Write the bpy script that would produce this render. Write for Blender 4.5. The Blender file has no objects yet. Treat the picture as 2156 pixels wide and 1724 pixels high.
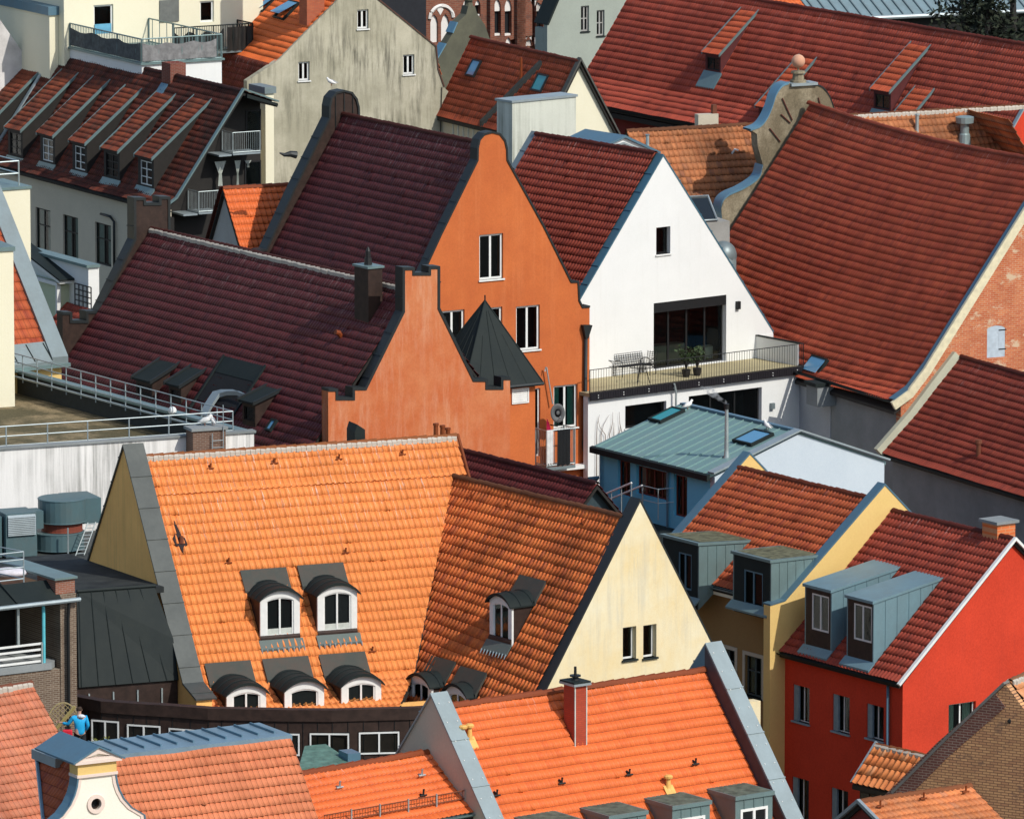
# Old-town rooftops seen from a tower: every house is built in world space (metres), one object per thing.
import bpy, bmesh, math, random
import numpy as np
from mathutils import Vector
from mathutils.geometry import tessellate_polygon
random.seed(7); np.random.seed(7)
sc=bpy.context.scene
# ---------------------------------------------------------------- camera, sky, sun
PITCH=math.radians(9.3); HFOV=math.radians(7.5); CZ=58.0
cd=bpy.data.cameras.new("camera"); cam=bpy.data.objects.new("camera",cd); sc.collection.objects.link(cam)
cam.location=(0,0,CZ); cam.rotation_euler=(math.pi/2-PITCH,0,0)
cd.sensor_fit='HORIZONTAL'; cd.angle=HFOV; cd.clip_start=1; cd.clip_end=3000
sc.camera=cam
SUN_AZ=math.radians(134); SUN_EL=math.radians(42)      # azimuth clockwise from +Y
SKY=0.15; SUN=3.5
wd=bpy.data.worlds.new("World"); sc.world=wd; wd.use_nodes=True
nt=wd.node_tree; sky=nt.nodes.new('ShaderNodeTexSky'); sky.sky_type='NISHITA'; sky.sun_disc=False
sky.sun_elevation=SUN_EL; sky.sun_rotation=SUN_AZ; sky.air_density=1.1; sky.dust_density=1.2; sky.ozone_density=1.0
bg=nt.nodes['Background']; bg.inputs[1].default_value=SKY; nt.links.new(sky.outputs[0],bg.inputs[0])
sl=bpy.data.lights.new("sun",'SUN'); sl.energy=SUN; sl.angle=math.radians(.5); sl.color=(1,.95,.87)
so=bpy.data.objects.new("sun",sl); sc.collection.objects.link(so)
so.rotation_euler=Vector((math.sin(SUN_AZ)*math.cos(SUN_EL),math.cos(SUN_AZ)*math.cos(SUN_EL),math.sin(SUN_EL))).to_track_quat('Z','Y').to_euler()
so.location=(60,150,120)
vs=sc.view_settings; vs.view_transform='Standard'; vs.look='None'; vs.exposure=0; vs.gamma=1
# ---------------------------------------------------------------- survey helpers: sight lines cut with real planes
FPX=1078/math.tan(HFOV/2)
FW=np.array([0,math.cos(PITCH),-math.sin(PITCH)]); UPV=np.array([0,math.sin(PITCH),math.cos(PITCH)]); RT=np.array([1.,0,0])
CP=np.array([0,0,CZ]); ZV=np.array([0,0,1.])
OXY={1:(0,0),2:(700,0),3:(1400,0),4:(2042,0),5:(0,560),6:(700,560),7:(1400,560),8:(2042,560),9:(0,1120),10:(700,1120),11:(1400,1120),12:(2042,1120),13:(0,1633),14:(700,1633),15:(1400,1633),16:(2042,1633)}
def V(p):
    if len(p)==2: return p
    o=OXY[p[0]]; return (o[0]*.75862+p[1]*.28162, o[1]*.75862+p[2]*.28162)
def ray(p):
    x,y=V(p); return FW+RT*((x-1078)/FPX)+UPV*((862-y)/FPX)
def onz(p,z): d=ray(p); return CP+d*((z-CZ)/d[2])
def onplane(p,co,no): d=ray(p); return CP+d*(np.dot(co-CP,no)/np.dot(d,no))
def atD(p,D): d=ray(p); return CP+d*(D/d[1])
class Fr:
    "right-handed house frame: u along the ridge, w across it (positive = the side seen), z up"
    def __init__(s,O,R,flip=1):
        s.O=np.array([O[0],O[1],0.]); R=np.array([R[0],R[1],0.]); s.R=R/np.linalg.norm(R)
        W=np.array([-s.R[1],s.R[0],0])
        if W[1]>0: W=-W
        s.W=W*flip; s.zr=float(O[2]) if len(O)>2 else 0
    def P(s,u,w,z): return s.O+s.R*u+s.W*w+ZV*z
    def uw(s,P): v=np.array(P)-s.O; return float(np.dot(v,s.R)),float(np.dot(v,s.W)),float(P[2])
    def g(s,p,u=0): a=s.uw(onplane(p,s.P(u,0,0),s.R)); return a[1],a[2]
    def s(s,p,w=0): a=s.uw(onplane(p,s.P(0,w,0),s.W)); return a[0],a[2]
    def h(s,p,z): a=s.uw(onz(p,z)); return a[0],a[1]
    def sl(s,p,A,B,off=0):
        t=s.W*(B[0]-A[0])+ZV*(B[1]-A[1]); n=np.cross(s.R,t); n/=np.linalg.norm(n)
        if n[2]<0: n=-n
        return s.uw(onplane(p,s.P(0,A[0],A[1])+n*off,n))
def ridge(pA,pB,z):
    A=onz(pA,z);B=onz(pB,z); f=Fr(A,B-A); f.L=float(np.linalg.norm(B-A)); return f
class Face:
    "a wall plane: a across, b up, d inward from the outer surface"
    def __init__(s,M,pix): s.M=M; s.pix=pix
    def rect(s,p,q):
        a=s.pix(p);b=s.pix(q); return (min(a[0],b[0]),max(a[0],b[0]),min(a[1],b[1]),max(a[1],b[1]))
def gface(f,u=0,sgn=1): return Face(lambda a,b,d:f.P(u+sgn*d,a,b), lambda p:f.g(p,u))
def sface(f,w): return Face(lambda a,b,d:f.P(a,w-d,b), lambda p:f.s(p,w))
# ---------------------------------------------------------------- materials
MC={}
def nodemat(name):
    m=bpy.data.materials.new(name); m.use_nodes=True; nt=m.node_tree; N=nt.nodes; b=N['Principled BSDF']
    return m,nt,N,b
def lin(c): return tuple(c)+(1,)
def setspec(b,v): b.inputs['Specular IOR Level'].default_value=v
def noise(nt,vec,scale,detail=4,rough=.6):
    n=nt.nodes.new('ShaderNodeTexNoise'); n.inputs['Scale'].default_value=scale; n.inputs['Detail'].default_value=detail; n.inputs['Roughness'].default_value=rough
    if vec is not None: nt.links.new(vec,n.inputs['Vector'])
    return n.outputs['Fac']
def mapr(nt,v,a,b,c,d):
    n=nt.nodes.new('ShaderNodeMapRange'); n.inputs[1].default_value=a;n.inputs[2].default_value=b;n.inputs[3].default_value=c;n.inputs[4].default_value=d
    nt.links.new(v,n.inputs[0]); return n.outputs[0]
def math2(nt,op,a,b=None):
    n=nt.nodes.new('ShaderNodeMath'); n.operation=op
    for i,x in enumerate((a,b)):
        if x is None: continue
        if isinstance(x,(int,float)): n.inputs[i].default_value=x
        else: nt.links.new(x,n.inputs[i])
    return n.outputs[0]
def mix(nt,f,a,b,mode='MIX'):
    n=nt.nodes.new('ShaderNodeMix'); n.data_type='RGBA'; n.blend_type=mode
    for s,x in ((0,f),(6,a),(7,b)):
        if isinstance(x,(int,float)): n.inputs[s].default_value=x
        elif isinstance(x,tuple): n.inputs[s].default_value=x if len(x)==4 else lin(x)
        else: nt.links.new(x,n.inputs[s])
    return n.outputs[2]
def mapping(nt,vec,sc_,rot=(0,0,0)):
    n=nt.nodes.new('ShaderNodeMapping'); n.inputs['Scale'].default_value=sc_; n.inputs['Rotation'].default_value=rot; nt.links.new(vec,n.inputs['Vector']); return n.outputs[0]
def objco(nt): n=nt.nodes.new('ShaderNodeTexCoord'); return n.outputs['Object']
def bump(nt,b,h,st,dist):
    n=nt.nodes.new('ShaderNodeBump'); n.inputs['Strength'].default_value=st; n.inputs['Distance'].default_value=dist
    nt.links.new(h,n.inputs['Height']); nt.links.new(n.outputs[0],b.inputs['Normal'])
def scale(c,k): return tuple(x*k for x in c)
def stucco(name,col,dark=None,amt=.35,streak=.0,scol=(.1,.1,.08),fine=.12,rough=.9,sthr=.52,zs=.12):
    "render with cloudy weathering, optional vertical run-off streaks, grain"
    m,nt,N,b=nodemat(name); co=objco(nt)
    dark=dark or scale(col,.72)
    c=mix(nt,mapr(nt,noise(nt,co,.55,6,.65),.35,.7,0,amt*1.6),lin(col),lin(dark))
    if streak:
        st=noise(nt,mapping(nt,co,(3.2,3.2,zs)),1.3,6,.7); big=noise(nt,co,.35,3,.5)
        k=math2(nt,'MULTIPLY',mapr(nt,st,sthr,sthr+.2,0,1),mapr(nt,big,.38,.62,.15,1)); k=math2(nt,'MULTIPLY',k,streak)
        c=mix(nt,k,c,lin(scol))
    g=noise(nt,co,14,3,.7); c=mix(nt,fine,c,mapcol(nt,g),'OVERLAY')
    nt.links.new(c,b.inputs['Base Color']); b.inputs['Roughness'].default_value=rough; setspec(b,.2)
    bump(nt,b,noise(nt,co,22,4,.7),.35,.02)
    return m
def mapcol(nt,v):
    n=nt.nodes.new('ShaderNodeCombineColor')
    for i in range(3): nt.links.new(v,n.inputs[i])
    return n.outputs[0]
def tile(name,c1,c2,c3=None,var=.5,dirt=.25,dcol=(.04,.03,.025),drop=0,rough=.75,vfade=7,spec=.25,patch=0,joint=.85,ribj=.65):
    "clay tiles: every tile its own tone (uv = tile number), lichen patches, bird-lime runs below the ridge"
    m,nt,N,b=nodemat(name); co=objco(nt)
    uvn=N.new('ShaderNodeUVMap'); uvn.uv_map='tiles'; uv=uvn.outputs[0]
    fl=N.new('ShaderNodeVectorMath'); fl.operation='FLOOR'; nt.links.new(uv,fl.inputs[0])
    wn=N.new('ShaderNodeTexWhiteNoise'); wn.noise_dimensions='2D'; nt.links.new(fl.outputs[0],wn.inputs['Vector'])
    r1=wn.outputs['Value']; sep=N.new('ShaderNodeSeparateColor'); nt.links.new(wn.outputs['Color'],sep.inputs[0])
    c=mix(nt,math2(nt,'MULTIPLY',r1,var),lin(c1),lin(c2))
    if c3: c=mix(nt,mapr(nt,sep.outputs[1],.82,.95,0,.65),c,lin(c3))
    bigm=noise(nt,co,.5,5,.6)
    c=mix(nt,mapr(nt,bigm,.42,.72,0,dirt*1.8),c,lin(scale(c1,.38)))
    if patch: c=mix(nt,mapr(nt,noise(nt,co,1.6,5,.7),.52,.7,0,patch),c,lin(dcol))
    med=noise(nt,mapping(nt,uv,(.9,.35,1)),1.0,4,.7)
    c=mix(nt,mapr(nt,med,.45,.75,0,dirt),c,lin(dcol))
    if drop:
        s=N.new('ShaderNodeSeparateXYZ'); nt.links.new(uv,s.inputs[0])
        st=noise(nt,mapping(nt,uv,(2.0,.22,1)),1.7,5,.75)
        k=math2(nt,'MULTIPLY',mapr(nt,st,.565,.66,0,1),mapr(nt,s.outputs[1],0,vfade,drop,0))
        c=mix(nt,k,c,(.72,.66,.6,1))
    c=mix(nt,.25,c,mapcol(nt,noise(nt,co,30,3,.7)),'OVERLAY')
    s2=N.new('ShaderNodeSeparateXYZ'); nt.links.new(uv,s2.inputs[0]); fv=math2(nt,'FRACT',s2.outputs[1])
    joint_shade=math2(nt,'MAXIMUM',mapr(nt,fv,.03,.06,1,0),mapr(nt,fv,.972,.98,0,1))
    fu=math2(nt,'FRACT',s2.outputs[0]); rib=math2(nt,'MULTIPLY',mapr(nt,math2(nt,'ABSOLUTE',math2(nt,'SUBTRACT',fu,.42)),.02,.09,1,0),ribj); joint_shade=math2(nt,'MAXIMUM',joint_shade,rib)     # shade under tile edges and beside ribs, put into the colour
    c=mix(nt,math2(nt,'MULTIPLY',joint_shade,joint),c,lin(scale(c1,.16)))
    nt.links.new(c,b.inputs['Base Color']); b.inputs['Roughness'].default_value=rough; setspec(b,spec)
    bump(nt,b,noise(nt,co,35,3,.7),.3,.01)
    return m
def metal(name,col,var=.35,rough=.45,met=.3,spec=.4,dirt=(.12,.13,.12)):
    m,nt,N,b=nodemat(name); co=objco(nt)
    n1=noise(nt,mapping(nt,co,(1,1,.5)),1.1,6,.7)
    c=mix(nt,mapr(nt,n1,.4,.7,0,var),lin(col),lin(dirt)); c=mix(nt,mapr(nt,noise(nt,co,5,5,.8),.5,.75,0,var*.7),c,lin(scale(col,1.45)))
    nt.links.new(c,b.inputs['Base Color']); b.inputs['Roughness'].default_value=rough; b.inputs['Metallic'].default_value=met; setspec(b,spec)
    bump(nt,b,noise(nt,co,6,3,.6),.15,.02)
    return m
def plain(name,col,rough=.6,met=0,spec=.3,var=.12):
    m,nt,N,b=nodemat(name); co=objco(nt)
    c=mix(nt,mapr(nt,noise(nt,co,4,4,.6),.35,.7,0,1),lin(scale(col,1-var)),lin(scale(col,1+var)))
    nt.links.new(c,b.inputs['Base Color']); b.inputs['Roughness'].default_value=rough; b.inputs['Metallic'].default_value=met; setspec(b,spec); return m
def brick(name,c1,c2,mort,plas=None,pamt=.0,s=1.0,R=(1,0)):
    "brick courses laid in the wall's own direction; optional remains of plaster"
    m,nt,N,b=nodemat(name); co=objco(nt)
    vec=N.new('ShaderNodeVectorMath'); vec.operation='DOT_PRODUCT'; nt.links.new(co,vec.inputs[0]); vec.inputs[1].default_value=(R[0],R[1],0)
    sp=N.new('ShaderNodeSeparateXYZ'); nt.links.new(co,sp.inputs[0]); cb=N.new('ShaderNodeCombineXYZ')
    nt.links.new(vec.outputs['Value'],cb.inputs[0]); nt.links.new(sp.outputs[2],cb.inputs[1])
    t=N.new('ShaderNodeTexBrick'); nt.links.new(cb.outputs[0],t.inputs['Vector']); t.inputs['Scale'].default_value=s
    t.inputs['Color1'].default_value=lin(c1); t.inputs['Color2'].default_value=lin(c2); t.inputs['Mortar'].default_value=lin(mort)
    t.inputs['Brick Width'].default_value=.26; t.inputs['Row Height'].default_value=.085; t.inputs['Mortar Size'].default_value=.012; t.inputs['Bias'].default_value=-.2
    c=t.outputs['Color']
    c=mix(nt,mapr(nt,noise(nt,co,.9,6,.7),.4,.7,0,.5),c,lin(scale(c1,.55)))
    if plas: c=mix(nt,mapr(nt,noise(nt,mapping(nt,co,(1,1,1.6)),1.3,7,.75),.56,.62,0,pamt),c,lin(plas))
    nt.links.new(c,b.inputs['Base Color']); b.inputs['Roughness'].default_value=.9; setspec(b,.15)
    bump(nt,b,t.outputs['Fac'],-.3,.01)
    return m
def glassmat():
    m,nt,N,b=nodemat('window_glass'); N.remove(b); out=N['Material Output']
    t=N.new('ShaderNodeBsdfTransparent'); t.inputs[0].default_value=(.62,.7,.68,1); g=N.new('ShaderNodeBsdfGlossy'); g.inputs['Roughness'].default_value=.04; g.inputs[0].default_value=(.8,.85,.85,1)
    fr=N.new('ShaderNodeFresnel'); fr.inputs[0].default_value=1.5; mx=N.new('ShaderNodeMixShader')
    co=objco(nt); bp=N.new('ShaderNodeBump'); bp.inputs['Strength'].default_value=.08; bp.inputs['Distance'].default_value=.05
    nt.links.new(noise(nt,co,1.5,2,.5),bp.inputs['Height']); nt.links.new(bp.outputs[0],g.inputs['Normal'])
    nt.links.new(fr.outputs[0],mx.inputs[0]); nt.links.new(t.outputs[0],mx.inputs[1]); nt.links.new(g.outputs[0],mx.inputs[2]); nt.links.new(mx.outputs[0],out.inputs[0])
    return m
SUNV=np.array([math.sin(SUN_AZ),math.cos(SUN_AZ),0])
GLASS=glassmat(); ROOM=plain('dark_room',(.012,.013,.015),.9); WHITE=plain('white_paint',(.72,.73,.7),.45,var=.05)
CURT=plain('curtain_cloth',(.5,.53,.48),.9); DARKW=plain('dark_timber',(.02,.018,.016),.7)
ZINC=metal('grey_zinc',(.2,.25,.26),.35); ZDARK=metal('dark_zinc',(.014,.020,.020),.5,.65,0,.15,dirt=(.026,.032,.028)); ZBLUE=metal('blue_zinc',(.10,.2,.27),.3); ZDECK=metal('pale_blue_zinc',(.19,.29,.36),.35)
ZGREEN=metal('green_grey_zinc',(.16,.24,.24),.35); ZPALE=metal('pale_zinc',(.32,.38,.4),.3); COPEDK=metal('blackish_coping',(.022,.028,.03),.4,.5,.2,.3,dirt=(.03,.025,.02))
BROWNCLAD=plain('brown_cladding',(.035,.02,.015),.6,var=.3); STEEL=plain('galvanised_steel',(.4,.46,.46),.4,.5); BLACK=plain('black_paint',(.012,.013,.014),.5)
MORTAR=stucco('lime_mortar',(.5,.45,.38))
# ---------------------------------------------------------------- mesh collector
BASE={}; GZ=-4.0      # street level; every wall that starts at 0 is carried down to it
class MB:
    def __init__(s): s.v=[];s.f=[];s.mi=[];s.mats=[];s.uv=None
    def mid(s,m):
        if m not in s.mats: s.mats.append(m)
        return s.mats.index(m)
    def add(s,vs,fs,m):
        o=len(s.v); s.v+= [tuple(map(float,x)) for x in vs]; k=s.mid(m)
        for f in fs: s.f.append([i+o for i in f]); s.mi.append(k)
        return s
    def box(s,M,a0,a1,b0,b1,c0,c1,m):
        vs=[M(a,b,c) for a in(a0,a1) for b in(b0,b1) for c in(c0,c1)]
        return s.add(vs,[(0,1,3,2),(4,6,7,5),(0,4,5,1),(2,3,7,6),(0,2,6,4),(1,5,7,3)],m)
    def prism(s,poly,vec,m):
        n=len(poly); vs=[np.array(p) for p in poly]; vs+= [p+vec for p in vs]
        fs=[(i,(i+1)%n,(i+1)%n+n,i+n) for i in range(n)]
        t=tessellate_polygon([[Vector(p) for p in vs[:n]]])
        fs+=[tuple(x) for x in t]+[tuple(i+n for i in x[::-1]) for x in t]
        return s.add(vs,fs,m)
    def ring(s,outer,inner,M,d0,d1,m):
        "frame between two outlines of equal length"
        n=len(outer); vs=[M(a,b,d0) for a,b in outer]+[M(a,b,d0) for a,b in inner]+[M(a,b,d1) for a,b in outer]+[M(a,b,d1) for a,b in inner]
        fs=[]
        for i in range(n):
            j=(i+1)%n; fs+=[(i,j,j+n,i+n),(i+2*n,i+3*n,j+3*n,j+2*n),(i,i+2*n,j+2*n,j),(i+n,j+n,j+3*n,i+3*n)]
        return s.add(vs,fs,m)
    def strip(s,pts,t,M,d0,d1,m,closed=False,seam=0):
        "band of thickness t outside an open outline (coping, verge board)"
        if pts[0][0]>pts[-1][0]: pts=pts[::-1]
        P=[np.array(p,float) for p in pts]; n=len(P); out=[]
        for i in range(n):
            ds=[]
            if i>0: d=P[i]-P[i-1]; ds.append(d/np.linalg.norm(d))
            if i<n-1: d=P[i+1]-P[i]; ds.append(d/np.linalg.norm(d))
            ns=[np.array([-d[1],d[0]]) for d in ds]; nn=sum(ns); nn/=max(.4,np.linalg.norm(nn)); k=max(.5,float(np.dot(nn,ns[0]))); out.append(P[i]+nn*t/k)
        for i in range(n-1):
            q=[P[i],P[i+1],out[i+1],out[i]]
            s.add([M(x[0],x[1],d) for d in(d0,d1) for x in q],[(0,1,2,3),(7,6,5,4),(0,4,5,1),(1,5,6,2),(2,6,7,3),(3,7,4,0)],m)
            if seam:
                l=np.linalg.norm(P[i+1]-P[i]); k=int(l/seam); dv=(P[i+1]-P[i])/max(l,1e-6); nn=np.array([-dv[1],dv[0]])
                for j in range(1,k+1):
                    q=P[i]+dv*l*j/(k+.5); e=.018; c4=[q-dv*e+nn*t*.9,q+dv*e+nn*t*.9,q+dv*e+nn*(t+.03),q-dv*e+nn*(t+.03)]
                    s.add([M(x[0],x[1],d) for d in(d0-.012,d1+.012) for x in c4],[(0,1,2,3),(7,6,5,4),(0,4,5,1),(1,5,6,2),(2,6,7,3),(3,7,4,0)],m)
        return s
    def wall(s,M,outline,holes,t,m,jamb=None):
        loops=[outline]+holes; fl=[[Vector((a,b,0)) for a,b in l] for l in loops]; tri=tessellate_polygon(fl)
        pts=[p for l in loops for p in l]; n=len(pts)
        vs=[M(a,b,0) for a,b in pts]+[M(a,b,t) for a,b in pts]
        s.add(vs,[tuple(x) for x in tri]+[tuple(i+n for i in x[::-1]) for x in tri],m)
        o=0
        for li,l in enumerate(loops):
            k=len(l); s.add([vs[o+i] for i in range(k)]+[vs[n+o+i] for i in range(k)],[(i,(i+1)%k,(i+1)%k+k,i+k) for i in range(k)],m if li==0 or not jamb else jamb); o+=k
        return s
    def tube(s,pts,r,m,n=8,cap=True):
        P=[np.array(p,float) for p in pts]; k=len(P); rs=r if isinstance(r,(list,tuple)) else [r]*k; vs=[]
        for i in range(k):
            d=P[min(i+1,k-1)]-P[max(i-1,0)]; d=d/(np.linalg.norm(d)+1e-9); up=ZV if abs(d[2])<.9 else np.array([1.,0,0])
            a=np.cross(d,up); a/=np.linalg.norm(a); b=np.cross(a,d)
            for j in range(n): t=2*math.pi*j/n; vs.append(P[i]+(a*math.cos(t)+b*math.sin(t))*rs[i])
        fs=[(i*n+j,i*n+(j+1)%n,(i+1)*n+(j+1)%n,(i+1)*n+j) for i in range(k-1) for j in range(n)]
        if cap: fs+=[tuple(range(n))[::-1],tuple(range((k-1)*n,k*n))]
        return s.add(vs,fs,m)
    def ball(s,c,r,m,sc_=(1,1,1),n=10):
        vs=[];fs=[]; c=np.array(c)
        for i in range(n+1):
            for j in range(n): t=math.pi*i/n;p=2*math.pi*j/n; vs.append(c+np.array([math.sin(t)*math.cos(p)*sc_[0],math.sin(t)*math.sin(p)*sc_[1],math.cos(t)*sc_[2]])*r)
        for i in range(n):
            for j in range(n): fs.append((i*n+j,i*n+(j+1)%n,(i+1)*n+(j+1)%n,(i+1)*n+j))
        return s.add(vs,fs,m)
    def build(s,name,parent=None,smooth=False,recalc=True,clip=None,bevel=0,label=None,kind=None):
        base=BASE.get(parent.name,np.zeros(3)) if parent else np.zeros(3)
        me=bpy.data.meshes.new(name); me.from_pydata([tuple(np.array((v[0],v[1],GZ) if abs(v[2])<1e-6 and parent else v)-base) for v in s.v],[],s.f)
        for m in s.mats: me.materials.append(m)
        me.polygons.foreach_set('material_index',s.mi)
        if s.uv is not None:
            l=me.uv_layers.new(name='tiles'); l.data.foreach_set('uv',s.uv)
        bm=bmesh.new(); bm.from_mesh(me)
        if clip:
            for co,no in clip:
                bmesh.ops.bisect_plane(bm,geom=bm.verts[:]+bm.edges[:]+bm.faces[:],plane_co=Vector(tuple(np.array(co)-base)),plane_no=Vector(tuple(no)),clear_outer=True)
        if recalc:
            bmesh.ops.remove_doubles(bm,verts=bm.verts[:],dist=.0004); bmesh.ops.recalc_face_normals(bm,faces=bm.faces[:])
        if bevel:
            bmesh.ops.bevel(bm,geom=[e for e in bm.edges if len(e.link_faces)==2 and e.calc_face_angle(0)>.6],offset=bevel,segments=1,affect='EDGES',clamp_overlap=True)
        bm.to_mesh(me); bm.free()
        if smooth: me.polygons.foreach_set('use_smooth',[True]*len(me.polygons))
        o=bpy.data.objects.new(name,me); sc.collection.objects.link(o)
        if parent: o.parent=parent; BASE[o.name]=base
        if label: o['label']=label
        if kind: o['kind']=kind
        return o
def tag(o,label,cat,group=None,kind=None):
    o['label']=label; o['category']=cat
    if group: o['group']=group
    if kind: o['kind']=kind
    return o
def thing(name,label,cat,loc,group=None):
    o=bpy.data.objects.new(name,None); o.empty_display_size=.5; sc.collection.objects.link(o); loc=np.array(loc,float); loc[2]=GZ if abs(loc[2])<1e-6 else loc[2]; o.location=tuple(loc); BASE[o.name]=loc
    return tag(o,label,cat,group)
def solo(name,label,cat,mb,group=None,smooth=False,**k):
    "a thing made of one mesh: its origin is put at its base"
    v=np.array(mb.v); c=np.array([(v[:,0].min()+v[:,0].max())/2,(v[:,1].min()+v[:,1].max())/2,v[:,2].min()])
    mb.v=[tuple(np.array(x)-c) for x in mb.v]; o=mb.build(name,None,smooth,**k); o.location=tuple(c); return tag(o,label,cat,group)
XYZ=lambda a,b,c: np.array([a,b,c],float)
# ---------------------------------------------------------------- roofs
PANT=[(0,.25),(.1,.8),(.22,1.),(.36,.75),(.42,.0),(.7,.08)]
FLATT=[(0,0),(.06,.5),(.5,.65),(.94,.5)]
WAVE=[(0,0),(.25,.7),(.5,1),(.75,.7)]
def prof_eval(prof):
    P=np.array(prof,float); seg=np.linalg.norm(np.diff(P,axis=0),axis=1); S=np.concatenate([[0],np.cumsum(seg)]); return P,S
def tiles(parent,f,u0,u1,prof,mat,tw=.2,th=.35,amp=.035,lip=.035,sec=PANT,jit=.5,warp=None,clip=None,name='roof',scal=0,label=None,groove=.035,twist=None):
    "slope laid course by course; each course overlaps the next with a lip; columns follow the tile section"
    if np.dot(f.W,SUNV)*(1 if prof[-1][0]>prof[0][0] else -1)<0: lip*=.5; groove*=.3
    P,S=prof_eval(prof); L=S[-1]; n=max(2,int(round(L/th))); th=L/n
    m=int(math.ceil((u1-u0)/tw)); cols=[];hs=[]
    for i in range(m):
        for t,h in sec: cols.append(i+t); hs.append(h)
    cols.append(m); hs.append(sec[0][1]); cols=np.array(cols); hs=np.array(hs); u=np.minimum(u0+cols*tw,u1)
    tid=np.minimum(np.floor(cols).astype(int),m-1)
    lines=[]
    segn=[]
    for i in range(len(P)-1):
        d=(P[i+1]-P[i]); d/=np.linalg.norm(d); k=np.array([-d[1],d[0]]); k=k if k[1]>0 else -k; segn.append(k)
    def at(sv):
        sv=np.clip(sv,0,L); w=np.interp(sv,S,P[:,0]); z=np.interp(sv,S,P[:,1]); idx=np.clip(np.searchsorted(S,sv,'right')-1,0,len(segn)-1); nn=np.array(segn)[idx]; return w,z,nn
    rng=np.random.RandomState(len(sc.objects)+3)
    frac=cols-np.floor(cols); ph=rng.rand(3)*6.28
    for k in range(n):
        ji=(rng.rand(m)-.5)*jit; ji=np.where(rng.rand(m)<.012,1.6,ji); ju=(rng.rand(m)-.5)*jit
        lines.append((np.full(len(u),k*th),hs*amp*.6-groove,k+.02))
        lines.append((np.full(len(u),k*th+.03),hs*amp+ju[tid]*.006,k+.08))
        sv=(k+1)*th+ji[tid]*.03+ (scal*np.sin(np.pi*frac) if scal else 0)
        lines.append((sv,hs*amp+lip*(1+ji[tid]*.5),k+.97))
    nv=len(u); base=BASE[parent.name] if parent else 0
    V_=[];UV=[]
    for sv,h,vv in lines:
        h=h+.016*np.sin(u*1.1+ph[0])*np.sin(sv*.8+ph[1])+.010*np.sin(u*2.7+ph[2]+sv*.6)   # old roofs are never dead flat
        w,z,nn=at(sv); w=w+nn[:,0]*h; z=z+nn[:,1]*h
        if warp: z=z+warp(u)
        if twist: z=z+twist(u,w)
        pts=f.O[None,:]+f.R[None,:]*u[:,None]+f.W[None,:]*w[:,None]; pts[:,2]=z; V_.append(pts)
    A=np.concatenate(V_); nl=len(lines)
    i=np.arange(nl-1)[:,None]; j=np.arange(nv-1)[None,:]; q=np.stack([i*nv+j,i*nv+j+1,(i+1)*nv+j+1,(i+1)*nv+j],-1).reshape(-1,4)
    cm=tid[:-1]+.0; f0=frac[:-1]; f1=np.where(frac[1:]==0,.999,frac[1:]); rowv=np.array([l[2] for l in lines])
    I,J=np.meshgrid(np.arange(nl-1),np.arange(nv-1),indexing='ij'); I=I.ravel();J=J.ravel()
    ua=cm[J]+f0[J]; ub=cm[J]+f1[J]; va=rowv[I]; vb=np.where(I%3==2,rowv[I]+.01,rowv[I+1])
    uv=np.stack([ua,va,ub,va,ub,vb,ua,vb],-1).reshape(-1)
    me=bpy.data.meshes.new(name); me.vertices.add(len(A)); me.vertices.foreach_set('co',(A-base).ravel())
    me.loops.add(len(q)*4); me.loops.foreach_set('vertex_index',q.ravel().astype(np.int32)); me.polygons.add(len(q))
    me.polygons.foreach_set('loop_start',np.arange(0,len(q)*4,4,dtype=np.int32)); me.polygons.foreach_set('loop_total',np.full(len(q),4,dtype=np.int32))
    me.materials.append(mat); lay=me.uv_layers.new(name='tiles'); lay.data.foreach_set('uv',uv); me.update(calc_edges=True)
    if clip:
        bm=bmesh.new(); bm.from_mesh(me)
        for co,no in clip: bmesh.ops.bisect_plane(bm,geom=bm.verts[:]+bm.edges[:]+bm.faces[:],plane_co=Vector(tuple(np.array(co)-base)),plane_no=Vector(tuple(no)),clear_outer=True)
        bm.to_mesh(me); bm.free()
    me.validate()
    o=bpy.data.objects.new(name,me); sc.collection.objects.link(o)
    if parent: o.parent=parent; BASE[o.name]=base
    if label: o['label']=label
    return o
def slab(parent,f,u0,u1,prof,mat=None,t=.14,off=.03,warp=None,clip=None):
    "boarding under the tiles"
    mb=MB(); m=mat or DARKW
    for i in range(len(prof)-1):
        (w0,z0),(w1,z1)=prof[i],prof[i+1]
        poly=[(w0,z0-off),(w1,z1-off),(w1,z1-off-t),(w0,z0-off-t)]
        mb.prism([f.P(u0,w,z) for w,z in poly],f.R*(u1-u0),m)
    return mb.build('roof_deck',parent,clip=clip)
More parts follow.
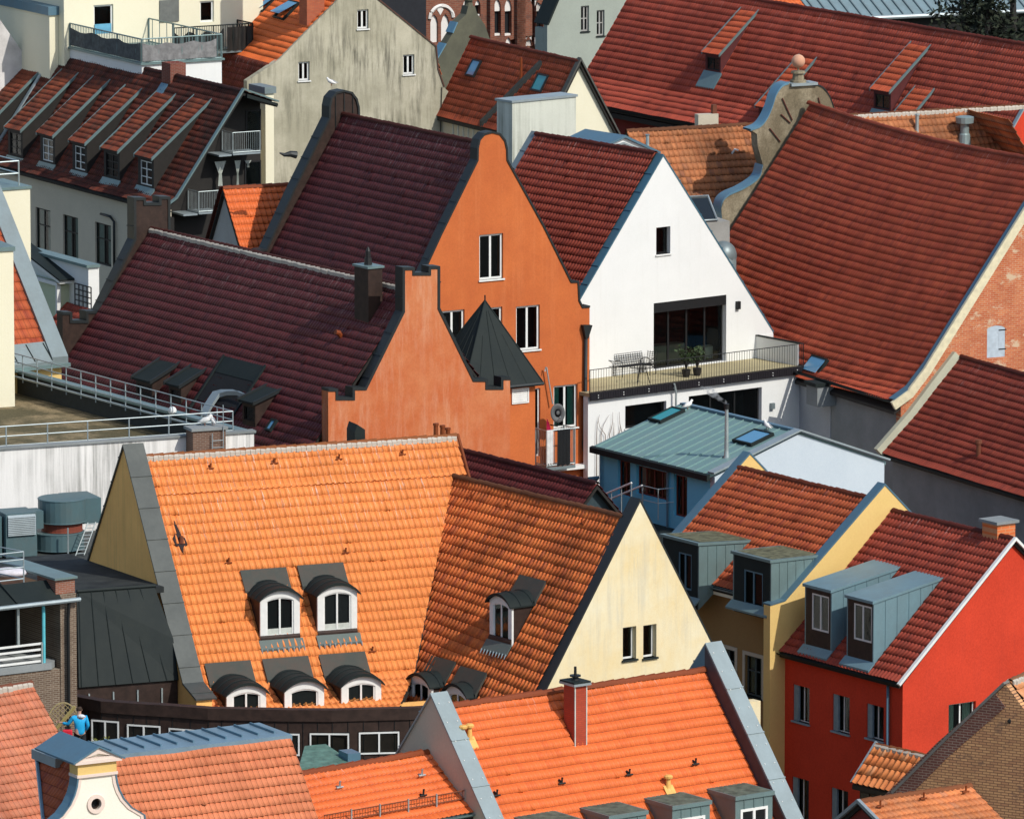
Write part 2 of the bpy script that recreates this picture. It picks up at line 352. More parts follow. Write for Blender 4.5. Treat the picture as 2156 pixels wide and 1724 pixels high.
def ridgecap(parent,f,u0,u1,z,mat,r=.13,w=0,warp=None,mort=False,step=.36):
    mb=MB(); n=max(1,int((u1-u0)/step)); vs=[];fs=[]; K=7; ln=0; rng=random.Random(int(abs(z*97)))
    for i in range(n):
        a=u0+(u1-u0)*i/n; b=u0+(u1-u0)*(i+1)/n+.03; k=rng.uniform(-.012,.012)
        for uu,rr in ((a,r*.86),(b,r*1.08)):
            for j in range(K):
                t=math.pi*j/(K-1); dz=(warp(uu) if warp else 0); vs.append(f.P(uu,w+math.cos(t)*rr,z-.07+dz+k+math.sin(t)*rr*1.05))
        for j in range(K-1): fs.append((ln+j,ln+j+1,ln+K+j+1,ln+K+j))
        fs.append(tuple(range(ln+K,ln+2*K))); ln+=2*K
    mb.add(vs,fs,mat)
    if mort:
        for s_ in (1,-1):
            for i in range(n*2):
                a=u0+(u1-u0)*i/(2*n); b=u0+(u1-u0)*(i+.93)/(2*n); h=rng.uniform(.02,.05)
                mb.add([f.P(x,w+s_*(r+dw),z-.07-.9*(dw if s_ else 0)+dz) for x in(a,b) for dw,dz in((-.03,.05),(h,.05),(h,-.08),(-.03,-.08))],[(0,1,5,4),(1,2,6,5),(2,3,7,6),(0,3,2,1),(4,5,6,7),(0,4,7,3)],MORTAR)
    return mb.build('ridge_tiles',parent,recalc=False)
def arcpts(a0,a1,bs,rise,n=10):
    "outline bottom-left .. over an arched head"
    c=(a0+a1)/2; hw=(a1-a0)/2; r=(hw*hw+rise*rise)/(2*rise); t=math.asin(min(1,hw/r)); 
    return [(c+math.sin(-t+2*t*i/n)*r, bs+rise-r+math.cos(-t+2*t*i/n)*r) for i in range(n+1)]
def window(parent,F,r,fm=WHITE,nv=2,bars=(),d=.13,fw=.06,sill=None,curt=0,sub=False,depth=.5,name='window',arch=0,dd=.05,cm=None,sf=.05):
    "frame with mullions, pane, sill, dark room behind; sub=True when it already hangs on a part"
    a0,a1,b0,b1=r; M=F.M; mb=MB()
    if arch:
        top=arcpts(a0,a1,b1-arch,arch); out=[(a0,b0)]+top+[(a1,b0)]
        inn=[(a0+fw,b0+fw)]+arcpts(a0+fw,a1-fw,b1-arch,arch-fw*.9)+[(a1-fw,b0+fw)]
        mb.ring(out,inn,M,d,d+dd,fm); glo=inn
    else:
        out=[(a0,b0),(a0,b1),(a1,b1),(a1,b0)]; inn=[(a0+fw,b0+fw),(a0+fw,b1-fw),(a1-fw,b1-fw),(a1-fw,b0+fw)]
        mb.ring(out,inn,M,d,d+dd,fm); glo=inn
    for i in range(1,nv):
        a=a0+(a1-a0)*i/nv; mb.box(M,a-fw*.55,a+fw*.55,b0+fw*.9,b1-fw*.9,d-.004,d+dd,fm)
    for t in bars:
        b=b0+(b1-b0)*t; mb.box(M,a0+fw*.9,a1-fw*.9,b-fw*.35,b+fw*.35,d-.002,d+dd,fm)
    e=d+dd+depth   # room behind the pane
    q=[(a0-.02,b0-.02),(a0-.02,b1+.02),(a1+.02,b1+.02),(a1+.02,b0-.02)]
    vs=[M(a,b,d+dd) for a,b in q]+[M(a,b,e) for a,b in q]
    mb.add(vs,[(0,1,5,4),(1,2,6,5),(2,3,7,6),(3,0,4,7),(4,5,6,7)],ROOM)
    w=mb.build(name if not sub else name,parent,recalc=False); par=parent if sub else w
    g=MB(); t=tessellate_polygon([[Vector((a,b,0)) for a,b in glo]]); g.add([M(a,b,d+dd*.5) for a,b in glo],[tuple(x) for x in t],GLASS); g.build('pane',par,recalc=False)
    if sill: MB().box(M,a0-.05,a1+.05,b0-.06,b0,-.07,d,sill).build('sill',par)
    if curt:
        c=MB(); cmm=cm or CURT; ww=(a1-a0)*.5*curt
        for (x0,x1) in ((a0+fw,a0+fw+ww),(a1-fw-ww,a1-fw)):
            n=9; vs=[];
            for i in range(n): x=x0+(x1-x0)*i/(n-1); dp=d+dd+.06+.03*(i%2); vs+=[M(x,b0+fw,dp),M(x,b1-fw,dp)]
            c.add(vs,[(2*i,2*i+1,2*i+3,2*i+2) for i in range(n-1)],cmm)
        c.build('curtain',par,recalc=False)
    return w
def hole(r,arch=0):
    a0,a1,b0,b1=r
    if arch: return [(a0,b0)]+arcpts(a0,a1,b1-arch,arch)+[(a1,b0)]
    return [(a0,b0),(a0,b1),(a1,b1),(a1,b0)]
def slope_pt(prof,w):
    P,S=prof_eval(prof); return float(np.interp(w,P[:,0],P[:,1]))
def gable_roof(parent,f,u0,u1,vis,hid,mat,cap=None,warp=None,clip=None,mort=False,capr=.13,deck=None,clipvis=None,tl=None,**k):
    "both slopes, boarding and ridge"
    tiles(parent,f,u0,u1,vis,mat,warp=warp,clip=clip,label=tl,**k)
    kk=dict(k); tiles(parent,f,u0,u1,[(-w,z) for w,z in hid],mat,warp=warp,clip=clip,**kk)
    slab(parent,f,u0,u1,vis,deck,off=.06,clip=clip); slab(parent,f,u0,u1,[(-w,z) for w,z in hid],deck,off=.06,clip=clip)
    ridgecap(parent,f,u0,u1,vis[0][1]+.03,cap or mat,r=capr,warp=warp,mort=mort)
def body(parent,f,u0,u1,vis,hid,mat,t=.35,near=None,far=None,nh=(),fh=(),inset=.25,zb=0,facade=None,back=None,dz=-.12,frontmat=None,facemat=None):
    "four walls down to the ground; near/far = own gable outline, nh/fh = window openings in gable / seen facade"
    wv,zv=vis[-1]; wh,zh=hid[-1]; wv-=inset; wh-=inset
    zv=slope_pt(vis,wv)+dz; zh=slope_pt(hid,wh)+dz; zr=vis[0][1]+dz
    def outl(): 
        o=[(wv,zb)]+[(wv,zv)]+[(w,z+dz) for w,z in vis[::-1] if 0<w<wv]+[(0,zr)]+[(-w,z+dz) for w,z in hid if 0<w<wh]+[(-wh,zh),(-wh,zb)]; return o
    mb=MB()
    mb.wall(lambda a,b,d:f.P(u0+d,a,b),near or outl(),[hole(*h) if isinstance(h[0],tuple) else hole(h) for h in nh],t,frontmat or mat)
    mb.wall(lambda a,b,d:f.P(u1-d,a,b),far or outl(),[],t,mat)
    mb.wall(lambda a,b,d:f.P(a,wv-d,b),[(u0+t,zb),(u0+t,zv),(u1-t,zv),(u1-t,zb)],[hole(*h) if isinstance(h[0],tuple) else hole(h) for h in fh],t,facemat or mat)
    mb.wall(lambda a,b,d:f.P(a,-wh+d,b),[(u0+t,zb),(u0+t,zh),(u1-t,zh),(u1-t,zb)],[],t,mat)
    o=mb.build('wall',parent,recalc=False); return wv,wh,zv,zh
def coping(parent,f,pts,u0,u1,mat,t=.07,name='coping'):
    "metal cap over a gable outline, u0..u1 wide"
    MB().strip(pts,t,lambda a,b,d:f.P(d,a,b),u0,u1,mat,seam=.95).build(name,parent); 
def pipe(parent,pts,r,mat,name='drainpipe',n=8): return MB().tube(pts,r,mat,n).build(name,parent,smooth=True,recalc=False)
def railing(mb,A,B,h,n,m,rails=(0,.33,.66,1),r=.02,bars=0,pr=None):
    A=np.array(A);B=np.array(B)
    for i in range(n+1): p=A+(B-A)*i/n; mb.tube([p,p+ZV*h],pr or r*1.2,m,6)
    for t in rails: mb.tube([A+ZV*h*t,B+ZV*h*t],r,m,6)
    for i in range(bars): p=A+(B-A)*(i+.5)/bars; mb.tube([p+ZV*h*rails[0],p+ZV*h],r*.5,m,4,False)
# ---------------------------------------------------------------- surfaces of this town
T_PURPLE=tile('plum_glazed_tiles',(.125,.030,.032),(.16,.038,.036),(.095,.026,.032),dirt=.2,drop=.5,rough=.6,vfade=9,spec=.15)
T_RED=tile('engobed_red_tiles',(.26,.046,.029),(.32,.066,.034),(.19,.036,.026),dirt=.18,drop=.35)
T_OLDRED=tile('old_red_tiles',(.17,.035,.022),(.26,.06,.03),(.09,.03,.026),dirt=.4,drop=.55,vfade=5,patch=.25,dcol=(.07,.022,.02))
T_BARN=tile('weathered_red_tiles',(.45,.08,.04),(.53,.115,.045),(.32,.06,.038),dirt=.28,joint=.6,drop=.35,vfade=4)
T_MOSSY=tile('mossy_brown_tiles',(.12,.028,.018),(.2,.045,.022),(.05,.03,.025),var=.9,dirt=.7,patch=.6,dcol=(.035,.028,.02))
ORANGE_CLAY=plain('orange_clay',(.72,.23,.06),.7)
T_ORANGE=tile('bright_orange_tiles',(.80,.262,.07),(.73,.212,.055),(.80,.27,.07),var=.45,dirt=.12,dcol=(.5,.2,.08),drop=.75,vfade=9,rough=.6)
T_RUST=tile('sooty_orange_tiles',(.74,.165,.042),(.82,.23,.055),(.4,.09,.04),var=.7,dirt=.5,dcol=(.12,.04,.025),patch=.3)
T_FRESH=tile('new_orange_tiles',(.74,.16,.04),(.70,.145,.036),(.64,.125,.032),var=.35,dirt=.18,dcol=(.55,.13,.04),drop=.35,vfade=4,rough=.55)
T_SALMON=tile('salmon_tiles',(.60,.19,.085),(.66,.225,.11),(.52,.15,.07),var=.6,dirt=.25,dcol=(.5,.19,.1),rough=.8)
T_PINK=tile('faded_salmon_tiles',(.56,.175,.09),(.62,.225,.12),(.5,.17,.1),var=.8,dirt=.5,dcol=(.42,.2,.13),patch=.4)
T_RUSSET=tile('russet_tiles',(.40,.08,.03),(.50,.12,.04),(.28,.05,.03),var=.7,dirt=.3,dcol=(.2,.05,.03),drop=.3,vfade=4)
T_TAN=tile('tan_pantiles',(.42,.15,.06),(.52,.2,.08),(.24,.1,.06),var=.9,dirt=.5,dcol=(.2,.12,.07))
S_ORANGE=stucco('orange_render',(.54,.145,.042),(.43,.105,.033),.55,.25,(.66,.25,.10),fine=.2,sthr=.5)
S_APRICOT=stucco('apricot_render',(.54,.19,.08),(.49,.13,.046),.9,.6,(.60,.31,.19),sthr=.46,zs=.45,fine=.2)
S_WHITE=stucco('white_render',(.74,.75,.73),(.68,.69,.67),.4,.35,(.6,.6,.56),sthr=.52,zs=.15)
S_CREAM=stucco('cream_render',(.78,.74,.56),(.72,.68,.5),.3)
S_YELLOW=stucco('pale_yellow_render',(.74,.67,.47),(.71,.57,.31),.7,.6,(.52,.48,.37),sthr=.46,zs=.25)
S_OCHRE=stucco('ochre_render',(1.,.54,.17),(.8,.42,.13),.5,.3,(.2,.15,.06))
S_GOLD=stucco('golden_render',(.72,.50,.19),(.6,.42,.13),.3)
S_RED=stucco('scarlet_render',(.60,.055,.024),(.50,.045,.02),.6,.3,(.46,.05,.03),fine=.3,sthr=.5)
S_GREYST=stucco('stained_grey_render',(.50,.47,.36),(.36,.34,.25),.8,.8,(.07,.068,.05),sthr=.45,zs=.3)
S_GREY=stucco('grey_render',(.34,.34,.32),(.26,.26,.24),.5)
S_CONC=stucco('concrete_grey_render',(.26,.28,.28),(.18,.2,.2),.6)
S_TAUPE=stucco('taupe_render',(.54,.49,.38),(.44,.40,.31),.4)
S_BEIGE=stucco('greige_render',(.5,.45,.35),(.44,.38,.29),.3)
S_SAGE=stucco('sage_grey_render',(.34,.38,.33),(.28,.31,.27),.4)
S_BLUE=stucco('blue_render',(.17,.58,.78),(.13,.50,.70),.4)
S_LBLUE=stucco('pale_blue_render',(.52,.59,.64),(.47,.54,.60),.4)
S_STAIN=stucco('streaked_white_render',(.80,.79,.76),(.72,.71,.68),.3,1.,(.33,.33,.31),sthr=.42,zs=.1)
S_SLAB=stucco('streaked_pale_render',(.60,.62,.54),(.5,.52,.45),.4,.9,(.24,.25,.2),sthr=.44,zs=.06)
S_LIME=stucco('peeling_limewash',(.72,.70,.68),(.45,.43,.41),.7)
S_STONE=stucco('mossy_stone',(.34,.29,.2),(.17,.14,.09),1.1,.7,(.1,.08,.05),sthr=.48,zs=.8,fine=.5)
M_GRAVEL=stucco('roof_gravel',(.30,.23,.13),(.10,.085,.045),1.2,fine=.95); M_STREET=stucco('street_paving',(.09,.085,.08),(.06,.055,.05),.5)
M_LIGHT=plain('lamp_glass',(.4,.4,.38),.4)
def U(f,pts): return [f.g(p) for p in pts]
def gutter(parent,f,u0,u1,w,z,mat,r=.07,name='gutter'):
    vs=[];fs=[]; n=7
    for u in(u0,u1):
        for i in range(n): t=math.pi+math.pi*i/(n-1); vs.append(f.P(u,w+math.cos(t)*r,z+math.sin(t)*r))
    for i in range(n-1): fs.append((i,i+1,n+i+1,n+i))
    fs+= [tuple(range(n)),tuple(range(n,2*n))]
    return MB().add(vs,fs,mat).build(name,parent,recalc=False)
def skylight(parent,f,A,B,bl,tr,glassm,fm=ZDARK,open_=0):
    "roof window: frame and pane lying on the slope; bl/tr = lower and upper corner in the picture"
    a=f.sl(bl,A,B); b=f.sl(tr,A,B); u0,u1=sorted((a[0],b[0])); w0,w1=sorted((a[1],b[1]))
    t=np.array([B[0]-A[0],B[1]-A[1]],float); t/=np.linalg.norm(t); n2=np.array([-t[1],t[0]]); n2=n2 if n2[1]>0 else -n2
    zz=lambda w:A[1]+(w-A[0])*(B[1]-A[1])/(B[0]-A[0])
    L=math.hypot(w1-w0,zz(w1)-zz(w0))
    M=lambda u,s,h: f.P(u,w0+t[0]*s+n2[0]*h,zz(w0)+t[1]*s+n2[1]*h)
    mb=MB(); e=.08; mb.ring([(u0,0),(u0,L),(u1,L),(u1,0)],[(u0+e,e),(u0+e,L-e),(u1-e,L-e),(u1-e,e)],M,-.02,.13,fm)
    o=mb.build('skylight',parent); g=MB(); M2=(lambda u,s,h:M(u,s,h+open_*(s/L)))
    g.add([M2(u0+e,e,.1),M2(u1-e,e,.1),M2(u1-e,L-e,.1),M2(u0+e,L-e,.1)],[(0,1,2,3)],glassm); g.build('pane',o,recalc=False); return o
def skyglass(name,c):
    m,nt,N,b=nodemat(name); b.inputs['Base Color'].default_value=lin(c); b.inputs['Roughness'].default_value=.12; setspec(b,.7); return m
SKYG=skyglass('sky_blue_glass',(.10,.28,.45)); SKYT=skyglass('teal_glass',(.02,.26,.28)); SKYD=skyglass('dark_glass',(.01,.015,.018))
def shed(parent,f,A,B,fl,fr_,bl_,br_,roofm,cheekm,wfac=None,base=None,frontm=None,win=True,winfm=WHITE,nb=2,flash=ZBLUE,tk=None,edge=ZINC,wl=.28,k=0.0,nv=2,backz=None):
    "lean-to dormer: fl/fr_ = roof front corners, bl_/br_ = where its roof runs into the slope, base = foot of its front"
    zz=lambda w:A[1]+(w-A[0])*(B[1]-A[1])/(B[0]-A[0])
    bs=f.sl(base,A,B); w=bs[1]-.02
    a=f.s(fl,w+.12); b=f.s(fr_,w+.12); u0,u1=sorted((a[0],b[0])); zt=(a[1]+b[1])/2
    c=f.sl(bl_,A,B); d=f.sl(br_,A,B); wb=(c[1]+d[1])/2; zb=zz(wb)+.06
    if backz is not None: wb,zb=backz
    sl_=(zt-zb)/((w+.12)-wb)
    o=MB(); i=.12; e=.06
    for x in (u0+i,u1-i-e): o.prism([f.P(x,w,zz(w)-.3),f.P(x,w,zb+sl_*(w-wb)-.05),f.P(x,wb+.05,zb-.04),f.P(x,wb+.05,zz(wb+.05)-.3)],f.R*e,cheekm)
    r=(u0+i+wl*.4,u1-i-wl*.4,bs[2]+.22,zt-.25)
    F=sface(f,w)
    o.wall(lambda a,b,d:f.P(a,w-d,b),[(u0+i+e,zz(w)-.3),(u0+i+e,zt-.06),(u1-i-e,zt-.06),(u1-i-e,zz(w)-.3)],[hole(r)] if win else [],.07,frontm or cheekm)
    D=o.build('dormer',parent,recalc=False)
    if tk: tiles(D,f,u0+.05,u1-.05,[(wb,zb),(w+.18,zb+sl_*(w+.18-wb))],roofm,name='dormer_roof',**tk)
    mb=MB(); mb.prism([f.P(u0,wb,zb-.02),f.P(u0,w+.14,zb+sl_*(w+.14-wb)-.02),f.P(u0,w+.14,zb+sl_*(w+.14-wb)-.1),f.P(u0,wb,zb-.1)],f.R*(u1-u0),cheekm if tk else roofm)
    for x in(u0-.02,u1-.06): mb.prism([f.P(x,wb-.1,zb+.045-sl_*.1),f.P(x,w+.17,zb+sl_*(w+.17-wb)+.045),f.P(x,w+.17,zb+sl_*(w+.17-wb)-.1),f.P(x,wb-.1,zb-.1-sl_*.1)],f.R*.08,edge)
    mb.build('roof_edge' if tk else 'dormer_roof',D)
    if win: window(D,F,r,winfm,nv,[j/(nb+1) for j in range(1,nb+1)],d=.04,fw=.05,sub=True,depth=.4)
    if flash:
        MB().prism([f.P(u0,w+.02,zz(w)+.12),f.P(u0,w+.5,zz(w+.5)+.1),f.P(u0,w+.5,zz(w+.5)+.04),f.P(u0,w+.02,zz(w)+.02)],f.R*(u1-u0),flash).build('apron',D)
    return D
# ================================================================ plum-roofed house with stepped apricot gable
f=F1=ridge((6,1260,665),(5,1090,190),15); L=f.L
H=thing('stepped_gable_house','apricot house with a stepped chimney-like gable top and long plum tiled roof','house',f.P(L/2,0,0))
right=U(f,[(6,1385,503),(6,1385,800),(6,1650,1345),(6,1742,1345),(6,1742,1404),(6,1876,1404),(6,1876,1332),(6,1928,1332)])
left=U(f,[(6,568,1418),(6,622,1418),(6,622,1483),(6,766,1483),(6,766,1408),(6,852,1408),(6,1140,825),(6,1140,512),(6,1196,512),(6,1196,552),(6,1335,552),(6,1335,503)])
top=left+right; t=.5
near=[(left[0][0],0)]+top+[(right[-1][0],0)]
vis=[(0,15),(left[0][0]-.1,slope_pt([(0,15),(3.0,15-3.0*1.43)],3.0)-((left[0][0]-.1)-3.0)*1.43)]; WV=left[0][0]; WH=-right[-1][0]
vis=[(0,15),(WV+2.3,15-(WV+2.3)*1.24)]; hid=[(0,15),(WH,15-WH*1.24)]
far=[(a,b+.35 if b>2 else b) for a,b in near]
gable_roof(H,f,t,L-t,vis,hid,T_PURPLE,cap=T_OLDRED,tw=.185,th=.36,amp=.022,lip=.045,sec=FLATT,mort=True)
mb=MB(); mb.wall(lambda a,b,d:f.P(d,a,b),near,[],t-.04,S_APRICOT); w_=mb.build('wall',H,recalc=False)
mb=MB(); mb.wall(lambda a,b,d:f.P(L-d,a,b),far,[],t-.04,BROWNCLAD); mb.build('wall',H,recalc=False,label='far stepped gable clad in dark brown sheets')
mb=MB()
for w0 in (WV+2.1,-WH+.02): mb.box(lambda a,b,c:f.P(a,b,c),t+.01,L-t-.01,min(w0,w0-.3*np.sign(w0)),max(w0,w0-.3*np.sign(w0)),0,15-abs(w0)*1.24-.2,S_APRICOT)
mb.box(lambda a,b,c:f.P(a,b,c),t+.0,t+.25,WV,WV+2.1,0,15-(WV+2.2)*1.24-.2,S_APRICOT)
mb.build('side_wall',H)
coping(H,f,top,-.03,t,COPEDK,.11); coping(H,f,[(a,b+.35) for a,b in top],L-t,L+.05,COPEDK,.11)
# chimney on the plum roof
A,B=vis
cb=f.sl((6,765,885),A,B); c2=f.g((6,900,480)); q=onplane((6,755,480),f.P(cb[0],0,0),f.R)
u=cb[0]; mb=MB(); wv=cb[1]; zt=f.uw(q)[2]
cr=f.sl((6,905,640),A,B); uu=min(u-.05,cr[0]); 
mb.box(lambda a,b,c:f.P(a,b,c),u-1.0,u,wv-.62,wv,cb[2]-.8,zt,BROWNCLAD)
ch=mb.build('chimney',H); mb=MB(); mb.box(lambda a,b,c:f.P(a,b,c),u-1.06,u+.06,wv-.68,wv+.06,zt,zt+.08,ZGREEN); mb.build('chimney_cap',ch)
MB().tube([f.P(u-.5,wv-.3,zt+.05),f.P(u-.5,wv-.3,zt+.35),f.P(u-.5,wv-.3,zt+.36),f.P(u-.5,wv-.3,zt+.6),f.P(u-.5,wv-.3,zt+.75)],[.16,.13,.1,.09,.03],BLACK).build('chimney_pot',ch)
v=f.sl((6,665,1010),A,B); MB().tube([f.P(*v),f.P(v[0],v[1]+.1,v[2]+.16),f.P(v[0],v[1]+.25,v[2]+.2)],[.09,.11,.1],T_FRESH).build('vent_tile',H)
# three lead covered dormers and a sunk roof terrace
def lead_dormer(H,f,A,B,fl,fr_,bl_,br_,base,um=.0):
    return shed(H,f,A,B,fl,fr_,bl_,br_,ZDARK,BROWNCLAD,base=base,win=True,winfm=DARKW,nb=0,flash=None,edge=COPEDK,nv=1)
lead_dormer(H,f,A,B,(5,985,1300),(5,1130,1345),(5,1215,1195),(5,1340,1220),(5,1130,1500))
lead_dormer(H,f,A,B,(5,1230,1335),(5,1345,1385),(5,1415,1240),(5,1545,1270),(5,1345,1520))
lead_dormer(H,f,A,B,(5,1780,1460),(5,1900,1510),(5,1960,1385),(5,2100,1410),(5,1900,1690))
zz=lambda w:15-w*1.24
p0=f.sl((5,1680,1170),A,B); p1=f.sl((5,1975,1250),A,B); p2=f.sl((5,1560,1450),A,B)
ua,ub=sorted((p0[0],p1[0])); wt=(p0[1]+p1[1])/2
mb=MB(); M=lambda a,b,c:f.P(a,b,zz(b)+c)
mb.box(M,ua,ub,wt,wt+.45,.03,.1,ZDARK); mb.box(M,ua,ub,wt+.45,wt+1.25,.05,.07,ROOM); mb.box(M,ua-.1,ua,wt,wt+1.6,.03,.16,ZDARK); mb.box(M,ub,ub+.1,wt,wt+1.6,.03,.16,ZDARK)
mb.build('roof_hatch',H)
pp=[f.P(*f.sl(p,A,B,.25)) for p in ((5,1545,1600),(5,1580,1520),(5,1640,1430),(5,1700,1415),(5,1790,1415),(5,1845,1440))]
mb=MB(); 
for i in range(5):
    a,b=pp[i],pp[i+1]; mb.add([a,b,b+f.R*.5,a+f.R*.5,a-ZV*.16,b-ZV*.16,b+f.R*.5-ZV*.16,a+f.R*.5-ZV*.16],[(0,1,2,3),(0,1,5,4),(3,2,6,7),(4,5,6,7),(0,3,7,4),(1,2,6,5)],ZPALE)
mb.build('hatch_surround',H)
skylight(H,f,A,B,(6,105,1715),(6,200,1640),SKYG,ZDARK)
# ---------------------------------------------------------------- dark pyramid roofed stair turret behind it
o=f.g((6,1580,1400),1.0); r_=f.g((6,2175,1362),1.0); ze=(o[1]+r_[1])/2; w0,w1=r_[0],o[0]; hw=(w0-w1)/2; cw=(w0+w1)/2; apz=f.g((6,1740,735),1.0+1.55)[1]
T=thing('stair_turret','small orange turret under a steep black seamed pyramid roof, right of the stepped gable','turret',f.P(2.4,cw,0))
cu=1.0+1.5; ap=f.P(cu,f.g((6,1740,735),cu)[0],apz); c4=[f.P(1.0,w1,ze),f.P(1.0,w0,ze),f.P(4.0,w0,ze),f.P(4.0,w1,ze)]
mb=MB(); mb.add(c4+[ap],[(0,1,4),(1,2,4),(2,3,4),(3,0,4),(0,3,2,1)],ZDARK)
for a,b in ((0,1),(1,2),(2,3),(3,0)):
    for k in (1,2,3,4): 
        s_=np.array(c4[a])*(1-k/5)+np.array(c4[b])*k/5; e_=s_*.12+np.array(ap)*.88 if k in(2,3) else s_*.4+np.array(ap)*.6
        mb.tube([s_,e_],.018,ZDARK,4)
for a in range(4): mb.tube([c4[a],ap],.03,ZDARK,5); mb.tube([c4[a]-ZV*.04,c4[(a+1)%4]-ZV*.04],.07,COPEDK,6)
mb.tube([ap-ZV*.1,ap+ZV*.2],.03,BLACK,5)
mb.build('turret_roof',T)
lv=f.g((6,1938,1400),1.25); lr=f.g((6,2065,1500),1.25); rr=f.g((6,2115,1500),1.25)[0]
mb=MB(); mb.box(lambda a,b,c:f.P(a,b,c),1.25,3.8,rr,w1-.3,0,ze-.02,S_ORANGE); mb.build('wall',T)
mb=MB(); a0,a1=lr[0],lv[0]; b0,b1=lr[1],lv[1]
M=lambda a,b,d:f.P(1.25+d,a,b); mb.ring([(a0,b0),(a0,b1),(a1,b1),(a1,b0)],[(a0+.05,b0+.05),(a0+.05,b1-.05),(a1-.05,b1-.05),(a1-.05,b0+.05)],M,-.05,.02,WHITE)
for i in range(6): z=b0+.07+(b1-b0-.12)*i/6; mb.add([M(a0+.04,z,-.04),M(a1-.04,z,-.04),M(a1-.04,z+.06,-.005),M(a0+.04,z+.06,-.005)],[(0,1,2,3)],WHITE)
mb.build('louvre',T)
# ================================================================ orange round-topped gable house
f=F2=ridge((2,1790,1085),(2,640,845),17); L=f.L; t=.5
H=thing('orange_gable_house','bright orange gabled house with a rounded gable head and plum roof','house',f.P(L/2,0,0))
head=U(f,[(2,1690,1200),(2,1692,1110),(2,1705,1050),(2,1740,1010),(2,1795,997),(2,1848,1010),(2,1882,1055),(2,1897,1115),(2,1900,1200)])
rlow=U(f,[(3,285,1690),(7,495,606),(7,545,606),(7,552,740),(7,580,795),(7,637,790)])
ctr=(head[0][0]+head[-1][0])/2
llow=[(2*ctr-a,b) for a,b in rlow][::-1]; llow[2]=(llow[2][0],llow[2][1])
top=llow+head+rlow; near=[(top[0][0],0)]+top+[(top[-1][0],0)]
we=-rlow[2][0]+ctr*0; kk=(17-rlow[1][1])/(-rlow[1][0]); vis=[(0,17),(4.4,17-4.4*kk)]; hid=vis
F=gface(f,0); 
wins=[F.rect((6,1698,250),(6,1876,572)),F.rect((6,1410,820),(6,1588,1125)),F.rect((6,1690,800),(6,1870,1110)),F.rect((6,1973,785),(6,2150,1100)),F.rect((7,368,1378),(7,545,1680))]
door=F.rect((7,228,1395),(7,268,1900))
mb=MB(); mb.wall(F.M,near,[hole(r) for r in wins]+[hole(door)],t-.04,S_ORANGE); mb.build('wall',H,recalc=False)
for i,r in enumerate(wins): window(H,F,r,WHITE,2,d=.1,fw=.085,sill=WHITE,curt=.5 if i==4 else 0,depth=.35,cm=plain('green_curtain',(.1,.32,.26),.8) if i==4 else None)
window(H,F,door,WHITE,1,d=.1,fw=.07,depth=.3,name='balcony_door')
mb=MB(); far=[(a,b+.45 if b>1 else b) for a,b in near]; mb.wall(lambda a,b,d:f.P(L-d,a,b),far,[],t-.04,BROWNCLAD)
for a in (-.42,.0,.42): mb.box(lambda a,b,c:f.P(a,b,c),L-t+.0,L-t+.03,ctr+a-.015,ctr+a+.015,15.2,17.9,COPEDK)
mb.build('wall',H,recalc=False,label='far gable with a round head of brown sheets')
mb=MB(); 
for w0 in (4.3,-4.0): mb.box(lambda a,b,c:f.P(a,b,c),t-.04,L-t+.04,w0-.3,w0,0,17-4.3*kk-.15,S_ORANGE)
mb.build('side_wall',H)
gable_roof(H,f,t,L-t,vis,hid,T_PURPLE,cap=T_OLDRED,tw=.19,th=.37,amp=.018,lip=.045,sec=FLATT)
coping(H,f,top,-.04,t+.02,COPEDK,.08); coping(H,f,[(a,b+.45) for a,b in top],L-t-.02,L+.12,COPEDK,.09)
g0=f.P(L,2.6,17.45-2.35*kk); sp=atD((2,330,1160),g0[1]); 
MB().tube([sp+f.R*.0,sp+np.array([-.25,-.1,.06]),sp+np.array([-.5,-.2,.03]),sp+np.array([-.7,-.25,.12])],[.16,.13,.08,.03],COPEDK).build('water_spout',H)
hp=f.g((7,600,940)); pz=f.uw; M=lambda a,b,d:f.P(-d,a,b)
mb=MB(); ha=f.g((7,568,918)); hb=f.g((7,636,918)); hc=f.g((7,600,1020)); mb.add([M(ha[0],ha[1],.02),M(hb[0],hb[1],.02),M(hb[0],hb[1],.24),M(ha[0],ha[1],.24),M(hc[0]+.06,hc[1],.05),M(hc[0]-.06,hc[1],.05),M(hc[0]-.06,hc[1],.2),M(hc[0]+.06,hc[1],.2)],[(0,1,2,3),(4,5,6,7),(0,1,5,4),(1,2,6,5),(2,3,7,6),(3,0,4,7)],COPEDK); mb.build('rain_hopper',H)
pts=[M(*f.g(p),.12) for p in ((7,598,1010),(7,590,1700),(11,580,300),(11,585,345),(11,605,375),(11,612,420),(11,608,700))]; pipe(H,pts,.075,COPEDK)
lg=[f.g(p) for p in ((11,240,480),(11,590,452))]; MB().box(lambda a,b,c:f.P(c,a,b),lg[1][0],lg[0][0],lg[1][1]-.12,lg[0][1],-.35,.0,WHITE).build('ledge',H)
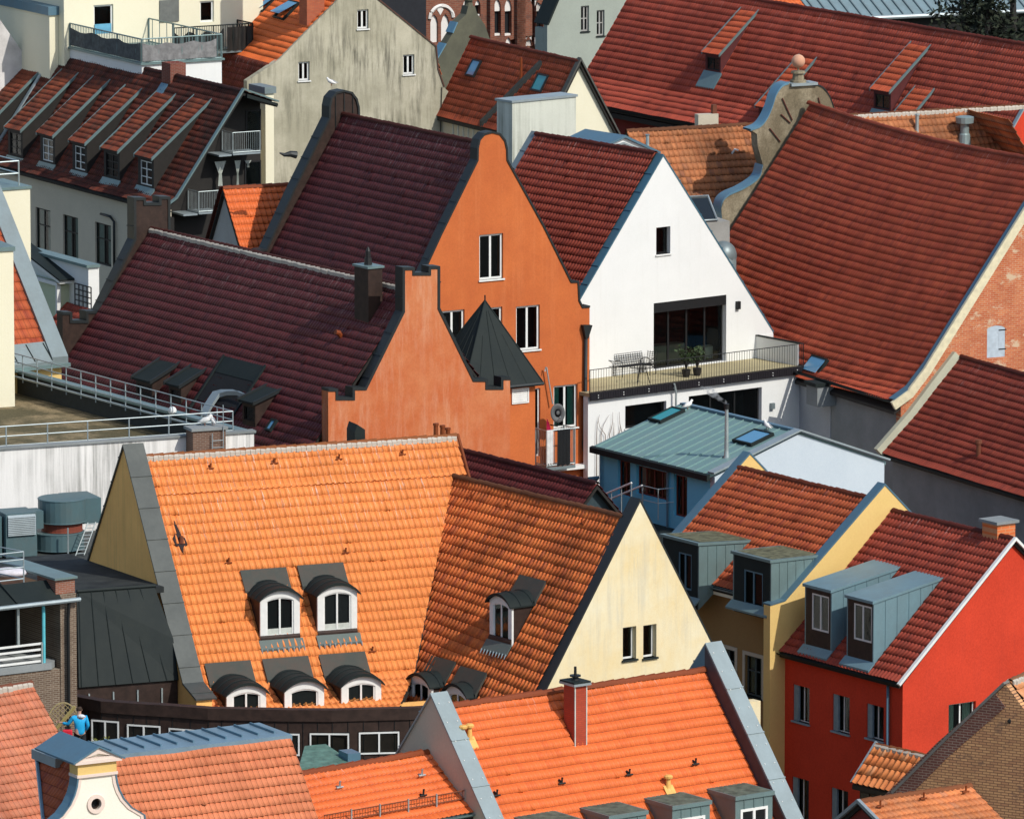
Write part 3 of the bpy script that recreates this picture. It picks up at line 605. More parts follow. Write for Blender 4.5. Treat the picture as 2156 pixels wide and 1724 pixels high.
# balcony
bl=f.g((11,230,448)); br=f.g((11,440,440)); M=lambda a,b,c:f.P(c,a,b); z0=(bl[1]+br[1])/2; aL,aR=bl[0],br[0]
Bc=MB().box(M,aR,aL,z0-.12,z0,-.95,-.0,ZINC).build('balcony',H)
mb=MB(); ht=f.g((11,330,205),-.95)[1]-z0
railing(mb,f.P(-.9,aL,z0),f.P(-.9,aR,z0),ht,1,STEEL,rails=(.05,1),r=.025,bars=9); railing(mb,f.P(-.9,aR,z0),f.P(-.0,aR,z0),ht,1,STEEL,rails=(.05,1),r=.025,bars=6); railing(mb,f.P(-.9,aL,z0),f.P(-.0,aL,z0),ht,1,STEEL,rails=(.05,1),r=.025,bars=6)
mb.build('railing',Bc)
cl=MB(); 
for (x0,x1,zb_,m_) in ((.36,.82,-.0,BLACK),(-.02,.22,.1,plain('white_cloth',(.7,.7,.68),.9))):
    n=9; vs=[]
    for i in range(n): a=aL+(aR-aL)*(x0+(x1-x0)*i/(n-1)); dp=-.94-.03*(i%2); vs+=[f.P(dp,a,z0+zb_+.04*(i%3)),f.P(dp,a,z0+ht+.01)]
    cl.add(vs,[(2*i,2*i+1,2*i+3,2*i+2) for i in range(n-1)],m_)
solo('laundry','black and white cloths hung over the balcony rail of the orange gable house','laundry',cl,recalc=False)
cl=MB(); vs=[]; mR=plain('crimson_cloth',(.4,.01,.06),.9); a=aL+.0
for i in range(6): vs+=[f.P(-.9+.03*(i%2),a-.05*i,z0+ht-.02),f.P(-.86+.05*(i%2),a-.03*i-.02,z0+ht+.55-.05*i)]
cl.add(vs,[(2*i,2*i+1,2*i+3,2*i+2) for i in range(5)],mR); solo('crimson_towel','crimson towel draped at the left end of the small balcony','towel',cl,recalc=False)
# satellite dish
dc=f.g((7,400,1580),-.85); C0=f.P(-.85,dc[0],dc[1]); S=thing('satellite_dish','dark grey satellite dish on a pole before the lowest window of the orange gable','satellite dish',C0-ZV*.6)
nn=np.array([.25,-.95,.12]); nn/=np.linalg.norm(nn); a_=np.cross(nn,ZV); a_/=np.linalg.norm(a_); b_=np.cross(a_,nn); mb=MB(); vs=[C0+nn*-.04]; K=20
for r_,dd in ((.17,-.035),(.3,-.015),(.39,0.),(.4,-.02)):
    for i in range(K): t_=2*math.pi*i/K; vs.append(C0+(a_*math.cos(t_)*.78+b_*math.sin(t_))*r_+nn*dd)
fs=[(0,1+i,1+(i+1)%K) for i in range(K)]+[(1+j*K+i,1+j*K+(i+1)%K,1+(j+1)*K+(i+1)%K,1+(j+1)*K+i) for j in range(3) for i in range(K)]
mb.add(vs,fs,plain('dish_grey',(.10,.105,.105),.6)); mb.build('dish',S,smooth=True,recalc=False)
MB().tube([C0-b_*.3,C0-b_*.15+nn*.35],.012,STEEL,5).ball(C0-b_*.15+nn*.35,.03,STEEL,n=6).build('receiver_arm',S)
MB().tube([C0-nn*.1,C0-nn*.12-ZV*.55,f.P(-.1,dc[0]-.1,dc[1]-.6)],.03,BLACK,6).build('bracket',S)
p0=f.g((7,315,1240),-.2); p1=f.g((7,360,1510),-.2); MB2=MB().tube([f.P(-.2,*p1),f.P(-.2,*p0)],.035,STEEL,6).tube([f.P(-.2,*p0),f.P(-.2,p0[0]+.04,p0[1]+.03),f.P(-.2,p0[0]+.08,p0[1]-.15)],.03,STEEL,6)
solo('mast','leaning grey mast on the orange wall above the satellite dish','mast',MB2)
APRON=metal('apron_lead',(.10,.13,.12),.5,.5,0,.2)
FLASH=metal('flashing_lead',(.05,.055,.047),.6,.6,0,.2,dirt=(.10,.06,.045))
def arched(H,f,kz,w,u0,u1,zt,zbot,side=WHITE,cheek=BROWNCLAD,roofm=ZDARK,curt=0,win='2',apron=True,planter=0,flash=True,label=None):
    "barrel-roofed dormer with a white arched front; kz(w) = slope height"
    wd=u1-u0; rise=.2*wd; sp=zt-rise; top=arcpts(u0,u1,sp,rise,12); M=lambda a,b,d:f.P(a,w-d,b); F=Face(M,None)
    ins=.15*wd; r=(u0+ins,u1-ins,zbot+.15,zt-.27); ar=.13
    if win!='2': r=(u0+ins,u1-ins,zbot+.0,zt-.30)
    mb=MB(); mb.wall(M,[(u0,zbot)]+top+[(u1,zbot)],[hole(r,ar)],.08,side)
    D=mb.build('dormer',H,recalc=False,label=label)
    # cheeks
    wb=w
    while kz(wb)<zt+.03 and wb>0: wb-=.02
    ws=w
    while kz(ws)<sp and ws>0: ws-=.02
    mb=MB()
    for x in (u0-.005,u1-.075): mb.prism([f.P(x,w-.08,kz(w)-.5),f.P(x,w-.08,sp),f.P(x,ws-.2,sp),f.P(x,ws-.2,kz(ws)-.5)],f.R*.08,cheek)
    mb.box(lambda a,b,c:f.P(a,b,c),u0,u1,w-.09,w-.005,kz(w)-.5,zbot-.005,cheek)
    mb.build('cheek',D)
    o1=arcpts(u0-.09,u1+.09,sp-.05,rise+.13,14); i1=arcpts(u0-.09,u1+.09,sp-.10,rise+.08,14); mb=MB(); n=len(o1); ww=[w+.14]; x=w+.14-.45
    while x>wb-.15: ww.append(x); x-=.5
    ww.append(wb-.25); vs=[]
    for q in ww:
        vs+=[f.P(a,q,b) for a,b in o1]+[f.P(a,q,b) for a,b in i1]
    fs=[]
    for s_ in range(len(ww)-1):
        o=s_*2*n
        for i in range(n-1): fs+=[(o+i,o+i+1,o+2*n+i+1,o+2*n+i),(o+n+i,o+n+i+1,o+3*n+i+1,o+3*n+i)]
        fs+=[(o,o+n,o+3*n,o+2*n),(o+n-1,o+2*n-1,o+4*n-1,o+3*n-1)]
    for i in range(n-1): fs.append((i,i+1,n+i+1,n+i))
    mb.add(vs,fs,roofm)
    for q in ww[1:-1]: mb.tube([f.P(a,q,b+.012) for a,b in o1],.018,roofm,4)
    mb.build('dormer_roof',D,recalc=False)
    window(D,F,r,WHITE,2 if win=='2' else 1,d=.03,fw=.055,sub=True,depth=.03,arch=ar,curt=0)
    if planter:
        MB().box(M,r[0]+.05,r[1]-.05,r[2]+.05,r[2]+.25,.045,.05,CURT).build('window_planter',D)
    nv=[-math.sin(math.atan2(kz(0)-kz(1),1))*-1,0]
    S=lambda a,b,c:f.P(a,b,kz(b)+c)
    if apron:
        m2=MB(); m2.box(S,u0-.08,u1+.08,w+.06,w+.28,.07,.13,APRON); m2.box(S,u0,u1,w,w+.06,.05,.2,BROWNCLAD)
        for i in range(9): a=u0-.05+(u1-u0+.1)*i/8; m2.tube([S(a,w+.28,.13),S(a,w+.36,.09)],[.035,.01],ZPALE,4)
        m2.build('apron',D)
    if flash:
        m2=MB(); m2.box(S,u0-.12,u1+.12,wb-.16,ws+.1,.06,.19,FLASH); m2.build('flashing',D)
    return D
# ================================================================ big ochre-gabled house with bright orange tiles
f=F3=ridge((9,1060,405),(10,1520,250),13.8); L=f.L; K3=1.2
k3=lambda w:13.8-min(abs(w),5.8)*K3-max(0,abs(w)-5.8)*.4
H=H3=thing('ochre_gable_house','large house with a bright orange roof, ochre end gable and five arched dormers','house',f.P(L/2,0,0))
vis=[(0,13.8),(5.8,13.8-5.8*K3),(7.7,13.8-5.8*K3-.75)]; hid=[(0,13.8),(4.4,13.8-4.4*K3)]
gu=-.62
gt=lambda w:13.8-abs(w)*K3+.42
near=[(7.1,0),(7.1,6.9),(5.9,7.15),(0,gt(0)),(-4.3,gt(4.3)),(-4.3,0)]
mb=MB(); mb.wall(lambda a,b,d:f.P(gu+d,a,b),near,[],.55,S_OCHRE); mb.box(lambda a,b,c:f.P(a,b,c),gu+.56,L,7.0,7.3,0,6.2,S_OCHRE); mb.box(lambda a,b,c:f.P(a,b,c),gu+.56,L,-4.3,-4.0,0,k3(4.2)-.2,S_OCHRE)
mb.wall(lambda a,b,d:f.P(L-d,a,b),[(7.0,0),(7.0,6.3),(5.8,k3(5.8)-.1),(0,13.7),(-4.3,k3(4.3)-.1),(-4.3,0)],[],.3,S_OCHRE)
mb.build('wall',H,recalc=False)
mb=MB(); mb.strip([(-4.4,gt(4.4)),(0,gt(0)),(5.9,7.15),(7.2,6.85)],.06,lambda a,b,d:f.P(d,a,b),gu-.06,.06,metal('grey_lead',(.07,.078,.074),.5,.5,.2,.25),seam=1.2)
mb.build('coping',H)
va=f.P(*f.sl((956,1003),vis[0],vis[1])); vb_=f.P(*f.sl((874,1413),vis[0],vis[1])); vn=np.cross(vb_-va,ZV); vn=vn if np.dot(vn,f.R)>0 else -vn; VC=[(va,vn)]
ur=4*.3828/math.hypot(1,K3)
tiles(H,f,0,L,[vis[0],(ur,k3(ur))],T_ORANGE,tw=.215,th=.385,amp=.062,lip=.045,jit=.9)
tiles(H,f,0,L,[(ur-.012,k3(ur-.012))]+vis[1:],T_ORANGE,tw=.215,th=.385,amp=.062,lip=.045,jit=.9,clip=VC); tiles(H,f,0,L,[(-w,z) for w,z in hid],T_ORANGE,tw=.215,th=.385,amp=.055,lip=.045)
MB().box(lambda a,b,c:f.P(a,b,k3(b)+c),0,L,ur-.04,ur-.005,-.03,.085,ORANGE_CLAY).build('tile_course',H); slab(H,f,0,L,[vis[0],(ur,k3(ur))],off=.08); slab(H,f,0,L,[(ur,k3(ur))]+vis[1:],off=.08,clip=VC); slab(H,f,0,L,[(-w,z) for w,z in hid],off=.08)
ridgecap(H,f,-.0,L,13.86,T_ORANGE,r=.13,mort=True)
def dorm(f,A,B,bl,br,crown,kz,H=None,**kw):
    a=f.sl(bl,A,B); w=a[1]; b=f.s(br,w); c=f.s(crown,w); u0,u1=sorted((a[0],b[0])); return arched(H,f,kz,w,u0,u1,c[1],(a[2]+b[1])/2,**kw)
A,B=vis[0],vis[1]
dorm(f,A,B,(14,62,398),(14,357,372),(10,210,1388),k3,H,planter=1,label='upper left arched dormer')
dorm(f,A,B,(14,490,360),(14,785,336),(10,640,1350),k3,H,planter=1,label='upper right arched dormer')
for i,(pl,pr,cr) in enumerate((((13,1695,880),(13,1990,880),(13,1850,715)),((14,243,880),(14,538,880),(14,395,683)),((14,668,880),(14,965,880),(14,820,648)))):
    w=7.1; a=f.s(pl,w);b=f.s(pr,w);c=f.s(cr,w); arched(H,f,k3,w,a[0],b[0],c[1],c[1]-1.75,apron=False,win='1' if i==1 else '2')
def hook(H,f,A,B,p,m=DARKW):
    v=f.sl(p,A,B); z=lambda w:A[1]+(w-A[0])*(B[1]-A[1])/(B[0]-A[0]); P=lambda u,w,h:f.P(u,w,z(w)+h)
    MB().tube([P(v[0],v[1]-.15,.05),P(v[0],v[1],.16),P(v[0],v[1]+.02,.34)],.035,m,5).tube([P(v[0]-.12,v[1],.14),P(v[0]+.12,v[1],.14)],.03,m,5).build('roof_hook',H)
for p in ((9,1575,515),(9,2055,475),(10,165,475),(10,650,445),(10,1125,410),(9,1710,1220),(10,700,1145),(14,900,500)): hook(H,f,A,B,p,T_RUST)
# scorched hole in the tiles with a bare pot
v=f.sl((9,1345,1050),A,B); S=lambda a,b,c:f.P(a,b,13.8-b*K3+c)
mb=MB(); rng=random.Random(3)
soot=plain('soot',(.03,.02,.02),.9)
pts=[(-.13,-.75),(-.02,-1.25),(.07,-.75),(.12,-.35),(.26,-.15),(.3,.22),(.1,.33),(.02,.75),(-.06,.35),(-.24,.2),(-.28,-.2),(-.16,-.4)]
q=[S(v[0]+a*.8,v[1]+b*.42,.105) for a,b in pts]; mb.prism(q,np.array([0,0,-.03]),soot); 
mb.build('soot_patch',H); MB().tube([S(v[0]+.05,v[1]+.02,.05),S(v[0]+.05,v[1]+.02,.3)],[.09,.07],T_PINK,7).build('broken_vent',H)
mb=MB()
for i,(p,h) in enumerate((((10,1398,235),.28),((10,1455,235),.2),((10,1537,250),.1))):
    a=f.h(p,13.9); 
    MB().tube([f.P(a[0],-.35,13.3),f.P(a[0],-.35,13.95+h)],[.09,.08],T_RUST,8).tube([f.P(a[0],-.35,13.9+h),f.P(a[0],-.35,13.98+h)],.1,T_RUST,8).build('chimney_pot',H)
MB().tube([f.P(L+.06,.05,13.9),f.P(L+.06,3.5,k3(3.5)+.05)],.06,T_RUST,6).build('verge_trim',H)
# little dark box dormers peeping over the ridge (other slope)
for (p,q) in (((10,830,270),(10,918,215)),):
    a=f.g; u=f.h(p,13.9)[0]; u1=f.h((10,918,270),13.9)[0]; M=lambda a,b,c:f.P(a,b,c)
    m2=MB(); c=(u+u1)/2; w=-.9
    m2.prism([f.P(u,w,12.9),f.P(u,w,14.05),f.P(c-.1,w,14.3),f.P(u1,w,14.1),f.P(u1,w,12.9)],-f.W*.8,ZDARK); m2.build('ridge_dormer',H)
# ================================================================ yellow gable wing with sooty tiles
zr=f.sl((10,1510,545),A,B)[2]
f=F4=ridge((11,893,845),(10,1510,545),zr); L=f.L
apx=onplane((11,1015,735),f.P(-.45,0,0),f.R); a0=f.uw(apx)
g0=-.45; G=lambda p:f.g(p,g0)
H=H4=thing('yellow_gable_house','house with a pale yellow pointed gable and sooty orange roof','house',f.P(L/2,0,0))
lb=G((11,500,1770)); rb=G((15,1562,450)); rl=[G((15,1770,850)),G((15,1915,838))]
kl=(a0[2]-lb[1])/(lb[0]-a0[1]); kr=(a0[2]-rb[1])/(a0[1]-rb[0]); ca=a0[1]
print('H19 kl,kr',kl,kr,'apex w',ca,'lb',lb,'rb',rb,'rl',rl,'z',zr,a0)
WL=6.2
near=[(WL,0),(WL,a0[2]-kl*(WL-ca)),(ca,a0[2]),(rl[0][0],rl[0][1]),(rl[1][0],rl[1][1]),(rl[1][0],0)]
F=gface(f,g0); w1=F.rect((15,885,292),(15,985,522)); w2=F.rect((15,1038,276),(15,1136,508))
mb=MB(); mb.wall(F.M,near,[hole(w1),hole(w2)],.4,S_YELLOW)
mb.box(lambda a,b,c:f.P(a,b,c),g0+.41,L+1,WL-.35,WL-.05,0,a0[2]-kl*(WL-ca)-.6,S_YELLOW)
mb.box(lambda a,b,c:f.P(a,b,c),g0+.41,L+1,rl[1][0]+.02,rl[1][0]+.3,0,rl[1][1]-.3,S_YELLOW)
mb.build('wall',H,recalc=False)
for r in (w1,w2):
    window(H,F,r,WHITE,1,d=.2,fw=.06,sill=ZDARK,depth=.4)
kt=kl-.04; tw4=lambda u,w:.2*np.maximum(w,0)*np.clip(u/L,0,1.2); vis=[(0,zr),(WL+.2,zr-kt*(WL+.2))]; hid=[(0,zr),(-rl[0][0],zr-kr*(-rl[0][0]))]
tiles(H,f,-.02,L+3.2,vis,T_RUST,tw=.185,th=.37,amp=.05,lip=.045,jit=.8,twist=tw4); tiles(H,f,-.02,L+.5,[(-w,z) for w,z in hid],T_RUST,tw=.185,th=.37,amp=.05,lip=.045)
slab(H,f,0,L+3,vis,off=.08); slab(H,f,0,L,[(-w,z) for w,z in hid],off=.08)
ridgecap(H,f,0,L,zr+.05,T_TAN,r=.12,mort=False)
mb=MB(); mb.strip([(WL+.1,a0[2]-kl*(WL+.1-ca)),(ca,a0[2]),(rl[0][0],rl[0][1])],.06,lambda a,b,d:f.P(d,a,b),g0-.01,.08,COPEDK); mb.build('coping',H)
A,B=vis; k4=lambda w:zr-abs(w)*(kt-.08)
d=f.sl((14,1940,520),A,B)
w=d[1]-.1; u0,u1=sorted((f.s((14,1775,425),w)[0],f.s((14,1940,470),w)[0])); zt=f.s((14,1860,50),w)[1]; zb=f.s((14,1775,425),w)[1]
arched(H,f,k4,w,u0,u1,zt,zb+.05,curt=.3,label='single upper arched dormer')
for pl,pr,cr in (((14,1175,800),(14,1340,800),(14,1235,640)),((14,1447,850),(14,1615,850),(14,1510,718))):
    a=f.sl((pl[0],pl[1]+110,960),A,B); w=a[1]; u0,u1=sorted((f.s(pl,w)[0],f.s(pr,w)[0])); zt=f.s(cr,w)[1]; arched(H,f,k4,w,u0,u1,zt,zt-1.5,apron=False)
for p in ((10,1640,730),(10,1910,800),(11,580,930)): hook(H,f,A,B,p,T_FRESH)
# ================================================================ foreground house: fresh orange roof, zinc copings
f=F5=ridge((14,1450,880),(15,1500,605),13); L=f.L; K5=1.16
k5=lambda w:13-abs(w)*K5
H=H5=thing('zinc_coping_house','house with a fresh orange roof, tall red chimney and wide dotted zinc copings','house',f.P(L/2,0,0))
vis=[(0,13),(4.6,k5(4.6))]; hid=[(0,13),(3.6,k5(3.6))]
gt=lambda w:k5(w)+.38
near=[(4.5,0),(4.5,gt(4.5)),(0,gt(0)),(-3.5,gt(3.5)),(-3.5,0)]
S_FRONT=S_BEIGE
mb=MB(); mb.wall(lambda a,b,d:f.P(-.5+d,a,b),near,[],.49,S_BEIGE); mb.wall(lambda a,b,d:f.P(L+.55-d,a,b),[(a,b+.35 if b>1 else b) for a,b in near],[],.49,S_BEIGE)
for x in(4.2,-3.5): mb.box(lambda a,b,c:f.P(a,b,c),0,L+.05,x,x+.3,0,k5(x)-.3,S_BEIGE)
mb.build('wall',H,recalc=False)
Z5=metal('bright_zinc',(.27,.33,.34),.25)
for (x0,x1,dz) in ((-.56,.04,0),(L+.0,L+.6,.35)):
    cp=MB().strip([(4.6,gt(4.6)+dz),(0,gt(0)+dz),(-3.6,gt(3.6)+dz)],.05,lambda a,b,d:f.P(d,a,b),x0,x1,Z5,seam=1.6).build('coping',H)
    mb=MB()
    for i in range(11):
        for uu in (x0+.12,x1-.12): w=.25+i*.42; mb.ball(f.P(uu,w,gt(w)+dz+.09),.022,WHITE,n=5)
    mb.build('rivets',cp)
MB().prism([f.P(L-.015,0,12.7),f.P(L-.015,0,gt(0)+.35),f.P(L-.015,4.6,gt(4.6)+.35),f.P(L-.015,4.6,k5(4.6)-.3)],f.R*.03,plain('shaded_flashing',(.05,.045,.055),.5)).build('flashing',H)  # dark sheet: the shade of the parapet's inner face put into the colour
MB().prism([f.P(L-.015,0,12.7),f.P(L-.015,0,gt(0)+.35),f.P(L-.015,-3.6,gt(3.6)+.35),f.P(L-.015,-3.6,k5(3.6)-.3)],f.R*.03,ZBLUE).build('flashing',H)
gable_roof(H,f,0,L-.03,vis,hid,T_FRESH,tw=.165,th=.3,amp=.03,lip=.035,sec=PANT,jit=.4)
A,B=vis
# chimney
b=f.sl((15,527,1180),A,B); b2=f.sl((15,612,1165),A,B); bl_=f.sl((15,440,1040),A,B)
u0=min(b[0],b2[0]); u1=u0+.42; w1=b[1]; w0=w1-.55
tp=f.s((15,530,712),w1)[1]
CR=brick('chimney_clinker',(.42,.07,.035),(.36,.06,.03),(.3,.06,.04),s=1.4,R=tuple(f.R[:2]))
mb=MB(); M=lambda a,b,c:f.P(a,b,c); mb.box(M,u0,u1,w0,w1,k5(w1)-.6,tp,CR); C=mb.build('chimney',H)
mb=MB(); 
for a,b_ in ((u0-.012,w1),(u1-.02,w1)): mb.box(M,a,a+.035,b_-.02,b_+.012,k5(w1)-.1,tp,CURT)
mb.build('corner_trim',C)
mb=MB(); mb.box(M,u0-.09,u1+.09,w0-.09,w1+.09,tp,tp+.05,ZDARK); mb.box(M,u0-.1,u1+.1,w0-.1,w1+.1,tp-.07,tp,ZPALE); mb.build('chimney_cap',C)
c=f.P((u0+u1)/2,(w0+w1)/2,tp); MB().tube([c,c+ZV*.1,c+ZV*.101,c+ZV*.16,c+ZV*.161,c+ZV*.2,c+ZV*.201,c+ZV*.45],[.14,.12,.09,.09,.17,.17,.045,.04],BLACK,10).build('chimney_pot',C)
YV=plain('yellow_vent',(.72,.42,.12),.5)
for p,hh in (((14,1590,1180),.5),((14,1640,1170),.5),((15,1240,1530),.42)):
    v=f.sl(p,A,B); S=lambda a,b,c:f.P(a,b,k5(b)+c); c=f.P(v[0],v[1]-.1,v[2]+.12)
    MB().box(S,v[0]-.17,v[0]+.17,v[1]-.12,v[1]+.12,.04,.09,YV).tube([c-ZV*.1,c+ZV*.03,c+ZV*(hh-.12),c+ZV*(hh-.1),c+ZV*(hh-.04),c+ZV*hh],[.15,.09,.065,.13,.14,.08],YV,10).build('vent_pipe',H)
for p in ((15,430,1490),(15,935,1425),(15,1430,1345),(14,1830,1580)): hook(H,f,A,B,p)
# flat zinc box dormers along the eave
for i,(pb,pr_,pf) in enumerate((((15,1690,1470),(15,2022,1510),(15,1728,1555)),((15,1215,1540),(15,1555,1580),(15,1255,1625)),((15,745,1610),(15,1080,1655),(15,780,1700)),((15,270,1680),(15,605,1725),(15,300,1775)))):
    a=f.sl(pb,A,B); zt=a[2]+.02; q=f.h(pr_,zt); r_=f.h(pf,zt); u0,u1=r_[0],q[0]; w=(q[1]+r_[1])/2
    S_=sface(f,w-.06); rr=(u0+.22,u1-.22,zt-1.5,zt-.42)
    mb=MB(); mb.wall(S_.M,[(u0+.04,zt-2.2),(u0+.04,zt-.1),(u1-.04,zt-.1),(u1-.04,zt-2.2)],[hole(rr)],.06,ZGREEN)
    for x in(u0+.04,u1-.1): mb.prism([f.P(x,w-.12,zt-2.2),f.P(x,w-.12,zt-.1),f.P(x,a[1]-.1,zt-.1)],f.R*.06,ZGREEN)
    for j in range(1,4): x=u0+(u1-u0)*j/4; mb.box(M,x-.012,x+.012,w-.06,w-.035,zt-.42,zt-.1,ZGREEN)
    D=mb.build('dormer',H,recalc=False)
    mb=MB(); mb.box(M,u0,u1,a[1]-.15,w,zt-.12,zt,ZGREEN); mb.box(M,u0+.06,u1-.06,a[1]-.1,w-.06,zt,zt+.006,plain('bitumen_felt',(.10,.12,.09),.9,var=.4)); mb.build('dormer_roof',D)
    window(D,S_,rr,WHITE,2,d=-.02,fw=.08,sub=True,depth=.4)
# ================================================================ low orange wing in front of the grey gable
a=F5.uw(onplane((14,1310,1220),F5.P(-.52,0,0),F5.R)); zq=a[2]
F7=ridge((13,560,1289),(14,280,1105),13.2); f=F6=ridge((14,350,1385),(14,1310,1220),zq); L=f.L
# unify direction with the gable it leans on
e=f.s; bq=F5.P(-.52,*F5.g((14,1640,1670),-.52)); bb=f.uw(bq); K6=(zq-bb[2])/bb[1]; print('H15',f.R,L,'k',K6,'w',bb)
H=thing('low_orange_roofed_house','lower house with plain orange roof and snow guard, built against the beige gable','house',f.P(L/2,0,0))
k6=lambda w:zq-abs(w)*K6; vis=[(0,zq),(bb[1]+.05,k6(bb[1]+.05))]; hid=[(0,zq),(2.2,k6(2.2))]
cl=[(F5.P(-.5,0,0),F5.R)]; c7=F7.P(F7.L+.3,0,0)
gable_roof(H,f,-6,L+3,vis,hid,T_FRESH,tw=.165,th=.3,amp=.03,lip=.035,clip=cl,jit=.4)
mb=MB(); 
for x in (bb[1]-.35,-2.1): mb.box(lambda a,b,c:f.P(a,b,c),f.uw(F7.P(F7.L+.2,0,0)+F7.W*2)[0]+.8,L-.2,x,x+.3,0,k6(x)-.35,S_BEIGE)
mb.build('wall',H)
gutter(H,f,f.uw(F7.P(F7.L,0,0)+F7.W*3)[0]+.6,L-.1,bb[1]+.08,k6(bb[1])-.02,ZGREEN,.09)
A,B=vis; v0=f.sl((14,1570,1600),A,B); wg=v0[1]; P=lambda u,h:f.P(u,wg,k6(wg)+.1+h)
mb=MB(); ue=f.sl((14,1585,1560),A,B)[0]; us_=f.sl((14,500,1735),A,B)[0]
for h in (.02,.25): mb.tube([P(us_,h),P(ue,h)],.02,T_SALMON,5)
n=int((ue-us_)/.1)
for i in range(n): mb.tube([P(us_+i*.1,.02),P(us_+i*.1,.25)],.009,T_SALMON,3,False)
for i in range(8): 
    x=ue-.12-i*1.05
    if x>us_: mb.box(lambda a,b,c:f.P(a,b,k6(wg)+c),x-.02,x+.02,wg-.02,wg+.02,.0,.4,STEEL)
mb.build('snow_guard',H)
for p in ((14,655,1520),(14,1270,1430)): hook(H,f,A,B,p,STEEL)
hook(H,f,A,B,(14,1280,1580))
# ================================================================ baroque house: salmon mansard with zinc deck
Zt=13.2; f=F7; L=f.L
lb=f.h((13,265,1205),Zt); print('H16 R',f.R,'left-back',lb,L)
K7=1.25; k7=lambda w:Zt-w*K7; WB=lb[1]
H=H7=thing('baroque_gable_house','salmon tiled mansard house with ribbed blue zinc deck and small baroque gable','house',f.P(L/2,0,0))
vis=[(0,Zt),(4.2,k7(4.2))]
cl=[(f.P(0,0,Zt),f.R*-1.25/1.6+ (-ZV)*0)]
# front slope, mitred at the hip on the left
nh=np.cross(f.P(-4,4,k7(4))-f.P(0,0,Zt),ZV)
if np.dot(nh,f.R)>0: nh=-nh
tiles(H,f,-4.2,L,vis,T_SALMON,tw=.165,th=.29,amp=.012,lip=.035,sec=FLATT,jit=.5,clip=[(f.P(0,0,0),nh)],scal=.05)
fl_=Fr(f.P(0,0,Zt),-f.W); fl_.W=-f.R          # hip end slope: runs back from the corner, falls to the left
hA=f.P(0,0,Zt); hn=np.cross(f.W,(f.P(-1,0,k7(1))-hA)); q1=onplane((13,268,1210),hA,hn); q2=onplane((13,322,1724),hA,hn); cn=np.cross(q2-q1,ZV); cn=cn if np.dot(cn,f.W)<0 else -cn
tiles(H,fl_,-4.2,-WB,[(0,Zt),(4.2,k7(4.2))],T_RUSSET,tw=.165,th=.29,amp=.012,lip=.035,sec=FLATT,clip=[(f.P(0,0,0),-nh),(q1,cn)])  # russet instead of salmon: the hip's shade is put into the tile colour
MB().tube([q1+ZV*.05,q2+ZV*.05,q2+(q2-q1)*.5],.06,ZDECK,6).build('verge_strip',H)
mb=MB(); M=lambda a,b,c:f.P(a,b,c)
mb.box(M,-.05,L+.05,WB,.06,Zt-.1,Zt+.06,ZDECK)
n=13
for i in range(n): x=.3+(L-.6)*i/(n-1); mb.box(M,x-.02,x+.02,WB+.1,-.35,Zt+.06,Zt+.12,ZBLUE)
mb.build('zinc_deck',H)
mb=MB(); mb.box(M,-2.5,L,WB+.6,3.8,0,Zt-5.2,S_CREAM); mb.box(M,1.8,L-.1,WB+.6,-.1,Zt-5.2,Zt-.12,S_CREAM); mb.build('wall',H)
MB().wall(lambda a,b,d:f.P(L-d,a,b),[(WB,Zt-5.3),(WB,Zt-.1),(0,Zt-.1),(4,k7(4)-.1),(4,Zt-5.3)],[],.2,T_SALMON).build('verge_wall',H,recalc=False)
MB().box(M,-.35,-.05,WB-.1,WB+1.4,Zt-.25,Zt+.02,ZPALE).build('gutter',H)
# baroque gable
wB=1.75; F=sface(f,wB); q=lambda x,y:F.pix((13,x,y))
ax=q(740,1180); l0=q(575,1330); r0=q(865,1300); c=(l0[0]+r0[0])/2; z1=(l0[1]+r0[1])/2; hw=(r0[0]-l0[0])/2
zt=q(740,1180)[1]; ez=q(865,1262)[1]; yb=q(720,1385)[1]; z9=q(720,1900)[1]
G=thing('baroque_dormer_gable','small cream baroque gable with pediment and round window at bottom left','gable',f.P(c,wB-.2,z9))
hwb=[(hw*.93,0),(hw*.95,.12),(hw*1.0,.3),(hw*1.12,.52),(hw*1.35,.78),(hw*1.75,1.05),(hw*2.4,1.3),(hw*2.6,2.2)]
base=yb; out=[(c-a,base-b) for a,b in hwb][::-1]+[(c+a,base-b) for a,b in hwb]
S_PINK=stucco('pinkish_trim',(.72,.6,.52),(.68,.55,.47),.3); S_IV=stucco('ivory_render',(.80,.77,.66),(.76,.73,.6),.3)
oc=q(715,1607); K=20; circ=lambda r:[(oc[0]+math.cos(2*math.pi*i/K)*r,oc[1]+math.sin(2*math.pi*i/K)*r) for i in range(K)]
MB().wall(F.M,out,[circ(.16)],.3,S_IV).build('wall',G,recalc=False)
mb=MB(); mb.ring(circ(.27),circ(.16),F.M,-.05,.1,S_PINK); mb.build('window_surround',G)
mb=MB(); mb.ring(circ(.165),circ(.12),F.M,.08,.14,BROWNCLAD); mb.add([F.M(a,b,.16) for a,b in circ(.16)],[tuple(range(K))],ROOM); mb.build('round_window',G)
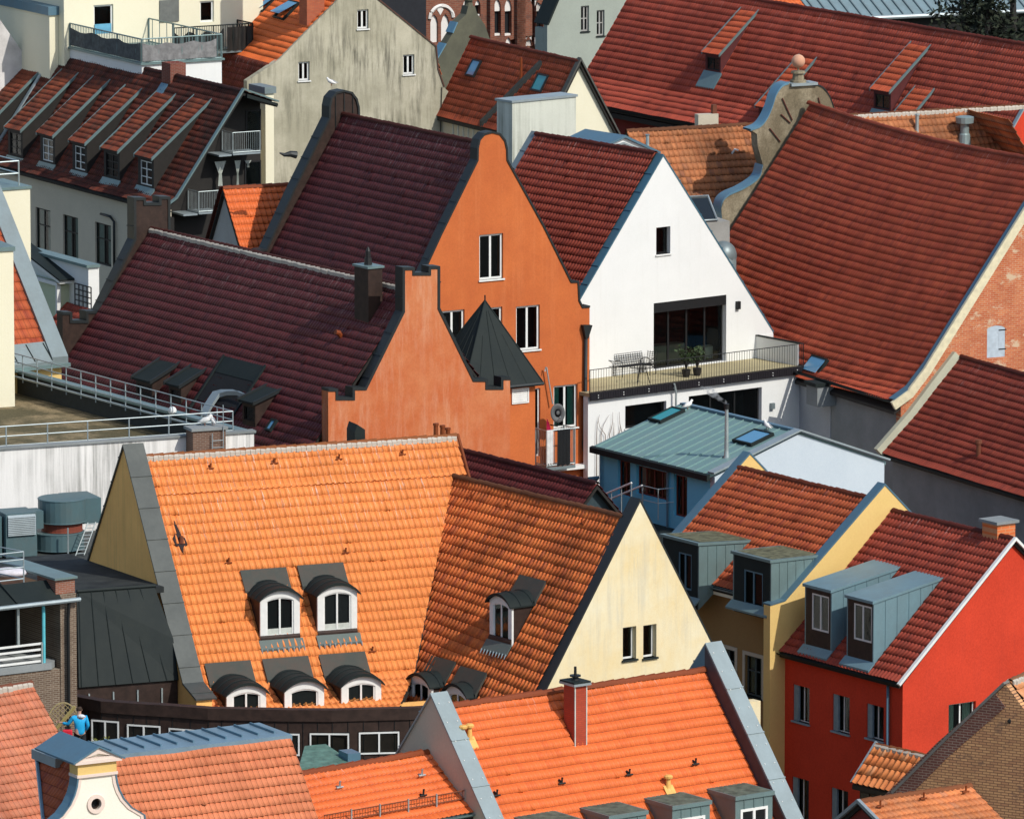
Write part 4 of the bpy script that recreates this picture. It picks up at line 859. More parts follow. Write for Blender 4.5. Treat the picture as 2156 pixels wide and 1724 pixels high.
for s_ in (-1,1):
    pts=[(c+s_*a,base-b) for a,b in hwb]; ins=[(c+s_*(a-.09),base-b-.03) for a,b in hwb]
    mb=MB(); vs=[F.M(a,b,-.03) for a,b in pts]+[F.M(a,b,-.03) for a,b in ins]+[F.M(a,b,.02) for a,b in pts]+[F.M(a,b,.02) for a,b in ins]; n=len(pts)
    fs=[]
    for i in range(n-1): fs+=[(i,i+1,n+i+1,n+i),(n+i,n+i+1,3*n+i+1,3*n+i),(i,i+1,2*n+i+1,2*n+i)]
    mb.add(vs,fs,S_PINK); mb.build('edge_trim',G,recalc=False)
    vs=[F.M(a+s_*.0,b,-.05) for a,b in pts]+[F.M(a+s_*.05,b,.42) for a,b in pts]; vs+= [F.M(a+s_*.05,b,-.05) for a,b in pts]; n=len(pts)
    MB().add(vs,[(i,i+1,n+i+1,n+i) for i in range(n-1)]+[(i,i+1,2*n+i+1,2*n+i) for i in range(n-1)],ZBLUE).build('side_coping',G,recalc=False)
mb=MB(); mb.box(F.M,c-hw,c+hw,yb,ez-.05,-.05,.45,S_GOLD); mb.box(F.M,c-hw-.03,c+hw+.03,yb-.05,yb+.03,-.08,.45,S_PINK); mb.box(F.M,c-hw-.12,c+hw+.12,ez-.06,ez+.03,-.16,.5,S_PINK)
mb.build('entablature',G)
mb=MB(); tri=[(c-hw-.12,ez+.03),(c,zt),(c+hw+.12,ez+.03)]; inn=[(c-hw+.16,ez+.1),(c,zt-.16),(c+hw-.16,ez+.1)]
mb.ring(tri,inn,F.M,-.14,.0,S_PINK); mb.prism([F.M(a,b,-.02) for a,b in tri],F.M(0,0,.5)-F.M(0,0,0),S_IV); mb.build('pediment',G)
mb=MB(); R2=[(c-hw-.2,ez+.02),(c,zt+.06),(c+hw+.2,ez+.02)]
for i in (0,1):
    a,b=R2[i],R2[i+1]; mb.add([F.M(a[0],a[1],-.2),F.M(b[0],b[1],-.2),F.M(b[0],b[1],2.2),F.M(a[0],a[1],2.2),F.M(a[0],a[1]-.05,-.2),F.M(b[0],b[1]-.05,-.2),F.M(b[0],b[1]-.05,2.2),F.M(a[0],a[1]-.05,2.2)],[(0,1,2,3),(4,5,6,7),(0,1,5,4),(2,3,7,6),(0,3,7,4),(1,2,6,5)],ZBLUE)
mb.build('gable_roof',G)
# ================================================================ faded salmon roof at the left edge
f=F8=ridge((13,-700,850),(13,230,705),11.6); L=f.L; bq=f.g((13,470,1140),L); K8=(11.6-bq[1])/bq[0]; print('H17',f.R,L,bq,K8)
H=thing('faded_salmon_roof_house','house with a faded salmon tiled roof at the lower left edge','house',f.P(L/2,0,0))
vis=[(0,11.6),(5.5,11.6-K8*5.5)]; hid=[(0,11.6),(3,11.6-K8*3)]
gable_roof(H,f,0,L,vis,hid,T_PINK,tw=.17,th=.3,amp=.012,lip=.03,sec=FLATT,mort=True,capr=.12,scal=.05)
body(H,f,.2,L-.15,vis,hid,S_CREAM)
# ================================================================ low zinc mansard against the ochre gable
f=F3; wt,wb=4.0,5.4; tl=f.s((9,575,1390),wt); tr=f.s((9,1135,1375),wt); bl=f.s((13,590,725),wb); br=f.s((13,1335,695),wb)
zt=(tl[1]+tr[1])/2; zb=(bl[1]+br[1])/2; uL=min(tl[0],bl[0])-.05; uR=gu-.02
H=thing('zinc_mansard_annex','low annex with a steep dark seamed zinc roof, left of the ochre gable','annex',f.P(uL-.5,3,0))
mb=MB(); P=f.P
mb.prism([P(tl[0],wt,zt),P(uR-.35,wt,zt),P(uR,wb-.5,zb+1.3),P(uR,wb,zb),P(bl[0],wb,zb)],-f.W*.12-ZV*.05,ZDARK)
for i in range(6):
    k=(i+.15)/6; a=P(tl[0]+(uR-.5-tl[0])*k,wt,zt+.02); b=P(bl[0]+(uR+.1-bl[0])*k,wb,zb+.02); mb.tube([a,b],.022,ZDARK,4)
mb.tube([P(tl[0],wt,zt),P(uR-.3,wt,zt)],.07,ZDARK,6)
mb.build('mansard_roof',H)
mb=MB(); 
gb=[f.g(p,gu) for p in ((9,650,1185),(9,1165,1310))]
z0=9.75; mb.prism([P(uR,-6,z0-.2),P(uR,wt,zt-.05),P(uL,wt,zt-.05),P(uL-5,wt-2,zt-.3),P(uL-5,-6,z0-.3)],ZV*-.2,metal('bitumen_deck',(.02,.023,.024),.3,.8,0,.15)); mb.build('flat_roof',H)
mb=MB(); mb.box(P,bl[0]-.1,uR-.0,wb-.35,wb-.1,0,zb-.02,BROWNCLAD); mb.box(P,uL-5,uL-.0,2,wt-.6,0,zt-.6,BROWNCLAD)
for i in range(5): u=bl[0]+.35+i*.85; mb.box(P,u,u+.05,wb-.1,wb-.05,zb-1.1,zb-.25,STEEL)
mb.build('wall',H)
# ================================================================ curved dark timber building
zc=7.9; pts=[onz(p,zc) for p in ((13,-250,560),(13,240,715),(13,560,800),(13,760,838),(13,1000,855),(13,1290,872),(13,1560,892),(13,2155,903),(14,600,905),(14,1180,890),(14,1700,860))]
H=thing('curved_timber_building','long dark brown clad building whose curved front carries a ribbon of white framed windows','building',(-8,247.5,0))
def poly2(pts,n):
    P=[np.array(p) for p in pts]; return P
back=np.array([.37,.93,0])
mb=MB(); vs=[]
for p in pts:
    q=p+back*.0
    vs+=[q-ZV*7.9,q-ZV*.38,q-back*.07-ZV*.38,q-back*.07,q+back*.3,q+back*.3-ZV*2.6]
n=len(pts); fs=[]
for i in range(n-1):
    for j in range(5): fs.append((i*6+j,i*6+j+1,(i+1)*6+j+1,(i+1)*6+j))
mb.add(vs,fs,BROWNCLAD)
for i in range(n-1):
    d=pts[i+1]-pts[i]; l=np.linalg.norm(d); m=max(1,int(l/.42))
    for k in range(m): q=pts[i]+d*k/m; mb.tube([q-back*.012-ZV*.4,q-back*.012-ZV*3],.014,BLACK,4,False)
mb.build('wall',H,recalc=False)
mb=MB(); a=[p+back*.28-ZV*2.4 for p in pts]; b=[p+back*9-ZV*2.4 for p in pts]; mb.add(a+b,[(i,i+1,n+i+1,n+i) for i in range(n-1)],metal('deck_felt',(.05,.05,.048),.3,.85,0)); mb.build('flat_roof',H,recalc=False)
wl=[(13,683,978,890,1140),(13,950,1012,1200,1150),(13,1262,1040,1480,1200),(14,110,1080,355,1262),(14,430,1080,725,1262),(14,797,1075,1100,1262)]
for (r,x0,y0,x1,y1) in wl:
    X=lambda p:V(p)[0]
    for i in range(n-1):
        # pick the wall segment seen at this column
        def px(P_): v=P_-CP; k=np.dot(v,FW); return 1078+FPX*np.dot(v,RT)/k
        if px(pts[i])<=X((r,(x0+x1)/2,y0))<px(pts[i+1]): break
    fr=Fr(pts[i],pts[i+1]-pts[i]); F=sface(fr,.03); rr=F.rect((r,x0,y0),(r,x1,y1)); rr=(rr[0],rr[1],rr[3]-.72,rr[3])
    window(H,F,rr,WHITE,2,d=-.02,fw=.05,depth=.1,dd=.03)
# ================================================================ brick loggia house at the left edge
f=F9=Fr(atD((9,560,1452),247),(.84,.54)); P=f.P; F=sface(f,0); S=lambda r,x,y:F.pix((r,x,y))
H=thing('brick_loggia_house','brown brick house with a dark loggia, slatted white rail and turquoise post','house',P(-2.5,-1.5,0))
BR=brick('brown_clinker',(.13,.085,.06),(.2,.14,.1),(.3,.26,.2),s=1.3,R=tuple(f.R[:2]))
pr=S(13,575,400)[0]; pl=S(13,455,400)[0]; zg=S(9,560,1452)[1]; zfl=S(13,200,575)[1]; zb2=S(13,480,640)[1]
mb=MB(); mb.box(P,pl,pr,-.5,-.02,0,zg+.15,BR); mb.box(P,-9,pl-.0,-.45,-.05,0,zfl-.25,BR); mb.box(P,-9,pl,-3.2,-3.0,zfl-.3,zg,DARKW); mb.box(P,pl,pr-.05,-3.3,-.51,0,zg,BR); mb.build('wall',H)
pt=S(9,530,1310)[1]; mb=MB(); mb.box(P,pl-.12,pr-.0,-1.3,-.1,zg+.16,pt,brick('red_clinker',(.28,.1,.06),(.2,.09,.06),(.3,.24,.2),s=1.3,R=tuple(f.R[:2]))); mb.box(P,pl-.2,pr+.05,-3.8,.0,pt,pt+.07,ZGREEN); mb.build('parapet_pier',H)
mb=MB(); mb.prism([P(-9,0,zfl),P(pl-.35,0,zfl),P(pl-.02,-.35,zfl),P(pl-.02,-3,zfl),P(-9,-3,zfl)],-ZV*.22,S_CONC); mb.build('balcony_slab',H)
mb=MB(); zt=S(9,0,1395)[1]
mb.prism([P(-9,.12,zg+.02),P(-9,-.7,zg+.55),P(-9,-.7,zg+.3),P(-9,.12,zg-.12)],f.R*(9+pl-.0),ZDARK)
for i in range(12): u=-9+i*.62; (mb.tube([P(u,.1,zg+.07),P(u-.15,-.5,zg+.5),P(u-.2,-.68,zg+.62)],.03,ZDARK,5) if u<pl else None)
mb.build('pent_roof',H); MB().tube([P(-9,.2,zg-.02),P(pr+.02,.2,zg-.02)],.075,ZPALE,8).build('gutter',H)
MB().tube([P(pl+.25,.12,zg-.1),P(pl+.22,.1,zg-.6),P(pl+.2,.1,0)],.06,BLACK,6).build('drainpipe',H)
mb=MB(); rt=S(13,0,450)[1]; ur=S(13,325,500)[0]
for i in range(4): z=zfl+.08+(rt-zfl-.08)*i/3.0; mb.box(P,-9,ur,-.1,-.07,z-.035,z+.035,WHITE)
for i in range(4): mb.box(P,ur-1.9*i-.05,ur-1.9*i,-.07,-.03,zfl,rt+.03,STEEL)
mb.build('slat_railing',H)
uc=S(13,340,300)[0]; TQ=plain('turquoise_paint',(.12,.5,.58),.4); MB().tube([P(uc,-.12,zfl),P(uc,-.12,zg-.02)],.055,TQ,8).build('post',H)
uc=S(13,148,300)[0]; MB().box(P,uc-.04,uc+.04,-.16,-.08,rt,zg-.1,STEEL).build('post',H)
mb=MB(); mb.box(P,-4.2,-2.9,-2.9,-2.85,zfl+.2,zg-.4,ROOM); mb.ball(P(-4.05,-1.0,zg-.5),.16,STEEL,n=7); mb.tube([P(-4.05,-1.0,zg-.35),P(-4.05,-1.0,zg-.02)],.01,STEEL,4); mb.build('hanging_lamp',H)
# green roof terrace above it
mb=MB(); MOSS=stucco('sedum_roof',(.12,.10,.05),(.1,.05,.03),.8,fine=.6); mb.box(P,-9,pl-.3,-5,-.72,zg+.25,zg+.5,MOSS); mb.build('green_roof',H)
f9=f
mb=MB(); zr_=zg+.5; hp=S(9,155,1130)[1]-zr_-.05
A0=P(-6,-.95,zr_); A1=f.P(S(9,305,1250)[0]-.1,-.95,zr_); A2=A1+f.W*-2.4+f.R*-.5
railing(mb,A0,A1,1.0,5,ZPALE,(.12,.5,.75,1),.022); railing(mb,A1,A2,1.0,2,ZPALE,(.12,.5,.75,1),.022); railing(mb,A2,A2-f.R*2-f.W*-.0+f.W*-2,1.0,2,ZPALE,(.12,.5,.75,1),.022)
mb.build('railing',H)
MB().ball(P(S(9,380,1230)[0]-.3,-2.2,zr_+.1),.5,plain('white_tarp',(.6,.58,.62),.6),(1.2,.7,.35),12).build('covered_cushion',H,smooth=True)
# ================================================================ flat roofed white building with gravel roof and rail
f=F10=ridge((9,0,345),(9,1400,250),11.8); P=f.P; c=f.h((9,1880,208),11.8); uc,wc=c; d2=F1.R   # far edge runs parallel to the plum roof
H=thing('gravel_flat_roof_building','white building with run-off streaks, flat gravel roof and galvanised rails','building',P(2,-6,0))
Cn=P(uc,0,0); far1=Cn+d2*17; left1=P(-6,0,0); left2=left1+d2*17
def up(p,z): return np.array([p[0],p[1],z])
mb=MB(); mb.prism([up(p,10.95) for p in (Cn-f.R*.3+d2*.3,far1,left2,left1+d2*.3)],-ZV*.2,M_GRAVEL); mb.build('gravel_roof',H)
mb=MB(); nrm=-f.W
mb.box(P,-6,uc,-.28,0,0,11.8,S_STAIN); mb.prism([up(Cn,0),up(far1,0),up(far1-f.R*.28,0),up(Cn-f.R*.3-f.W*.28,0)],ZV*11.75,plain('shaded_parapet',(.03,.035,.035),.8)); mb.build('wall',H)  # far parapet coloured dark to stand for shade on its inner face
mb=MB(); mb.box(P,-6,uc+.06,-.33,.07,11.8,11.88,S_CONC); mb.prism([up(Cn+f.R*.06,11.76),up(far1+f.R*.06,11.76),up(far1-f.R*.4,11.76),up(Cn-f.R*.4,11.76)],ZV*.08,ZGREEN); mb.build('coping',H)
mb=MB(); A=up(P(-6,-.5,0),11.5); Bp=up(P(uc-1.5,-.5,0),11.5); h=f.s((9,355,150),-.5)[1]-11.5
xs=[f.s((9,x,200),-.5)[0] for x in (45,355,655,965,1262)]
for x in xs: mb.tube([up(P(x,-.5,0),11.5),up(P(x,-.5,0),11.5+h)],.028,ZPALE,6)
for t in (.33,.66,1): mb.tube([up(P(-6,-.5,0),11.5+h*t),up(P(f.s((9,1740,60),-.5)[0],-.5,0),11.5+h*t)],.022,ZPALE,6)
mb.build('railing',H)
mb=MB(); e0=up(P(f.s((9,1740,60),-.5)[0],-.5,0),11.5)
railing(mb,e0,e0+d2*16.5,h,15,ZPALE,(.4,.7,1),.022); o=mb.build('railing',H)
mb=MB(); mb.tube([e0+d2*.5+ZV*.15,e0+d2*16.5+ZV*.15],.045,ZPALE,5); mb.build('kerb_rail',H)
# brick chimney with ladder
ch=f.s((9,1500,365),.25); u0=f.s((9,1410,300),.3)[0]; u1=f.s((9,1655,300),.3)[0]; zc=f.s((9,1500,190),.35)[1]
mb=MB(); mb.box(P,u0,u1,.05,.75,7,zc,brick('dark_brick',(.13,.07,.05),(.18,.1,.07),(.25,.2,.16),s=1.3,R=tuple(f.R[:2]))); C=mb.build('chimney',H); MB().box(P,u0-.07,u1+.07,-.02,.82,zc,zc+.1,S_CONC).build('chimney_cap',C)
mb=MB(); ul=u1-.55
for x in (ul,ul+.42): mb.tube([P(x,.85,9),P(x,.85,zc-.1 if x==ul else zc+.9)],.02,ZPALE,5)
for i in range(12): mb.tube([P(ul,.85,9+.25*i),P(ul+.42,.85,9+.25*i)],.014,ZPALE,4)
mb.build('ladder',C)
def bird(name,label,pos,s=1,col=None,yaw=0,up_=True):
    m=col or plain('gull_white',(.75,.75,.72),.7); c=np.array(pos); d=np.array([math.cos(yaw),math.sin(yaw),0]); mb=MB()
    mb.tube([c-d*.2*s+ZV*.1*s,c-d*.1*s+ZV*.12*s,c+ZV*.16*s,c+d*.1*s+ZV*.2*s,c+d*.14*s+ZV*.26*s,c+d*.17*s+ZV*.3*s,c+d*.21*s+ZV*.29*s],[.012*s,.05*s,.085*s,.07*s,.04*s,.042*s,.01*s],m,8)
    g_=plain('wing_grey',(.35,.37,.38),.8); mb.tube([c-d*.24*s+ZV*.12*s+RT*.03,c+d*.05*s+ZV*.21*s+RT*.03],[.01*s,.05*s],g_,6)
    for k in (-.03,.03): mb.tube([c+np.cross(d,ZV)*k*s+ZV*.1*s,c+np.cross(d,ZV)*k*s],.008*s,plain('bird_leg',(.4,.15,.08),.6),4)
    return solo(name,label,'bird',mb,smooth=True,recalc=False)
bird('pigeon','pale pigeon sitting left on the brick chimney cap of the gravel roof',P((u0+u1)/2,.3,zc+.1),1.3); bird('pigeon','pale pigeon sitting right on the brick chimney cap of the gravel roof',P((u0+u1)/2+.3,.35,zc+.1),1.1,yaw=2)
MB1=MB().ball(e0+d2*4.3+ZV*(h*.45),.16,WHITE,n=8); solo('round_lamp','round white lamp on the far rail of the gravel roof','lamp',MB1,smooth=True)
# ---------------------------------------------------------------- plant on the lower deck in front of the streaked wall
zd=8.7; wq=4.2; F=sface(f,wq); q=lambda x,y:F.pix((9,x,y))
DUCT=metal('painted_duct',(.075,.14,.155),.4,.5,.1,.3); 
T=thing('ventilation_unit','grey louvred ventilation box with teal duct, left of the round tanks','ventilation unit',P(q(150,1000)[0],wq-.5,zd))
a=q(45,1000); b=q(275,812); mb=MB(); mb.box(P,a[0],b[0],wq-1.2,wq,zd,b[1],DUCT); mb.box(P,b[0],b[0]+.35,wq-1.0,wq-.3,zd+.9,b[1]-.02,DUCT); mb.box(P,-6,a[0]-.08,wq-1.2,wq-.2,zd,b[1]-.1,DUCT); mb.build('casing',T)
mb=MB(); 
for i in range(11): z=a[1]+.05+(b[1]-a[1]-.12)*i/11; mb.add([P(a[0]+.06,wq+.09,z),P(b[0]-.06,wq+.09,z),P(b[0]-.06,wq+.005,z+.09),P(a[0]+.06,wq+.005,z+.09)],[(0,1,2,3)],ZPALE)
mb.build('louvre',T,recalc=False)
T=thing('round_tank','pair of stacked teal round duct drums with a ladder, left of the ochre gable','tank',P(q(560,1100)[0],wq-1,zd))
cx=q(535,900)[0]; r=(q(720,900)[0]-q(365,900)[0])/2*.96; c=P(cx,wq-1.0,0); zu1=q(500,780)[1]+.2; zu0=q(500,915)[1]; zl1=q(500,985)[1]; zl0=q(500,1115)[1]
def drum(c,r,z0,z1,m,name,T):
    K=28; mb=MB(); vs=[c*np.array([1,1,0])+np.array([math.cos(2*math.pi*i/K)*r,math.sin(2*math.pi*i/K)*r,z]) for z in(z0,z1) for i in range(K)]
    mb.add(vs,[(i,(i+1)%K,K+(i+1)%K,K+i) for i in range(K)]+[tuple(range(K)),tuple(range(K,2*K))],m)
    for zz in (z0+.02,z1-.02): mb.tube([vs[i]*np.array([1,1,0])+ZV*zz for i in list(range(K))+[0]],.02,m,4,False)
    return mb.build(name,T,recalc=False)
drum(c,r,zu0,zu1,DUCT,'upper_drum',T); drum(c-f.R*.15,r*1.08,zl0,zl1,DUCT,'lower_drum',T); drum(c,r*.85,zl1,zu0,plain('rust_red_band',(.2,.05,.03),.7),'band',T)
m2=MB(); m2.box(P,cx+r*.35,cx+r*1.6,wq-2.2,wq-.7,zu0-.1,zu1-.05,DUCT); m2.build('duct_box',T)
m2=MB(); 
for x in (q(485,1200)[0],): m2.tube([P(x,wq+.35,zd),P(x,wq+.35,zu0)],.03,STEEL,5)
l0=q(530,1240); l1=q(640,880); 
for dx in (0,.32): m2.tube([P(l0[0]+dx,wq+.5,zd),P(l1[0]+dx*.9,wq+.25,l1[1])],.022,STEEL,5)
for i in range(9): t=(i+.5)/9; x=l0[0]+(l1[0]-l0[0])*t; z=zd+(l1[1]-zd)*t; m2.tube([P(x,wq+.5-.25*t,z),P(x+.32,wq+.5-.25*t,z)],.014,STEEL,4)
m2.build('ladder',T)
MB2=MB().box(P,-8,f3u if False else 6.2,.0,9,zd-.5,zd-.05,metal('deck_sheet',(.035,.04,.04),.4,.7,0)); 
MB2.box(P,-7.5,5.8,1,8.5,0,zd-.5,BROWNCLAD)
o=solo('plant_deck_building','low dark flat-roofed block carrying the ventilation unit and round tank','building',MB2)
# ================================================================ cream stair tower and zinc-edged tiled roof at the left edge
D0=atD((5,100,1355),291); f=F11=Fr(atD((5,100,1355),288),(.93,.37)); P=f.P; S=lambda x,y:f.s((5,x,y),0)
zt=S(50,370)[1]; zb=S(50,1355)[1]; ur=S(104,800)[0]
mb=MB(); mb.box(P,ur-4,ur,-1.6,0,0,zt,S_CREAM); H=thing('cream_stair_tower','cream rendered tower with dark cap at the left edge, above the gravel roof','tower',P(ur-2,-.8,0)); mb.build('wall',H)
MB().box(P,ur-4,ur+.06,-1.7,.06,zt,zt+.16,ZGREEN).build('coping',H)
f=F12=Fr(atD((5,510,1195),292),(.83,.56)); P=f.P; A=f.s((5,510,1195),0); B=f.g
# slope: eave at w=0, climbs back
e=f.s((5,345,1080),0); kk=1.2; zl=A[1]; up2=lambda w:zl-w*kk
H=thing('zinc_edged_roof_house','narrow red tiled roof with a very wide blue-grey zinc verge behind the cream tower','house',P(A[0]-2,-3,0))
us=f.sl((5,340,1080),(0,zl),(-3,zl+3*kk))[0]
tiles(H,f,us-5,us,[(-9.0,up2(-9.0)),(-.5,up2(-.5))],T_RUSSET,tw=.22,th=.42,amp=.015,lip=.045,sec=FLATT)
mb=MB(); M=lambda a,b,c:f.P(a,b,up2(b)+c)
mb.box(M,us,A[0],-9.2,0,-.1,.22,ZINC); mb.build('verge_cover',H)
mb=MB(); mb.box(M,us-5,us,-.55,.02,-.1,.1,ZINC)
for i in range(4): mb.tube([M(us-.1-i*.75,-.5,.12),M(us+.02-i*.75,.0,.12)],.025,ZDARK,4)
mb.build('eaves_apron',H)
MB().box(P,us-5,A[0]-.15,-6,-.25,0,zl-.12,S_GOLD).build('wall',H); MB().box(P,us-5,A[0]+.05,-.1,.1,zl-.18,zl-.04,ZGREEN).build('gutter',H)
# ================================================================ white stair block with green gutter and shed
f=F13=ridge((5,660,490),(5,180,360),11.4); P=f.P; Sf=sface(f,0); S=lambda x,y:Sf.pix((5,x,y))
H=thing('white_rear_block','white walled block with a sloping green metal gutter and a pale green lean-to','building',P(2,-1,0))
mb=MB(); mb.box(P,0,9,-.5,0,0,11.38,S_WHITE); mb.build('wall',H); MB().box(P,-.1,9,-.5,.12,11.38,11.5,ZGREEN).build('gutter',H)
a=S(555,575); b=S(525,600); 
mb=MB(); z1=S(525,600)[1]; uu=S(525,600)[0]; mb.box(P,uu+.1,9,.0,.5,0,z1-.1,stucco('sage_panel',(.5,.55,.38),(.45,.5,.34),.2)); mb.build('lean_to',H)
mb=MB(); mb.box(P,uu,uu+.14,.45,.62,8,z1,WHITE); mb.box(P,uu,9,.45,.6,z1-.14,z1,WHITE); mb.prism([P(uu-.3,.65,z1+.12),P(uu+6,.65,z1+.12+1.5),P(uu+6,.65,z1+1.38),P(uu-.3,.65,z1)],-f.W*.6,WHITE); mb.prism([P(uu-.4,.7,z1+.2),P(uu+6,.7,z1+.2+1.5),P(uu+6,.7,z1+1.62),P(uu-.4,.7,z1+.12)],-f.W*.8,ZDARK)
mb.build('lean_to_roof',H)
t0=S(580,770); t1=S(700,640); mb=MB()
for i in range(5): 
    x=t1[0]+(t0[0]-t1[0])*i/4; mb.box(P,x-.02,x+.02,.1,.14,t0[1],t1[1],BLACK); z=t0[1]+(t1[1]-t0[1])*i/4; mb.box(P,t1[0],t0[0],.1,.14,z-.02,z+.02,BLACK)
mb.build('trellis',H)
tiles(H,f,S(660,770)[0]-.4,S(520,770)[0],[(.1,S(600,772)[1]),(1.5,S(600,772)[1]-1.3)],T_RED,tw=.2,th=.33,name='porch_roof')
# ================================================================ taupe house with five lean-to dormers
f=F14=ridge((1,1810,680),(1,420,360),15); L=f.L; P=f.P
H=thing('lean_to_dormer_house','taupe house whose old red roof carries a row of long lean-to dormers','house',P(L/2,0,0))
e=f.g((1,1310,1490)); e2=f.g((1,1215,1560)); k=(15-e[1])/e[0]
vis=[(0,15),(e[0],e[1]),(e2[0],e2[1])]; hid=[(0,15),(1.75,14.35)]
L2=L-.3
gable_roof(H,f,-.1,L2,vis,hid,T_MOSSY,cap=T_MOSSY,tw=.18,th=.3,amp=.03,lip=.035,jit=1.2)
for (p0_,p1_,w) in (((-.16,-.02),None,0),): MB().strip([(-1.75,14.4),(0,15.06),(e[0],e[1]+.05),(e2[0],e2[1]+.03)],.07,lambda a,b,d:f.P(d,a,b),-.25,-.05,ZGREEN).build('verge',H)
MB().strip([(-1.75,14.4),(0,15.06),(e[0],e[1]+.05),(e2[0],e2[1]+.03)],.07,lambda a,b,d:f.P(d,a,b),L2-.02,L2+.2,ZPALE).build('verge',H)
wf=e2[0]-.3; F=sface(f,wf); wr=[F.rect((5,265,38),(5,380,400)),F.rect((5,470,92),(5,586,445)),F.rect((5,710,148),(5,832,492))]
zf=e2[1]-.15
mb=MB(); mb.wall(F.M,[(0.4,0),(.4,zf),(L2-.2,zf),(L2-.2,0)],[hole(r) for r in wr],.35,S_TAUPE)
mb.box(P,1.5,L2-.5,-1.6,-1.3,0,14.1,S_TAUPE); mb.wall(lambda a,b,d:f.P(L2-.2-d,a,b),[(wf,0),(wf,zf),(e[0],e[1]-.1),(0,14.85),(-1.6,14.3),(-1.6,0)],[],.3,S_TAUPE); mb.build('wall',H,recalc=False)
for r in wr: window(H,F,r,BLACK,2,(.62,),d=.08,fw=.07,curt=.7,depth=.3,sill=None)
gutter(H,f,0,L2,e2[0]+.05,e2[1]-.03,ZDARK,.09)
dp=[F.M(*F.pix(p),-.12) for p in ((5,770,90),(5,840,110),(5,870,150),(5,872,500))]; pipe(H,dp,.06,COPEDK)
# recessed gable side with balconies; the roof's shadow is put into its dark colour
mb=MB(); u=1.3
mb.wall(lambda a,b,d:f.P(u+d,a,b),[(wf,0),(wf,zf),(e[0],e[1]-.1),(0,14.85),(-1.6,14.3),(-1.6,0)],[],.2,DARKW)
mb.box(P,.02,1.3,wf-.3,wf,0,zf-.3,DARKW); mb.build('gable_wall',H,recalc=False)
cb=f.g((1,2060,770)); c0=f.g((1,1830,700)); MB().prism([P(-.25,c0[0],c0[1]),P(-.25,cb[0],cb[1]),P(-.25,cb[0],cb[1]-.12),P(-.25,c0[0],c0[1]-.18)],f.R*1.6,ZDARK).build('canopy',H)
for (p,q_,h) in (((1,1740,1145),(1,1945,1140),.95),((1,1485,1590),(1,1645,1580),.95),((1,1370,1605),(1,1475,1595),.0),((1,1635,1160),(1,1730,1155),0)):
    a=f.g(p,.15); b=f.g(q_,.15); z=(a[1]+b[1])/2
    B=MB().box(P,.12,1.3,b[0],a[0],z-.08,z,ZPALE).build('balcony',H)
    if h:
        mb=MB(); hh=.95; railing(mb,P(.15,a[0],z),P(.15,b[0],z),hh,1,STEEL,(.05,1),.02,bars=13); railing(mb,P(.15,a[0],z),P(1.2,a[0],z),hh,1,STEEL,(.05,1),.02,bars=8); mb.build('railing',B)
for (p,q_) in (((1,1605,1395),(1,1690,1205)),((1,1755,1390),(1,1800,1200)),((1,1830,1255),(1,1880,1200))):
    a=f.g(p,.9); b=f.g(q_,.9); x0,x1=b[0],a[0]; z0,z1=a[1],b[1]; mb=MB(); vs=[]; n=9
    for i in range(n):
        t=i/(n-1); x=x0+(x1-x0)*t; xm=(x0+x1)/2+(x-(x0+x1)/2)*.25; vs+=[P(.9+.03*(i%2),x,z1),P(.9+.03*(i%2),xm,z0+(z1-z0)*.5),P(.9+.03*(i%2),(x0+x1)/2+(x-(x0+x1)/2)*.4,z0)]
    mb.add(vs,[(3*i+j,3*i+j+1,3*i+j+4,3*i+j+3) for i in range(n-1) for j in (0,1)],CURT); mb.build('curtain',H,recalc=False)
for (p,q_) in (((1,1830,1390),(1,1950,1200)),((1,1840,1130),(1,1950,820))):
    a=f.g(p,1.28); b=f.g(q_,1.28); F=gface(f,1.3); window(H,F,(min(a[0],b[0]),max(a[0],b[0]),a[1],b[1]),BLACK,1,d=-.05,depth=.1)
A,B=vis[0],vis[1]
tk=dict(tw=.18,th=.3,amp=.03,lip=.035,jit=1.2)
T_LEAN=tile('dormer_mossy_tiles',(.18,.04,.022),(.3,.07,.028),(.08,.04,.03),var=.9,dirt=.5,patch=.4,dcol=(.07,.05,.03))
for (fl,fr_,bl_,br_,bs,pale) in (((1,35,945),(1,160,972),(1,520,562),(1,640,588),(1,150,1205),0),((1,275,985),(1,400,1017),(1,745,615),(1,860,628),(1,385,1250),1),((1,515,1040),(1,640,1075),(1,935,695),(1,1085,668),(1,612,1310),1),((1,750,1095),(1,885,1132),(1,1190,682),(1,1285,748),(1,872,1370),0),((1,1005,1150),(1,1140,1182),(1,1430,745),(1,1560,755),(1,1125,1430),1),((1,-215,895),(1,-85,925),(1,365,540),(1,485,545),(1,-100,1140),0)):
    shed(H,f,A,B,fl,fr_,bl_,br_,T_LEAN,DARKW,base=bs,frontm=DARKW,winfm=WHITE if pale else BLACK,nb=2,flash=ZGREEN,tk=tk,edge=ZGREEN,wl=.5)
v=f.h((1,1270,560),15); mb=MB(); mb.box(P,v[0]-.45,v[0]+.45,-.5,.3,14,f.s((1,1270,465),0)[1],brick('chimney_brick',(.22,.06,.04),(.16,.05,.035),(.2,.15,.12),s=1.3,R=(1,0))); mb.build('chimney',H)
M=lambda a,b,c:f.P(a,b,15-b*k+c); MB().box(M,v[0]-.3,v[0]+.4,.35,1.1,.02,.09,ZBLUE).build('flashing',H)
